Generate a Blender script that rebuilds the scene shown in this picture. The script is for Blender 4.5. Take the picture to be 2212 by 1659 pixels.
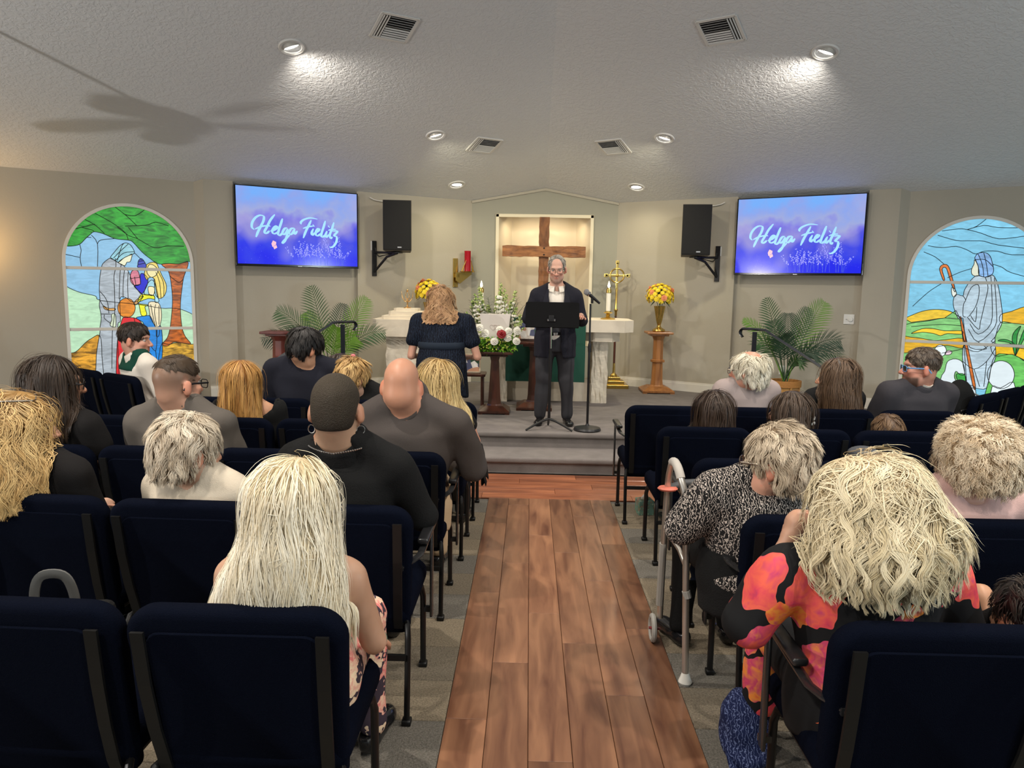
import bpy, bmesh, math, random
import numpy as np
from mathutils import Vector, Matrix
from mathutils.geometry import delaunay_2d_cdt
random.seed(7); RNG = np.random.default_rng(11)
for o in list(bpy.data.objects): bpy.data.objects.remove(o)
C = bpy.context.scene.collection
S = bpy.context.scene
PI = math.pi
R = math.radians

# ------------------------------------------------------------ camera, world, lights, exposure
cam_data = bpy.data.cameras.new('camera'); cam = bpy.data.objects.new('camera', cam_data); C.objects.link(cam)
cam_data.sensor_fit = 'HORIZONTAL'; cam_data.sensor_width = 36.0
cam_data.lens = 1600.0 / 2212.0 * 36.0
cam_data.clip_start = 0.05; cam_data.clip_end = 100
def camera_matrix(yaw=0.022, pitch=R(7.6), roll=R(0.95), pos=(0, 0, 1.70)):
    f0 = Vector((-math.sin(yaw), math.cos(yaw), 0)); r0 = Vector((math.cos(yaw), math.sin(yaw), 0)); u0 = Vector((0, 0, 1))
    f = f0*math.cos(pitch) - u0*math.sin(pitch); u = u0*math.cos(pitch) + f0*math.sin(pitch)
    r = r0*math.cos(roll) + u*math.sin(roll); up = u*math.cos(roll) - r0*math.sin(roll)
    return Matrix(((r.x, up.x, -f.x, pos[0]), (r.y, up.y, -f.y, pos[1]), (r.z, up.z, -f.z, pos[2]), (0, 0, 0, 1)))
cam.matrix_world = camera_matrix()
S.camera = cam
S.view_settings.view_transform = 'Standard'; S.view_settings.look = 'None'
S.view_settings.gamma = 1.0; S.view_settings.use_curve_mapping = False
S.view_settings.exposure = 0.0
world = bpy.data.worlds.new('world'); S.world = world; world.use_nodes = True
world.node_tree.nodes['Background'].inputs[0].default_value = (0.8, 0.85, 0.9, 1)
world.node_tree.nodes['Background'].inputs[1].default_value = 0.15

def lamp(name, kind, loc, energy, color=(1, .86, .68), rot=None, size=0.1, spot=None, blend=.6, target=None, size_y=None):
    d = bpy.data.lights.new(name, kind); d.energy = energy; d.color = color
    if kind == 'AREA':
        d.size = size
        if size_y: d.shape = 'RECTANGLE'; d.size_y = size_y
    else: d.shadow_soft_size = size
    if kind == 'SPOT': d.spot_size = R(spot); d.spot_blend = blend
    o = bpy.data.objects.new(name, d); C.objects.link(o); o.location = loc
    if target is not None:
        o.rotation_euler = (Vector(target)-Vector(loc)).to_track_quat('-Z', 'Y').to_euler()
    elif rot: o.rotation_euler = rot
    return o
XC = 0.19; HW = 1.03; YW = 10.67; TH = R(32); CSL = 0.34; ZW = 2.87
def nrm(s): return Vector((-s*math.sin(TH), -math.cos(TH), 0))       # room-ward normal of the slanted front walls (s=-1 left, +1 right)
def tan_(s): return Vector((s*math.cos(TH), -math.sin(TH), 0))       # along the wall, away from the middle
def wp(s, t, z, off=0.0):                                            # point on a slanted front wall
    return Vector((XC+s*HW, YW, 0)) + tan_(s)*t + nrm(s)*off + Vector((0, 0, z))
def ceil_z(x, y):
    z = 9
    for s in (-1, 1):
        z = min(z, ZW + CSL*((Vector((x, y, 0))-Vector((XC+s*HW, YW, 0))).dot(nrm(s)))) if (x-XC)*s >= 0 else z
    return min(z, 4.3)
# (x offset from the middle, y, watts, aim offset x, aim y, colour)
DOWN = [(2.33, 6.81, 140, 1.1, 8.4, (1, .90, .78)), (1.30, 8.73, 82, .3, 9.6, (1, .90, .62)), (1.19, 10.08, 13, 1.10, 9.9, (1, .88, .58)),
        (1.5, 5.3, 230, 1.2, 6.3, (1, .91, .80)), (1.9, 3.2, 300, 1.7, 3.6, (1, .92, .82)), (2.0, 1.3, 250, 1.5, 2.0, (1, .92, .82)), (1.8, -.9, 260, 1.0, 2.4, (1, .93, .84)), (4.3, 4.7, 190, 3.9, 5.6, (1, .91, .80)), (4.6, 2.2, 130, 4.2, 3.0, (1, .91, .80))]  # pairs after the first three are unseen, added to light seats and backs
for i, (dx, y, w, ax, ay, col) in enumerate(DOWN):
    for s in (-1, 1):
        x = XC+s*dx; z = ceil_z(x, y)
        lamp('downlight_and_fill', 'SPOT', (x, y, z-(.085 if i < 3 else .04)), w, col, size=.05, spot=155 if i < 3 else 105, blend=.9, target=(XC+s*ax, ay, 0.3))
for s in (-1, 1):                                                     # lamp glow washing the plaster beside each fitting
    for (dx, y, w, _, _, col) in DOWN[:3]:
        pass
lamp('alcove_lamp', 'AREA', (XC, 10.78, 2.60), 5.5, (1, .80, .52), size=.9, size_y=.08, target=(XC, 11.05, 1.9))
# left sconce and fan-shadow lamp sit outside the frame; the rest is added fill
lamp('sconce_glow', 'POINT', wp(-1, 5.85, 2.05, .22), 14, (1, .60, .22), size=.06)
for (ux, uy, uz, uw, uc) in ((-6.3, .9, 1.75, 500, (1, .965, .93)), (6.7, .9, 1.75, 350, (.76, .91, 1.0)), (-4.5, -3.7, 1.9, 120, (.76, .90, 1)), (4.9, -3.7, 1.9, 230, (.74, .90, 1))):
    lamp('uplight_and_fill', 'SPOT', (ux, uy, uz), uw, uc, size=.05, spot=165, blend=.25, target=(ux*.55, uy+4.0, 5.4))  # first throws the fan shadow; other three added to brighten the ceiling
lamp('rear_fill_light', 'AREA', (XC, -3.8, 2.2), 12, (.86, .93, 1.0), size=7, size_y=2.6, rot=(R(90), 0, 0))  # unseen area light added as soft fill from the rear, no window there

# ------------------------------------------------------------ helpers
def tag(o, label=None, cat=None, group=None, kind=None):
    if label: o['label'] = label
    if cat: o['category'] = cat
    if group: o['group'] = group
    if kind: o['kind'] = kind
    return o
def empty(name, loc=(0, 0, 0), rz=0, label=None, cat=None, group=None):
    o = bpy.data.objects.new(name, None); C.objects.link(o); o.location = loc; o.rotation_euler = (0, 0, rz)
    o.empty_display_size = .05
    return tag(o, label, cat, group)
def srgb(r, g, b):
    f = lambda c: (c/255/12.92) if c/255 <= .04045 else ((c/255+.055)/1.055)**2.4
    return (f(r), f(g), f(b))
class MB:
    def __init__(s): s.v = []; s.f = []; s.c = []; s.n = 0; s.col = None
    def add(s, vs, fs, col=None):
        b = s.n; vs = [tuple(v) for v in vs]; s.v += vs; s.n += len(vs)
        s.f += [tuple(i+b for i in f) for f in fs]
        s.c += [col or s.col or (1, 1, 1)]*len(vs)
        return s
    def box(s, c, size, M=None, bev=0, seg=2, col=None):
        bm = bmesh.new(); bmesh.ops.create_cube(bm, size=1)
        for v in bm.verts: v.co = Vector((v.co.x*size[0], v.co.y*size[1], v.co.z*size[2]))
        if bev: bmesh.ops.bevel(bm, geom=list(bm.edges), offset=bev, segments=seg, affect='EDGES', profile=.5)
        M = M or Matrix.Identity(3); c = Vector(c)
        bm.verts.index_update(); vs = [c + M @ v.co for v in bm.verts]; fs = [[v.index for v in f.verts] for f in bm.faces]; bm.free()
        return s.add(vs, fs, col)
    def hexa(s, bot, top, col=None):                                  # two quads, bottom and top, same winding
        return s.add(list(bot)+list(top), [(3, 2, 1, 0), (4, 5, 6, 7)]+[(i, (i+1) % 4, (i+1) % 4+4, i+4) for i in range(4)], col)
    def tube(s, path, r, n=8, cap=True, squash=None, col=None, up=(0, 0, 1), closed=False):
        P = [Vector(p) for p in path]; m = len(P); rr = r if hasattr(r, '__len__') else [r]*m
        vs = []; prev = None
        for i, p in enumerate(P):
            if closed: d = P[(i+1) % m]-P[i-1]
            else: d = P[min(i+1, m-1)]-P[max(i-1, 0)]
            d = d.normalized() if d.length > 1e-9 else Vector((0, 0, 1))
            a = prev if prev is not None else Vector(up)
            a = a - d*a.dot(d)
            if a.length < 1e-4:
                a = Vector((1, 0, 0)); a = a - d*a.dot(d)
                if a.length < 1e-3: a = Vector((0, 1, 0)); a = a-d*a.dot(d)
            a.normalize(); b = d.cross(a); prev = a
            k = squash or (1, 1)
            for j in range(n):
                w = 2*PI*j/n
                vs.append(p + a*(math.cos(w)*rr[i]*k[0]) + b*(math.sin(w)*rr[i]*k[1]))
        fs = []
        for i in range(m if closed else m-1):
            for j in range(n):
                i2 = (i+1) % m
                fs.append((i*n+j, i*n+(j+1) % n, i2*n+(j+1) % n, i2*n+j))
        if cap and not closed: fs += [tuple(range(n))[::-1], tuple((m-1)*n+j for j in range(n))]
        return s.add(vs, fs, col)
    def lathe(s, prof, c=(0, 0, 0), n=24, M=None, sx=1, sy=1, col=None):
        vs = []; M = M or Matrix.Identity(3); c = Vector(c)
        for (r, z) in prof:
            for j in range(n):
                w = 2*PI*j/n; vs.append(c + M @ Vector((r*sx*math.cos(w), r*sy*math.sin(w), z)))
        m = len(prof); fs = [(i*n+j, i*n+(j+1) % n, (i+1)*n+(j+1) % n, (i+1)*n+j) for i in range(m-1) for j in range(n)]
        fs += [tuple(range(n))[::-1], tuple((m-1)*n+j for j in range(n))]
        return s.add(vs, fs, col)
    def ell(s, c, r, n=12, m=8, M=None, col=None):
        prof = [(max(1e-4, math.sin(PI*i/m)), -math.cos(PI*i/m)) for i in range(m+1)]
        M2 = (M or Matrix.Identity(3)) @ Matrix.Diagonal(Vector(r))
        return s.lathe(prof, c, n, M2, col=col)
    def prism(s, poly, o, ax, ay, az, depth, col=None):               # polygon in (ax, ay), extruded along az
        o, ax, ay, az = Vector(o), Vector(ax), Vector(ay), Vector(az); n = len(poly)
        vs = [o+ax*p[0]+ay*p[1] for p in poly] + [o+ax*p[0]+ay*p[1]+az*depth for p in poly]
        fs = [tuple(range(n))[::-1], tuple(range(n, 2*n))]+[(i, (i+1) % n, (i+1) % n+n, i+n) for i in range(n)]
        return s.add(vs, fs, col)
    def quad(s, a, b, c, d, col=None): return s.add([a, b, c, d], [(0, 1, 2, 3)], col)
    def mesh(s, name, colors=False):
        me = bpy.data.meshes.new(name); me.from_pydata(s.v, [], s.f)
        if colors:
            at = me.color_attributes.new('Col', 'FLOAT_COLOR', 'POINT')
            at.data.foreach_set('color', np.concatenate([np.array(s.c, np.float32), np.ones((len(s.c), 1), np.float32)], 1).ravel())
        return me
    def build(s, name, mat, parent=None, smooth=False, loc=None, colors=False, fix=True):
        me = s.mesh(name, colors)
        if fix:
            bm = bmesh.new(); bm.from_mesh(me); bmesh.ops.recalc_face_normals(bm, faces=bm.faces); bm.to_mesh(me); bm.free()
        return link(name, me, mat, parent, smooth, loc)
def link(name, me, mat, parent=None, smooth=False, loc=None):
    if mat and not me.materials: me.materials.append(mat)
    o = bpy.data.objects.new(name, me); C.objects.link(o)
    if parent: o.parent = parent
    if loc is not None: o.location = loc
    if smooth:
        me.polygons.foreach_set('use_smooth', np.ones(len(me.polygons), bool))
        if smooth != 'all': me.set_sharp_from_angle(angle=R(40))
    return o
def copy_tree(o, parent=None):
    c = o.copy(); C.objects.link(c)
    if parent: c.parent = parent
    for ch in list(o.children): copy_tree(ch, c)
    return c
def arc(c, r, a0, a1, n, ax=(1, 0, 0), ay=(0, 0, 1)):
    c, ax, ay = Vector(c), Vector(ax), Vector(ay)
    return [c+ax*(r*math.cos(a0+(a1-a0)*i/n))+ay*(r*math.sin(a0+(a1-a0)*i/n)) for i in range(n+1)]
def rrect(w, h, r, n=5, cx=0, cy=0):
    pts = []
    for (sx, sy, a) in ((1, 1, 0), (-1, 1, 90), (-1, -1, 180), (1, -1, 270)):
        for i in range(n+1):
            w_ = R(a+90*i/n); pts.append((cx+sx*(w/2-r)+r*math.cos(w_), cy+sy*(h/2-r)+r*math.sin(w_)))
    return pts
# ------------------------------------------------------------ materials
MATS = {}
def nt(m): return m.node_tree.nodes, m.node_tree.links
def mat(name, col=(.5, .5, .5), rough=.6, metal=0, spec=.5, bump=None, var=None, emit=None, sheen=0, coat=0, attr=False, alpha=None, trans=0, ior=1.45, sss=0):
    """col linear rgb; bump=(scale,strength,detail); var=(scale,amount)"""
    if name in MATS: return MATS[name]
    m = bpy.data.materials.new(name); m.use_nodes = True; N, L = nt(m); b = N['Principled BSDF']
    b.inputs['Base Color'].default_value = (*col, 1); b.inputs['Roughness'].default_value = rough; b.inputs['Metallic'].default_value = metal
    b.inputs['Specular IOR Level'].default_value = spec; b.inputs['IOR'].default_value = ior
    if sheen: b.inputs['Sheen Weight'].default_value = sheen; b.inputs['Sheen Roughness'].default_value = .5
    if coat: b.inputs['Coat Weight'].default_value = coat; b.inputs['Coat Roughness'].default_value = .1
    if trans: b.inputs['Transmission Weight'].default_value = trans
    if sss: b.inputs['Subsurface Weight'].default_value = sss; b.inputs['Subsurface Radius'].default_value = (.012, .005, .003)
    src = None
    if attr:
        a = N.new('ShaderNodeVertexColor'); a.layer_name = 'Col'; src = a.outputs[0]
    tc = None
    if var or bump: tc = N.new('ShaderNodeTexCoord')
    if var:
        nz = N.new('ShaderNodeTexNoise'); nz.inputs['Scale'].default_value = var[0]; nz.inputs['Detail'].default_value = 4
        L.new(tc.outputs['Object'], nz.inputs['Vector'])
        mr = N.new('ShaderNodeMapRange'); mr.inputs[1].default_value = .3; mr.inputs[2].default_value = .7
        mr.inputs[3].default_value = 1-var[1]; mr.inputs[4].default_value = 1+var[1]; L.new(nz.outputs[0], mr.inputs[0])
        mx = N.new('ShaderNodeVectorMath'); mx.operation = 'SCALE'; L.new(mr.outputs[0], mx.inputs['Scale'])
        if src: L.new(src, mx.inputs[0])
        else: mx.inputs[0].default_value = col
        src = mx.outputs[0]
    if src: L.new(src, b.inputs['Base Color'])
    if bump:
        nz = N.new('ShaderNodeTexNoise'); nz.inputs['Scale'].default_value = bump[0]; nz.inputs['Detail'].default_value = bump[2] if len(bump) > 2 else 3
        L.new(tc.outputs['Object'], nz.inputs['Vector'])
        bp = N.new('ShaderNodeBump'); bp.inputs['Strength'].default_value = bump[1]; bp.inputs['Distance'].default_value = .01
        L.new(nz.outputs[0], bp.inputs['Height']); L.new(bp.outputs[0], b.inputs['Normal'])
    if emit: b.inputs['Emission Color'].default_value = (*emit[0], 1); b.inputs['Emission Strength'].default_value = emit[1]
    if alpha is not None: b.inputs['Alpha'].default_value = alpha
    MATS[name] = m; return m
def ramp(N, stops, interp='LINEAR'):
    r = N.new('ShaderNodeValToRGB'); r.color_ramp.interpolation = interp; e = r.color_ramp.elements
    while len(e) < len(stops): e.new(.5)
    for x, (p, c) in zip(e, stops): x.position = p; x.color = (*c, 1)
    return r
def wood(name, c1, c2, scale=(1, 14, 14), rough=.4, bump=.15, coat=0, nscale=2.5):
    if name in MATS: return MATS[name]
    m = bpy.data.materials.new(name); m.use_nodes = True; N, L = nt(m); b = N['Principled BSDF']
    tc = N.new('ShaderNodeTexCoord'); oi = N.new('ShaderNodeObjectInfo'); mp = N.new('ShaderNodeMapping'); mp.inputs['Scale'].default_value = scale
    ad = N.new('ShaderNodeVectorMath'); ad.operation = 'ADD'
    sc = N.new('ShaderNodeVectorMath'); sc.operation = 'SCALE'; sc.inputs[0].default_value = (31, 17, 23); L.new(oi.outputs['Random'], sc.inputs['Scale'])
    L.new(tc.outputs['Object'], ad.inputs[0]); L.new(sc.outputs[0], ad.inputs[1]); L.new(ad.outputs[0], mp.inputs[0])
    nz = N.new('ShaderNodeTexNoise'); nz.inputs['Scale'].default_value = nscale; nz.inputs['Detail'].default_value = 8; nz.inputs['Distortion'].default_value = .6
    L.new(mp.outputs[0], nz.inputs['Vector'])
    r = ramp(N, [(.25, c1), (.72, c2)]); L.new(nz.outputs[0], r.inputs[0])
    hs = N.new('ShaderNodeHueSaturation'); mr = N.new('ShaderNodeMapRange'); mr.inputs[3].default_value = .72; mr.inputs[4].default_value = 1.2
    L.new(oi.outputs['Random'], mr.inputs[0]); L.new(mr.outputs[0], hs.inputs['Value']); L.new(r.outputs[0], hs.inputs['Color'])
    L.new(hs.outputs[0], b.inputs['Base Color']); b.inputs['Roughness'].default_value = rough
    if coat: b.inputs['Coat Weight'].default_value = coat; b.inputs['Coat Roughness'].default_value = .15
    bp = N.new('ShaderNodeBump'); bp.inputs['Strength'].default_value = bump; bp.inputs['Distance'].default_value = .005
    L.new(nz.outputs[0], bp.inputs['Height']); L.new(bp.outputs[0], b.inputs['Normal'])
    MATS[name] = m; return m
def emis(name, col, strength=1.0):
    if name in MATS: return MATS[name]
    m = bpy.data.materials.new(name); m.use_nodes = True; N, L = nt(m); b = N['Principled BSDF']
    b.inputs['Base Color'].default_value = (*[c*.1 for c in col], 1); b.inputs['Emission Color'].default_value = (*col, 1); b.inputs['Emission Strength'].default_value = strength
    b.inputs['Roughness'].default_value = .25
    MATS[name] = m; return m

# ------------------------------------------------------------ room shell
M_wall = mat('wall_paint', (.415, .38, .31), .75, bump=(60, .08), spec=.3)
M_wall2 = mat('alcove_wall_paint', (.32, .31, .255), .75, bump=(60, .08), spec=.3)
M_cream = mat('recess_paint', (.62, .56, .44), .7)
M_ceil = mat('ceiling_plaster', (.72, .735, .745), .8, spec=.25)
if True:                                                                # knock-down plaster relief
    N, L = nt(M_ceil); b = N['Principled BSDF']; tc = N.new('ShaderNodeTexCoord')
    vz = N.new('ShaderNodeTexNoise'); vz.inputs['Scale'].default_value = 26; vz.inputs['Detail'].default_value = 2; vz.inputs['Distortion'].default_value = .8
    L.new(tc.outputs['Object'], vz.inputs['Vector']); rp = ramp(N, [(.42, (0, 0, 0)), (.58, (1, 1, 1))]); L.new(vz.outputs[0], rp.inputs[0])
    bp = N.new('ShaderNodeBump'); bp.inputs['Strength'].default_value = .30; bp.inputs['Distance'].default_value = .010
    L.new(rp.outputs[0], bp.inputs['Height']); L.new(bp.outputs[0], b.inputs['Normal'])
M_trim = mat('white_trim', (.72, .69, .62), .45)
M_carpet_stage = mat('stage_carpet', (.215, .195, .185), .95, bump=(260, .6), var=(7, .10), spec=.1)
PROF = [(0, 0), (1.68, 0), (1.68, -.08), (3.21, -.08), (3.21, 0), (3.54, 0), (3.63, -.09)]
TE = 6.6; WC, WH, WS, WB = 4.335, .645, 1.875, .45                      # window: centre, half width, spring line, sill
def top(off): return ZW + CSL*off
for s, nm in ((-1, 'left'), (1, 'right')):
    mb = MB()
    for (t0, o0), (t1, o1) in zip(PROF[:-1], PROF[1:]):
        mb.quad(wp(s, t0, 0, o0), wp(s, t1, 0, o1), wp(s, t1, top(o1), o1), wp(s, t0, top(o0), o0))
    o = -.09; zt = top(o)
    def q(t0, t1, z0, z1, z0b=None): mb.quad(wp(s, t0, z0, o), wp(s, t1, z0 if z0b is None else z0b, o), wp(s, t1, z1, o), wp(s, t0, z1, o))
    q(3.63, WC-WH, 0, zt); q(WC+WH, TE, 0, zt); q(WC-WH, WC+WH, 0, WB)
    NA = 28; AR = [(WC-WH*math.cos(PI*i/NA), WS+WH*math.sin(PI*i/NA)) for i in range(NA+1)]
    for (a, za), (b_, zb) in zip(AR[:-1], AR[1:]): q(a, b_, za, zt, zb)
    rim = [(WC-WH, WB)] + AR + [(WC+WH, WB)]
    for i in range(len(rim)):                                           # reveal
        (a, za), (b_, zb) = rim[i], rim[(i+1) % len(rim)]
        mb.quad(wp(s, a, za, o), wp(s, b_, zb, o), wp(s, b_, zb, o-.10), wp(s, a, za, o-.10))
    w = mb.build('wall_front_'+nm, M_wall); tag(w, kind='structure')
    # side and back walls
    a = wp(s, TE, 0, -.09); x = a.x; y1 = a.y
    u = 4.3
    yk = y1
    for k in range(400):
        yk = y1-k*.02
        if ceil_z(x, yk) >= 4.299: break
    mb = MB(); mb.add([(x, y1, 0), (x, -4, 0), (x, -4, 4.3), (x, yk, 4.3), (x, y1, ceil_z(x, y1))], [(0, 1, 2, 3, 4)])
    tag(mb.build('wall_'+nm, M_wall), kind='structure')
    mb = MB(); bb = MB()
    for (t0, t1, of) in ((0.0, 1.68, 0), (1.68, 3.21, -.08), (3.21, 3.54, 0)):
        for (h0, h1, d) in ((.3, .405, .018), (.405, .43, .011)):
            mb.hexa([wp(s, t0, h0, of), wp(s, t1, h0, of), wp(s, t1, h0, of+d), wp(s, t0, h0, of+d)], [wp(s, t0, h1, of), wp(s, t1, h1, of), wp(s, t1, h1, of+d), wp(s, t0, h1, of+d)])
    tag(mb.build('baseboard_'+nm, M_trim), kind='structure')
XL = wp(-1, TE, 0, -.09).x; XR = wp(1, TE, 0, -.09).x
mb = MB(); mb.quad((XL, -4, 0), (XR, -4, 0), (XR, -4, 4.3), (XL, -4, 4.3)); tag(mb.build('wall_back', M_wall), kind='structure')
# ceiling: two planes rising from the slanted walls to a crease over the aisle, level further back
mb = MB()
D = (4.3-ZW)/CSL; yr = YW-(D-HW*math.sin(TH))/math.cos(TH)
def slope(s):
    e = -.12
    A = wp(s, -.0, 0); A0 = wp(s, -.02, 0, e); A1 = wp(s, TE+.3, 0, e)
    pts = [Vector((XC, YW+.02, ceil_z(XC, YW+.02)))]
    n = nrm(s); t = tan_(s)
    def zz(p): return ZW+CSL*((p-Vector((XC+s*HW, YW, 0))).dot(n))
    P = [Vector((XC, YW+.01, 0)), wp(s, 0, 0) + Vector((0, .01, 0)), wp(s, 0, 0, e), A1, A1+n*(D-e), Vector((XC, yr, 0))]
    return [Vector((p.x, p.y, zz(p))) for p in P]
for s in (-1, 1):
    P = slope(s); mb.add(P, [tuple(range(6))])
PL_, PR_ = slope(-1), slope(1)
mb.add([PL_[5], PL_[4], Vector((PL_[4].x, -4.1, 4.3)), Vector((PR_[4].x, -4.1, 4.3)), PR_[4]], [(0, 1, 2, 3, 4)])
tag(mb.build('ceiling', M_ceil), kind='structure')
# front wall with the cross recess
OX, OT, OB = .645, 2.65, .85
mb = MB(); y = YW; za = ceil_z(XC, YW)
mb.add([(XC-HW, y, .3), (XC-OX, y, .3), (XC-OX, y, OT), (XC-HW, y, ZW)], [(0, 1, 2, 3)])
mb.add([(XC+OX, y, .3), (XC+HW, y, .3), (XC+HW, y, ZW), (XC+OX, y, OT)], [(0, 1, 2, 3)])
mb.add([(XC-OX, y, OT), (XC+OX, y, OT), (XC+HW, y, ZW), (XC, y, za), (XC-HW, y, ZW)], [(0, 1, 2, 3, 4)])
mb.quad((XC-OX, y, .3), (XC+OX, y, .3), (XC+OX, y, OB), (XC-OX, y, OB))
tag(mb.build('wall_front', M_wall2), kind='structure')
mb = MB(); yb = 11.12; bx = .475
mb.quad((XC-bx, yb, OB), (XC+bx, yb, OB), (XC+bx, yb, OT+.12), (XC-bx, yb, OT+.12))
for s in (-1, 1): mb.quad((XC+s*OX, y, OB), (XC+s*bx, yb, OB), (XC+s*bx, yb, OT+.12), (XC+s*OX, y, OT+.12))
mb.quad((XC-OX, y, OB), (XC+OX, y, OB), (XC+bx, yb, OB), (XC-bx, yb, OB)); mb.quad((XC-OX, y, OT+.12), (XC+OX, y, OT+.12), (XC+bx, yb, OT+.12), (XC-bx, yb, OT+.12))
mb.quad((XC-OX, y+.005, OT), (XC+OX, y+.005, OT), (XC+OX, y+.005, OT+.12), (XC-OX, y+.005, OT+.12))
tag(mb.build('wall_recess', M_cream), kind='structure')
mb = MB()
for s in (-1, 1): mb.box((XC+s*(OX+.022), y-.008, (OB+OT)/2+.02), (.045, .03, OT-OB+.05), bev=.004)
mb.box((XC, y-.008, OT+.022), (2*OX+.09, .03, .045), bev=.004)
tag(mb.build('trim_1', mat('warm_trim', (.78, .70, .52), .5)), kind='structure')
mb = MB()
for s in (-1, 1):
    a, b_ = Vector((XC, y, za)), Vector((XC+s*HW, y, ZW))
    mb.hexa([b_+Vector((0, 0, -.035)), a+Vector((0, 0, -.035)), a+Vector((0, -.02, -.035)), b_+Vector((0, -.02, -.035))], [b_, a, a+Vector((0, -.02, 0)), b_+Vector((0, -.02, 0))])
tag(mb.build('trim_2', M_wall), kind='structure')
# floor: slab, carpet tiles beside the aisle, planks in the aisle and across the front
fl = MB(); fl.quad((XL, -4, -.012), (XR, -4, -.012), (XR, 8.9, -.012), (XL, 8.9, -.012))
floor = fl.build('floor', mat('floor_screed', (.11, .10, .085), .9)); tag(floor, kind='structure')
def carpet(name, c, c2):
    if name in MATS: return MATS[name]
    m = mat(name, c, .97, spec=.05, bump=(230, .8)); N, L = nt(m); tc = N.new('ShaderNodeTexCoord')
    nz = N.new('ShaderNodeTexNoise'); nz.inputs['Scale'].default_value = 120; nz.inputs['Detail'].default_value = 3
    L.new(tc.outputs['Object'], nz.inputs['Vector']); rp = ramp(N, [(.3, c2), (.7, c)]); L.new(nz.outputs[0], rp.inputs[0]); L.new(rp.outputs[0], N['Principled BSDF'].inputs['Base Color'])
    return m
CARP = [carpet('carpet_beige', (.31, .255, .18), (.17, .14, .10)), carpet('carpet_grey', (.235, .215, .185), (.125, .115, .095)), carpet('carpet_taupe', (.27, .23, .17), (.145, .12, .09))]
tm = [None]*3
for i in range(3):
    mb = MB(); mb.box((0, 0, -.005), (.597, .297, .010), bev=.002, seg=1); me = mb.mesh('carpet_tile'); me.materials.append(CARP[i]); tm[i] = me
AX0, AX1 = -.30, .675
for side in (-1, 1):
    for i in range(5):
        for j in range(16):
            x = (AX0-.3-.6*i) if side < 0 else (AX1+.3+.6*i); yy = 1.05+.3*j
            if yy+.15 > 5.79: continue
            k = [0, 1, 2, 1, 0, 2][(j*5+(i*3 % 7)+(side+1)) % 6]
            link('carpet_tile', tm[k], None, floor, loc=(x, yy, 0))
M_plank = wood('aisle_plank', srgb(82, 47, 33), srgb(146, 104, 76), scale=(10, 1.3, 1), rough=.36, bump=.03, coat=.35, nscale=1.5)
M_plank2 = wood('cross_plank', srgb(92, 46, 29), srgb(156, 96, 64), scale=(1.3, 10, 1), rough=.36, bump=.03, coat=.35, nscale=1.5)
pm = {}
def plank(lx, ly, x, y_, m):
    k = (round(lx, 3), round(ly, 3))
    if k not in pm:
        mb = MB(); mb.box((0, 0, -.005), (lx-.002, ly-.002, .010), bev=.0015, seg=1); me = mb.mesh('floor_plank'); me.materials.append(m); pm[k] = me
    link('floor_plank', pm[k], None, floor, loc=(x, y_, 0))
pw = (AX1-AX0)/6
for i in range(6):
    y0 = 1.0; off = [.5, .95, .25, 1.15, .7, .1][i]
    cuts = [1.0]+[c for c in np.arange(1.0+off, 5.7, 1.22)]+[5.79]
    for a, b_ in zip(cuts[:-1], cuts[1:]):
        if b_-a > .05: plank(pw, b_-a, AX0+pw*(i+.5), (a+b_)/2, M_plank)
for j in range(5):
    h = (6.56-5.79)/5; off = [.4, 1.0, .1, .7, 1.2][j]
    cuts = [-3.2]+[c for c in np.arange(-3.2+off, 3.5, 1.22)]+[3.6]
    for a, b_ in zip(cuts[:-1], cuts[1:]):
        if b_-a > .05: plank(b_-a, h, (a+b_)/2, 5.79+h*(j+.5), M_plank2)
# stage: one step and the platform
def platform(name, poly, z0, z1, slab=.055, over=.03, label=None):
    bm = bmesh.new(); n = len(poly)
    def layer(p, a, b_, bev):
        vs = [bm.verts.new((q[0], q[1], a)) for q in p]+[bm.verts.new((q[0], q[1], b_)) for q in p]
        bm.faces.new(vs[:n][::-1]); tf = bm.faces.new(vs[n:])
        for i in range(n): bm.faces.new((vs[i], vs[(i+1) % n], vs[(i+1) % n+n], vs[i+n]))
        if bev:
            es = [e for e in tf.edges]+[e for e in bm.edges if abs(e.verts[0].co.z-a) < 1e-6 and abs(e.verts[1].co.z-a) < 1e-6 and e.verts[0] in vs]
            bmesh.ops.bevel(bm, geom=es, offset=bev, segments=4, affect='EDGES', profile=.5)
    inner = [((q[0]-XC)*.996+XC, q[1]+(over if q[1] < 8.2 else 0)) for q in poly]
    layer(poly, z1-slab, z1, .02)
    layer(inner, z0, z1-slab, 0)
    bmesh.ops.recalc_face_normals(bm, faces=bm.faces)
    me = bpy.data.meshes.new(name); bm.to_mesh(me); bm.free()
    o = link(name, me, M_carpet_stage, smooth=True); tag(o, kind='structure'); return o
platform('stage_step', [(-1.43, 6.57), (1.81, 6.57), (4.87, 8.34), (1.22, 10.60), (-.84, 10.60), (-4.49, 8.34)], 0, .15)
platform('stage_platform', [(-1.32, 7.0), (1.70, 7.0), (4.47, 8.60), (1.22, 10.67), (-.84, 10.67), (-4.09, 8.60)], .15, .30)

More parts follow.
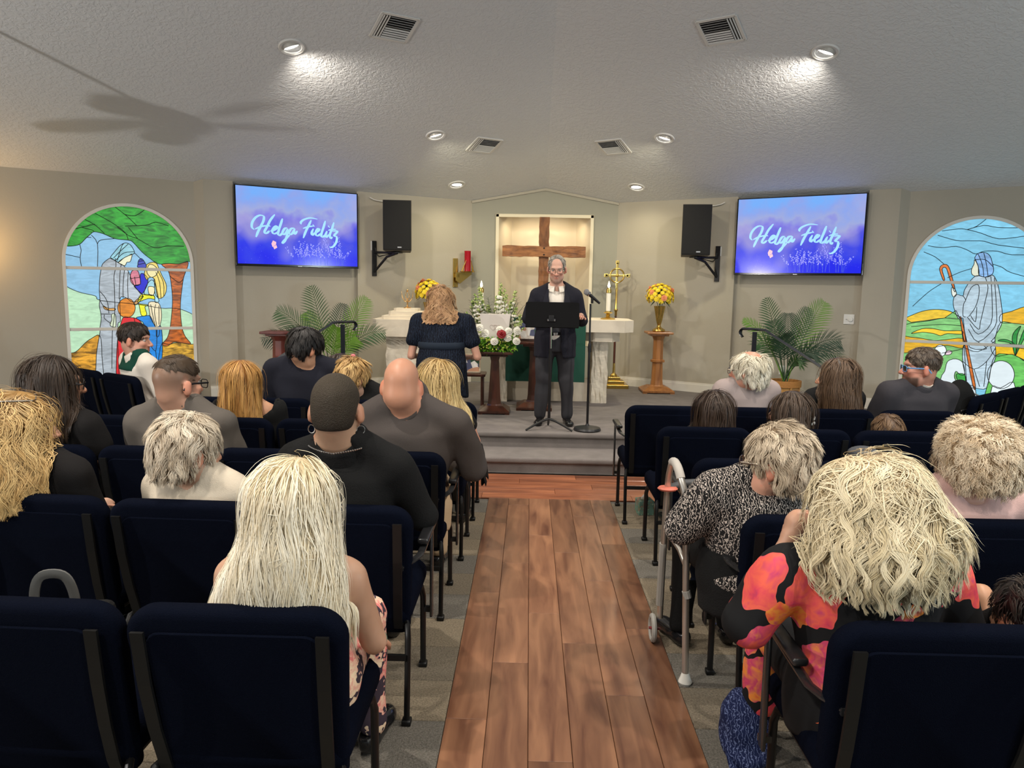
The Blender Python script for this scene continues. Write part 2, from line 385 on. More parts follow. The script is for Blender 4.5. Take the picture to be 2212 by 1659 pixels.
# ------------------------------------------------------------ stained glass windows (traced as lead lines, split into panes)
def glass_mat():
    m = bpy.data.materials.new('stained_glass'); m.use_nodes = True; N, L = nt(m); b = N['Principled BSDF']
    a = N.new('ShaderNodeVertexColor'); a.layer_name = 'Col'; tc = N.new('ShaderNodeTexCoord'); mp = N.new('ShaderNodeMapping'); mp.inputs['Scale'].default_value = (5, 5, 16)
    L.new(tc.outputs['Object'], mp.inputs[0]); nz = N.new('ShaderNodeTexNoise'); nz.inputs['Scale'].default_value = 1.4; nz.inputs['Detail'].default_value = 6; nz.inputs['Distortion'].default_value = 1.2
    L.new(mp.outputs[0], nz.inputs['Vector'])
    # streak amount rides in alpha of the pane colour
    mr = N.new('ShaderNodeMapRange'); mr.inputs[1].default_value = .34; mr.inputs[2].default_value = .66; mr.inputs[3].default_value = -1; mr.inputs[4].default_value = 1; L.new(nz.outputs[0], mr.inputs[0])
    mu = N.new('ShaderNodeMath'); mu.operation = 'MULTIPLY'; L.new(mr.outputs[0], mu.inputs[0]); L.new(a.outputs['Alpha'], mu.inputs[1])
    ad = N.new('ShaderNodeMath'); ad.operation = 'ADD'; ad.inputs[1].default_value = 1; L.new(mu.outputs[0], ad.inputs[0])
    sc = N.new('ShaderNodeVectorMath'); sc.operation = 'SCALE'; L.new(a.outputs['Color'], sc.inputs[0]); L.new(ad.outputs[0], sc.inputs['Scale'])
    L.new(sc.outputs[0], b.inputs['Emission Color']); b.inputs['Emission Strength'].default_value = .97
    b.inputs['Base Color'].default_value = (.03, .03, .03, 1); b.inputs['Roughness'].default_value = .3
    return m
M_glass = glass_mat()
M_came = mat('lead_came', (.035, .04, .04), .5)
WIN_L = [
 ([(5.045,2.583),(3.482,2.699),(3.567,0.316),(5.166,0.413)], (150, 203, 238), 0.1),
 ([(5.095,1.688),(5.002,1.627),(4.931,1.578),(4.835,1.537),(4.699,1.502),(4.651,1.452),(4.277,1.409),(4.037,1.365),(3.913,1.364),(3.816,1.349),(3.691,1.288),(3.537,1.178),(3.57,0.237),(5.17,0.341)], (190, 230, 192), 0.12),
 ([(5.14,0.871),(4.97,0.866),(4.906,0.893),(4.827,0.977),(4.762,1.026),(4.678,1.054),(4.67,0.827),(4.709,0.311),(5.17,0.341)], (196, 140, 42), 0.75),
 ([(4.063,0.905),(3.972,0.933),(3.873,0.956),(3.719,0.931),(3.547,0.898),(3.57,0.237),(4.09,0.271)], (206, 158, 50), 0.75),
 ([(5.039,2.05),(4.955,2.044),(4.882,2.05),(4.819,2.073),(4.767,2.131),(4.715,2.183),(4.676,2.213),(4.589,2.196),(4.477,2.147),(4.349,2.136),(4.297,2.117),(4.21,2.011),(4.133,1.941),(4.042,1.878),(3.933,1.885),(3.822,1.884),(3.73,1.917),(3.565,1.975),(3.537,2.739),(5.007,2.627)], (46, 150, 46), 0.5),
 ([(4.008,1.871),(3.933,1.885),(3.822,1.884),(3.728,1.912),(3.725,1.864),(3.757,1.781),(3.78,1.712),(3.798,1.607),(3.818,1.47),(3.827,1.319),(3.817,1.136),(3.786,1.028),(3.726,0.934),(3.831,0.952),(3.915,0.962),(3.986,0.918),(4.041,0.942),(3.982,1.017),(3.947,1.138),(3.921,1.319),(3.908,1.47),(3.913,1.62),(3.925,1.74),(3.949,1.814)], (186, 96, 30), 0.6),
 ([(4.532,1.928),(4.605,1.869),(4.627,1.811),(4.648,1.696),(4.659,1.553),(4.657,1.467),(4.667,1.394),(4.654,1.264),(4.673,1.148),(4.676,1.09),(4.709,0.93),(4.731,0.756),(4.737,0.387),(4.53,0.375),(4.5,1.131),(4.464,1.219),(4.458,1.467),(4.405,1.49),(4.316,1.431),(4.219,1.506),(4.27,1.571),(4.319,1.659),(4.353,1.775),(4.401,1.846),(4.445,1.873),(4.489,1.901)], (178, 188, 196), 0.25),
 ([(4.629,1.394),(4.579,1.365),(4.515,1.365),(4.516,1.341),(4.58,1.341),(4.618,1.358)], (226, 165, 85), 0.1),
 ([(4.551,1.295),(4.512,1.295),(4.511,1.175),(4.525,1.149),(4.564,1.161),(4.569,1.191),(4.55,1.234)], (222, 236, 205), 0.05),
 ([(4.532,1.931),(4.484,2.001),(4.43,2.068),(4.376,2.103),(4.325,2.087),(4.289,2.023),(4.29,1.987),(4.344,1.963),(4.397,1.933),(4.451,1.885),(4.489,1.908)], (150, 205, 218), 0.2),
 ([(4.451,1.885),(4.397,1.933),(4.344,1.963),(4.31,1.979),(4.327,1.906),(4.347,1.888),(4.367,1.887),(4.388,1.849),(4.427,1.86)], (242, 242, 206), 0.05),
 ([(4.316,1.431),(4.233,1.505),(4.22,1.491),(4.297,1.402)], (226, 170, 96), 0.1),
 ([(4.258,1.832),(4.256,1.864),(4.248,1.908),(4.22,1.934),(4.195,1.913),(4.17,1.859),(4.178,1.83)], (60, 70, 180), 0.3),
 ([(4.319,1.79),(4.26,1.791),(4.243,1.718),(4.24,1.645),(4.294,1.622),(4.332,1.658),(4.342,1.717)], (224, 130, 150), 0.15),
 ([(4.235,1.755),(4.195,1.756),(4.158,1.691),(4.182,1.602),(4.232,1.528),(4.27,1.571),(4.307,1.622),(4.247,1.638),(4.239,1.66)], (20, 18, 205), 0.05),
 ([(4.172,1.83),(4.163,1.867),(4.109,1.895),(4.062,1.884),(4.041,1.833),(4.013,1.753),(3.97,1.649),(3.97,1.575),(3.996,1.507),(4.045,1.477),(4.085,1.514),(4.095,1.588),(4.097,1.707),(4.143,1.72),(4.171,1.69),(4.195,1.756)], (240, 216, 112), 0.15),
 ([(4.167,1.793),(4.137,1.868),(4.083,1.854),(4.052,1.804),(4.068,1.751),(4.116,1.721),(4.149,1.742)], (246, 234, 172), 0.05),
 ([(4.124,1.691),(4.092,1.662),(4.081,1.588),(4.071,1.514),(4.053,1.447),(4.095,1.432),(4.105,1.514),(4.205,1.52),(4.174,1.631)], (168, 222, 238), 0.15),
 ([(4.161,1.609),(4.101,1.61),(4.096,1.558),(4.112,1.514),(4.152,1.521)], (240, 230, 180), 0.05),
 ([(4.239,1.52),(4.112,1.514),(4.1,1.469),(4.167,1.476),(4.276,1.424),(4.17,1.402),(4.205,1.38),(4.189,1.298),(4.216,1.273),(4.249,1.291),(4.264,1.402),(4.276,1.431)], (240, 240, 25), 0.1),
 ([(4.162,1.432),(4.068,1.432),(4.037,1.365),(4.034,1.259),(4.052,1.169),(4.07,1.049),(4.098,1.034),(4.101,1.14),(4.15,1.245),(4.16,1.335)], (250, 236, 196), 0.06),
 ([(4.305,1.368),(4.317,1.319),(4.343,1.28),(4.38,1.259),(4.42,1.259),(4.455,1.281),(4.477,1.32),(4.484,1.368),(4.473,1.416),(4.446,1.455),(4.41,1.477),(4.37,1.477),(4.335,1.455),(4.312,1.417)], (226, 136, 24), 0.25),
 ([(4.429,1.262),(4.363,1.259),(4.285,1.239),(4.241,1.179),(4.224,1.112),(4.18,1.021),(4.19,0.961),(4.23,0.962),(4.222,0.842),(4.199,0.75),(4.305,0.784),(4.523,0.524),(4.508,0.969),(4.466,1.175)], (228, 30, 42), 0.12),
 ([(4.304,1.254),(4.203,1.276),(4.149,1.268),(4.101,1.14),(4.039,1.139),(4.052,0.745),(4.135,0.657),(4.199,0.75),(4.232,0.932),(4.181,1.006),(4.223,1.127),(4.233,1.201)], (20, 132, 218), 0.2),
]
LINES_L = [
 [(4.995,1.962),(4.831,1.926)],
 [(4.823,2.066),(4.813,2.003),(4.827,1.919),(4.818,1.82)],
 [(4.706,2.176),(4.651,2.08),(4.664,1.824)],
 [(4.651,2.08),(4.618,2.124),(4.477,2.147)],
 [(4.754,2.149),(4.708,2.151)],
 [(4.872,2.231),(4.797,2.256),(4.665,2.298)],
 [(4.768,2.348),(4.66,2.284),(4.576,2.197)],
 [(4.659,2.417),(4.494,2.321),(4.371,2.221),(4.342,2.136)],
 [(4.46,2.5),(4.349,2.408),(4.25,2.306)],
 [(4.797,2.256),(4.7,2.233),(4.676,2.213)],
 [(4.445,2.274),(4.333,2.187),(4.243,2.155),(4.075,2.06),(3.938,2.088),(3.759,2.088)],
 [(4.335,2.28),(4.28,2.204),(4.243,2.155)],
 [(4.367,2.293),(4.157,2.311),(4.049,2.353),(3.915,2.317)],
 [(4.361,2.421),(4.258,2.413),(4.135,2.507)],
 [(3.925,1.74),(3.831,1.666),(3.78,1.712)],
 [(4.481,1.93),(4.479,1.844),(4.504,1.728),(4.507,1.583),(4.517,1.322),(4.552,1.088),(4.577,0.676)],
 [(4.427,1.86),(4.446,1.729),(4.465,1.467)],
 [(4.397,1.795),(4.418,1.628),(4.425,1.482)],
 [(4.359,1.774),(4.372,1.629),(4.373,1.482)],
 [(4.653,1.553),(4.611,1.496),(4.583,1.423),(4.576,1.307)],
 [(4.663,1.466),(4.629,1.394),(4.58,1.344)],
 [(4.653,1.3),(4.557,1.296)],
 [(4.621,1.293),(4.623,1.249),(4.562,1.191)],
 [(4.5,1.929),(4.433,2.003),(4.344,2.093)],
 [(4.476,1.908),(4.394,1.99),(4.289,2.008)],
 [(4.463,1.902),(4.418,2.047),(4.389,2.101)],
 [(4.296,1.725),(4.287,1.623)],
 [(4.343,1.702),(4.243,1.718)],
 [(4.073,1.781),(4.038,1.663),(4.031,1.484)],
 [(4.052,1.796),(3.997,1.664),(4.0,1.507)],
 [(4.09,1.707),(4.074,1.603),(4.059,1.484)],
 [(4.143,1.409),(4.123,1.26),(4.101,1.14)],
 [(4.089,1.41),(4.107,1.32),(4.087,1.14)],
 [(4.056,1.395),(4.065,1.17)],
 [(4.201,1.007),(4.113,0.861),(4.087,1.14)],
 [(4.113,0.861),(4.106,0.701)],
 [(4.254,1.864),(4.183,1.881)],
 [(4.247,1.901),(4.195,1.91)],
 [(4.324,1.262),(4.304,1.113)],
 [(4.283,1.994),(4.214,1.917)],
]
WIN_R = [
 ([(3.38,2.715),(4.978,2.644),(5.195,0.276),(3.577,0.082)], (132, 208, 240), 0.12),
 ([(3.63,1.357),(3.741,1.426),(3.852,1.479),(3.963,1.502),(4.074,1.499),(4.159,1.473),(4.233,1.405),(4.082,1.41),(3.917,1.369),(3.748,1.337),(3.634,1.3)], (240, 200, 44), 0.2),
 ([(3.634,1.3),(3.747,1.345),(3.916,1.377),(4.082,1.41),(4.233,1.405),(4.362,0.176),(3.726,0.1)], (130, 202, 120), 0.2),
 ([(3.757,1.216),(3.867,1.278),(3.98,1.283),(4.093,1.264),(4.257,1.272),(4.261,1.233),(4.124,1.234),(4.056,1.206),(3.985,1.227),(3.871,1.237)], (246, 206, 40), 0.15),
 ([(3.643,1.177),(3.746,1.174),(3.876,1.165),(3.991,1.147),(4.102,1.161),(4.278,1.186),(4.287,1.076),(4.135,1.099),(3.998,1.066),(3.886,1.035),(3.658,0.988)], (228, 176, 26), 0.2),
 ([(4.612,1.465),(4.71,1.507),(4.833,1.564),(5.048,1.614),(5.071,1.37),(4.85,1.368),(4.722,1.378),(4.619,1.381)], (240, 186, 36), 0.2),
 ([(4.619,1.381),(4.722,1.378),(4.85,1.368),(5.071,1.37),(5.095,1.102),(4.587,1.148),(4.587,1.226)], (150, 216, 140), 0.2),
 ([(4.588,1.14),(5.095,1.102),(5.121,0.817),(4.818,1.008),(4.726,1.033),(4.599,1.009)], (236, 190, 30), 0.2),
 ([(4.599,1.009),(4.726,1.033),(4.818,1.008),(5.124,0.787),(5.171,0.274),(4.563,0.201),(4.568,0.756)], (110, 200, 96), 0.25),
 ([(4.784,1.029),(4.749,1.142),(4.744,1.264),(4.806,1.351),(4.784,1.251),(4.787,1.144)], (40, 152, 62), 0.2),
 ([(4.788,1.029),(4.803,1.145),(4.831,1.284),(4.854,1.33),(4.854,1.239),(4.82,1.131)], (40, 152, 62), 0.2),
 ([(4.777,1.116),(4.715,1.163),(4.611,1.177),(4.673,1.199),(4.753,1.165)], (40, 152, 62), 0.2),
 ([(4.796,0.814),(4.789,0.746),(4.76,0.69),(4.712,0.655),(4.657,0.65),(4.604,0.676),(4.564,0.727),(4.545,0.794),(4.552,0.863),(4.583,0.919),(4.631,0.953),(4.686,0.957),(4.739,0.931),(4.777,0.88)], (236, 250, 255), 0.03),
 ([(4.602,0.665),(4.682,0.656),(4.798,0.729),(4.821,0.467),(4.621,0.446)], (236, 250, 255), 0.03),
 ([(4.15,0.915),(4.229,0.95),(4.301,0.91),(4.328,0.784),(4.285,0.773),(4.241,0.81),(4.234,0.729),(4.309,0.655),(4.389,0.662),(4.447,0.619),(4.443,0.347),(4.087,0.308),(4.097,0.701),(4.131,0.801)], (236, 250, 255), 0.03),
 ([(4.128,1.039),(4.125,1.01),(4.111,0.985),(4.088,0.971),(4.063,0.969),(4.038,0.98),(4.02,1.003),(4.012,1.032),(4.015,1.061),(4.03,1.086),(4.052,1.1),(4.078,1.102),(4.102,1.09),(4.12,1.068)], (236, 250, 255), 0.03),
 ([(4.12,1.018),(4.153,1.044),(4.184,1.03),(4.171,0.997),(4.123,0.99)], (244, 214, 228), 0.05),
 ([(4.25,0.778),(4.332,0.777),(4.346,0.658),(4.309,0.655),(4.263,0.715)], (60, 178, 70), 0.2),
 ([(4.298,1.835),(4.353,1.89),(4.433,1.875),(4.497,1.898),(4.533,1.853),(4.567,1.762),(4.62,1.519),(4.632,1.382),(4.613,1.304),(4.582,1.21),(4.607,0.994),(4.572,0.867),(4.551,0.645),(4.446,0.635),(4.364,0.644),(4.332,0.785),(4.297,0.926),(4.287,1.084),(4.308,1.148),(4.283,1.289),(4.259,1.414),(4.219,1.404),(4.17,1.505),(4.149,1.599),(4.17,1.678),(4.239,1.664),(4.247,1.726)], (190, 214, 228), 0.2),
 ([(4.317,2.089),(4.346,2.135),(4.411,2.142),(4.459,2.104),(4.489,2.02),(4.506,1.944),(4.484,1.891),(4.433,1.875),(4.372,1.898),(4.358,1.99),(4.325,2.066)], (130, 176, 226), 0.3),
 ([(4.318,2.066),(4.358,1.99),(4.372,1.898),(4.34,1.885),(4.305,1.905),(4.297,1.959),(4.316,2.02)], (236, 240, 216), 0.05),
 ([(4.034,1.833),(4.0,1.911),(3.985,1.966),(3.999,2.002),(4.035,2.016),(4.068,1.997),(4.102,1.919),(4.158,1.732),(4.146,1.721),(4.088,1.872),(4.058,1.958),(4.033,1.982),(4.013,1.966),(4.019,1.927),(4.046,1.848)], (212, 112, 40), 0.25),
 ([(4.231,1.4),(4.249,1.401),(4.323,1.133),(4.443,0.667),(4.417,0.661),(4.306,1.101)], (212, 112, 40), 0.25),
 ([(4.122,1.755),(4.158,1.732),(4.176,1.678),(4.151,1.649),(4.128,1.685)], (240, 246, 236), 0.05),
]
LINES_R = [
 [(4.416,2.534),(4.307,2.432),(4.218,2.397)],
 [(3.975,2.388),(4.137,2.407),(4.218,2.397),(4.353,2.355),(4.461,2.308),(4.578,2.29),(4.886,2.335)],
 [(4.218,2.397),(4.372,2.438),(4.504,2.412),(4.707,2.403)],
 [(3.937,2.342),(4.12,2.281),(4.255,2.274),(4.387,2.267),(4.52,2.224),(4.901,2.166)],
 [(3.849,2.226),(3.99,2.201),(4.125,2.214),(4.236,2.174),(4.32,2.128),(4.396,2.157),(4.526,2.156),(4.657,2.117),(4.966,2.122)],
 [(3.812,2.156),(3.929,2.1),(4.026,2.016)],
 [(4.072,1.864),(4.19,1.928),(4.296,1.967)],
 [(3.747,1.532),(3.839,1.639),(3.917,1.72),(4.022,1.801)],
 [(4.486,2.017),(4.58,1.982),(4.674,1.922),(4.993,1.828)],
 [(4.239,1.664),(4.269,1.617),(4.253,1.57),(4.257,1.445),(4.285,1.43)],
 [(4.269,1.617),(4.311,1.758),(4.375,1.79),(4.391,1.682),(4.369,1.542),(4.312,1.431)],
 [(4.433,1.875),(4.469,1.761),(4.456,1.607),(4.43,1.374),(4.417,1.295),(4.298,1.431)],
 [(4.485,1.883),(4.521,1.608),(4.53,1.362),(4.421,1.241),(4.332,1.354)],
 [(4.519,1.868),(4.567,1.533),(4.571,1.333),(4.428,1.155),(4.323,1.291)],
 [(4.428,1.155),(4.514,1.082),(4.354,1.088),(4.283,1.289)],
 [(4.3,1.084),(4.438,1.046),(4.591,1.179)],
 [(4.3,0.926),(4.414,0.847),(4.526,0.942),(4.598,1.102)],
 [(4.414,0.847),(4.484,0.654)],
 [(4.526,0.942),(4.524,0.658)],
 [(4.33,1.448),(4.383,1.379),(4.382,1.543)],
 [(4.346,2.127),(4.396,2.005),(4.42,1.876)],
 [(4.398,2.139),(4.435,2.005),(4.459,1.88)],
 [(4.325,2.066),(4.417,2.066),(4.494,1.99)],
 [(3.751,1.297),(3.921,1.32),(4.088,1.336),(4.253,1.327)],
 [(4.086,1.007),(4.195,1.038),(4.288,1.068)],
 [(3.779,0.939),(3.892,0.962),(4.009,0.922)],
]

def stained_window(idx, s, regions, lines):
    name = 'window_%d' % idx; OFF = -.115
    root = empty(name, (0, 0, 0)); tag(root, kind='structure')
    mirror = 1
    arch = [(WC-WH, WB)] + [(WC-WH*math.cos(PI*i/40), WS+WH*math.sin(PI*i/40)) for i in range(41)] + [(WC+WH, WB)]
    V = []; E = []; key = {}
    def addline(pts, closed):
        ids = []
        for p in pts:
            k = (round(p[0], 3), round(p[1], 3))
            if k not in key: key[k] = len(V); V.append(Vector(p))
            ids.append(key[k])
        for a, b_ in list(zip(ids[:-1], ids[1:]))+([(ids[-1], ids[0])] if closed else []):
            if a != b_: E.append((a, b_))
    def smooth(pts, closed):                                            # Catmull-Rom refine
        n = len(pts); out = []
        rng = range(n if closed else n-1)
        for i in rng:
            p = [pts[(i+k) % n] if closed else pts[min(max(i+k, 0), n-1)] for k in (-1, 0, 1, 2)]
            for u in (0, .33, .67):
                out.append(tuple(.5*((2*p[1][d])+(-p[0][d]+p[2][d])*u+(2*p[0][d]-5*p[1][d]+4*p[2][d]-p[3][d])*u*u+(-p[0][d]+3*p[1][d]-3*p[2][d]+p[3][d])*u**3) for d in (0, 1)))
        if not closed: out.append(pts[-1])
        return out
    regs = [(smooth(r, True), c, k) for (r, c, k) in regions]
    addline(arch, True)
    for (r, c, k) in regs[1:]: addline(r, True)
    for l in lines: addline(smooth(l, False), False)
    vo, eo, fo, ov, oe, of = delaunay_2d_cdt(V, E, [], 0, 1e-4, True)
    cons = {tuple(sorted(e)) for e, o in zip(eo, oe) if len(o)}
    def inside(p, poly):
        c = False; j = len(poly)-1
        for i in range(len(poly)):
            if (poly[i][1] > p[1]) != (poly[j][1] > p[1]) and p[0] < (poly[j][0]-poly[i][0])*(p[1]-poly[i][1])/(poly[j][1]-poly[i][1])+poly[i][0]: c = not c
            j = i
        return c
    cen = [tuple(sum(vo[i][d] for i in f)/len(f) for d in (0, 1)) for f in fo]
    ok = [inside(c, arch) for c in cen]
    edge_f = {}
    for fi, f in enumerate(fo):
        for i in range(len(f)): edge_f.setdefault(tuple(sorted((f[i], f[(i+1) % len(f)]))), []).append(fi)
    seen = set(); panes = []
    for fi in range(len(fo)):
        if not ok[fi] or fi in seen: continue
        st = [fi]; seen.add(fi); comp = []
        while st:
            a = st.pop(); comp.append(a); f = fo[a]
            for i in range(len(f)):
                e = tuple(sorted((f[i], f[(i+1) % len(f)])))
                if e in cons: continue
                for b_ in edge_f[e]:
                    if b_ not in seen and ok[b_]: seen.add(b_); st.append(b_)
        panes.append(comp)
    def area(f): a, b_, c = (vo[i] for i in f[:3]); return abs((b_-a).cross(c-a))/2
    for comp in panes:
        tot = sum(area(fo[f]) for f in comp)
        if tot < 2e-5: continue
        big = max(comp, key=lambda f: area(fo[f])); p = cen[big]; col = (1, 0, 1); kk = 0
        for (r, c, k) in regs:
            if inside(p, r) or r is regs[0][0]: col = c; kk = k
        j = 1+random.uniform(-.10, .06)
        lin = [x*j for x in srgb(*col)]
        ids = {}; vs = []; fs = []
        for f in comp:
            for i in fo[f]:
                if i not in ids: ids[i] = len(ids); vs.append(wp(s, vo[i].x, vo[i].y, OFF))
            fs.append(tuple(ids[i] for i in fo[f]))
        nb = len(vs); inv = {v: k for k, v in ids.items()}
        for k in range(nb): vs.append(vs[k]-nrm(s)*.006)
        for f in comp:
            g = fo[f]
            for i in range(len(g)):
                a, b_ = g[i], g[(i+1) % len(g)]
                e = tuple(sorted((a, b_)))
                if e in cons or len(edge_f[e]) < 2: fs.append((ids[a], ids[b_], ids[b_]+nb, ids[a]+nb))
        me = bpy.data.meshes.new('glass_pane'); me.from_pydata(vs, [], fs)
        at = me.color_attributes.new('Col', 'FLOAT_COLOR', 'POINT')
        at.data.foreach_set('color', np.tile(np.array([*lin, kk], np.float32), len(vs)))
        link('glass_pane', me, M_glass, root)
    mb = MB()
    for (a, b_) in cons:
        pa, pb = vo[a], vo[b_]
        if not (inside((pa+pb)/2, arch)): continue
        mb.tube([wp(s, pa.x, pa.y, OFF+.002), wp(s, pb.x, pb.y, OFF+.002)], .0036, n=4, cap=False)
    o = mb.build('lead_came', M_came, root); tag(o, kind='stuff')
    for z in (1.13, 1.812):
        mb = MB(); mb.box(wp(s, WC, z, OFF+.012), (2*WH, .03, .034), M=Matrix.Rotation(s*-TH, 3, 'Z'), bev=.004); mb.build('muntin', M_trim, root)
    mb = MB(); rim = [(WC-WH, WB)]+[(WC-WH*math.cos(PI*i/32), WS+WH*math.sin(PI*i/32)) for i in range(33)]+[(WC+WH, WB)]
    P0 = [wp(s, a, z, 0) for a, z in rim]
    n = len(rim); vs = []; fs = []
    for k, (a, z) in enumerate(rim):
        dx, dz = a-WC, (z-WS if z > WS else 0); l = math.hypot(dx, dz) or 1; ux, uz = dx/l, dz/l
        for (w, of) in ((-.012, -.10), (-.012, -.075), (.022, -.075), (.022, -.10)): vs.append(wp(s, a+ux*w, z+uz*w, of))
    for k in range(n-1):
        for i in range(4): fs.append((k*4+i, k*4+(i+1) % 4, (k+1)*4+(i+1) % 4, (k+1)*4+i))
    mb.add(vs, fs); mb.box(wp(s, WC, WB, -.085), (2*WH+.04, .05, .04), M=Matrix.Rotation(s*-TH, 3, 'Z'), bev=.004)
    mb.build('window_frame', M_trim, root)
    bk = MB(); bk.quad(*[wp(s, a, z, -.17) for a, z in ((WC-.75, WB-.1), (WC+.75, WB-.1), (WC+.75, 2.7), (WC-.75, 2.7))]); bk.build('backing_board', M_trim, root)
stained_window(1, -1, WIN_L, LINES_L)
stained_window(2, 1, WIN_R, LINES_R)

# ------------------------------------------------------------ ceiling fittings
M_white = mat('white_plastic', (.72, .71, .68), .4)
M_black = mat('black_metal', (.012, .012, .013), .42, spec=.4)
M_blackg = mat('black_gloss', (.008, .008, .009), .12)
M_lens = emis('lamp_lens', (1, .95, .86), 12)
M_refl = mat('lamp_reflector', (.75, .73, .68), .25, metal=.6)
M_brass = mat('brass', (.62, .44, .13), .25, metal=1)
def ceil_frame(x, y, s):
    """matrix whose z axis points out of the ceiling into the room, x along the wall"""
    n = nrm(s); nz = Vector((n.x*CSL, n.y*CSL, -1)).normalized(); tx = tan_(s).normalized(); ty = nz.cross(tx).normalized()
    return Matrix((tx, ty, nz)).transposed()
names3 = ['beside the large vent', 'beside the small vent', 'closest to the cross']
for i, (dx, y, *_r) in enumerate(DOWN[:3]):
    for s in (-1, 1):
        x = XC+s*dx; M = ceil_frame(x, y, s)
        ay = _r[2]; aim = (Vector((XC+s*_r[1], ay, .3))-Vector((x, y, ceil_z(x, y)))).normalized()
        e = empty('downlight', (x, y, ceil_z(x, y)), 0, 'round recessed downlight glowing in the %s ceiling slope, %s' % ('left' if s < 0 else 'right', names3[i]), 'downlight')
        sz = 1.0
        MB().lathe([(.082, -.004), (.088, .008), (.108, .012), (.116, .003), (.116, -.004)], M=M, n=32).build('trim_ring', M_white, e, smooth=True)
        za = (aim+Vector(M.col[2])*.4).normalized(); xa = za.orthogonal().normalized(); ya = za.cross(xa); MA = Matrix((xa, ya, za)).transposed()
        MB().lathe([(.05, -.07), (.068, -.02), (.074, .004), (.070, .005), (.06, -.02)], M=MA, n=28).build('reflector', M_refl, e, smooth=True)
        MB().lathe([(.002, .000), (.064, .000), (.064, .005), (.002, .012)], M=MA, n=24).build('lens', M_lens, e, smooth=True)
for i, (dx, y, desc) in enumerate([(1.42, 6.80, 'large square'), (.77, 9.15, 'small square')]):
    for s in (-1, 1):
        x = XC+s*dx; M = ceil_frame(x, y, s); a = .17 if i == 0 else .165
        e = empty('air_vent', (x, y, ceil_z(x, y)), 0, 'white louvred air vent in the %s ceiling slope, %s' % ('left' if s < 0 else 'right', 'nearer the camera' if i == 0 else 'nearer the altar'), 'air vent')
        mb = MB()
        for sx, sy, lx, ly in ((1, 0, .03, 2*a), (-1, 0, .03, 2*a), (0, 1, 2*a, .03), (0, -1, 2*a, .03)):
            mb.box(M @ Vector((sx*(a-.005), sy*(a-.005), .006)), (lx, ly, .012), M=M, bev=.003, seg=1)
        mb.build('frame', M_white, e)
        mb = MB(); mb.box(M @ Vector((0, 0, .003)), (2*a-.02, 2*a-.02, .004), M=M); mb.build('dark_throat', M_black, e)
        for k in range(5):
            for side in (0, 1):
                w = a-.03-k*.026
                Rt = M @ Matrix.Rotation(R(38), 3, 'X')
                if side == 0: MB().box(M @ Vector((-.035, w-.005-k*.004, .010)), (2*a-.11, .013, .002), M=M @ Matrix.Rotation(R(35), 3, 'X')).build('louvre', M_white, e)
                else: MB().box(M @ Vector((-.035, -(w-.005-k*.004), .010)), (2*a-.11, .013, .002), M=M @ Matrix.Rotation(R(-35), 3, 'X')).build('louvre', M_white, e)
        for k in range(3):
            MB().box(M @ Vector((a-.03-k*.024, 0, .010)), (.012, 2*a-.05, .002), M=M @ Matrix.Rotation(R(40), 3, 'Y')).build('louvre', M_white, e)
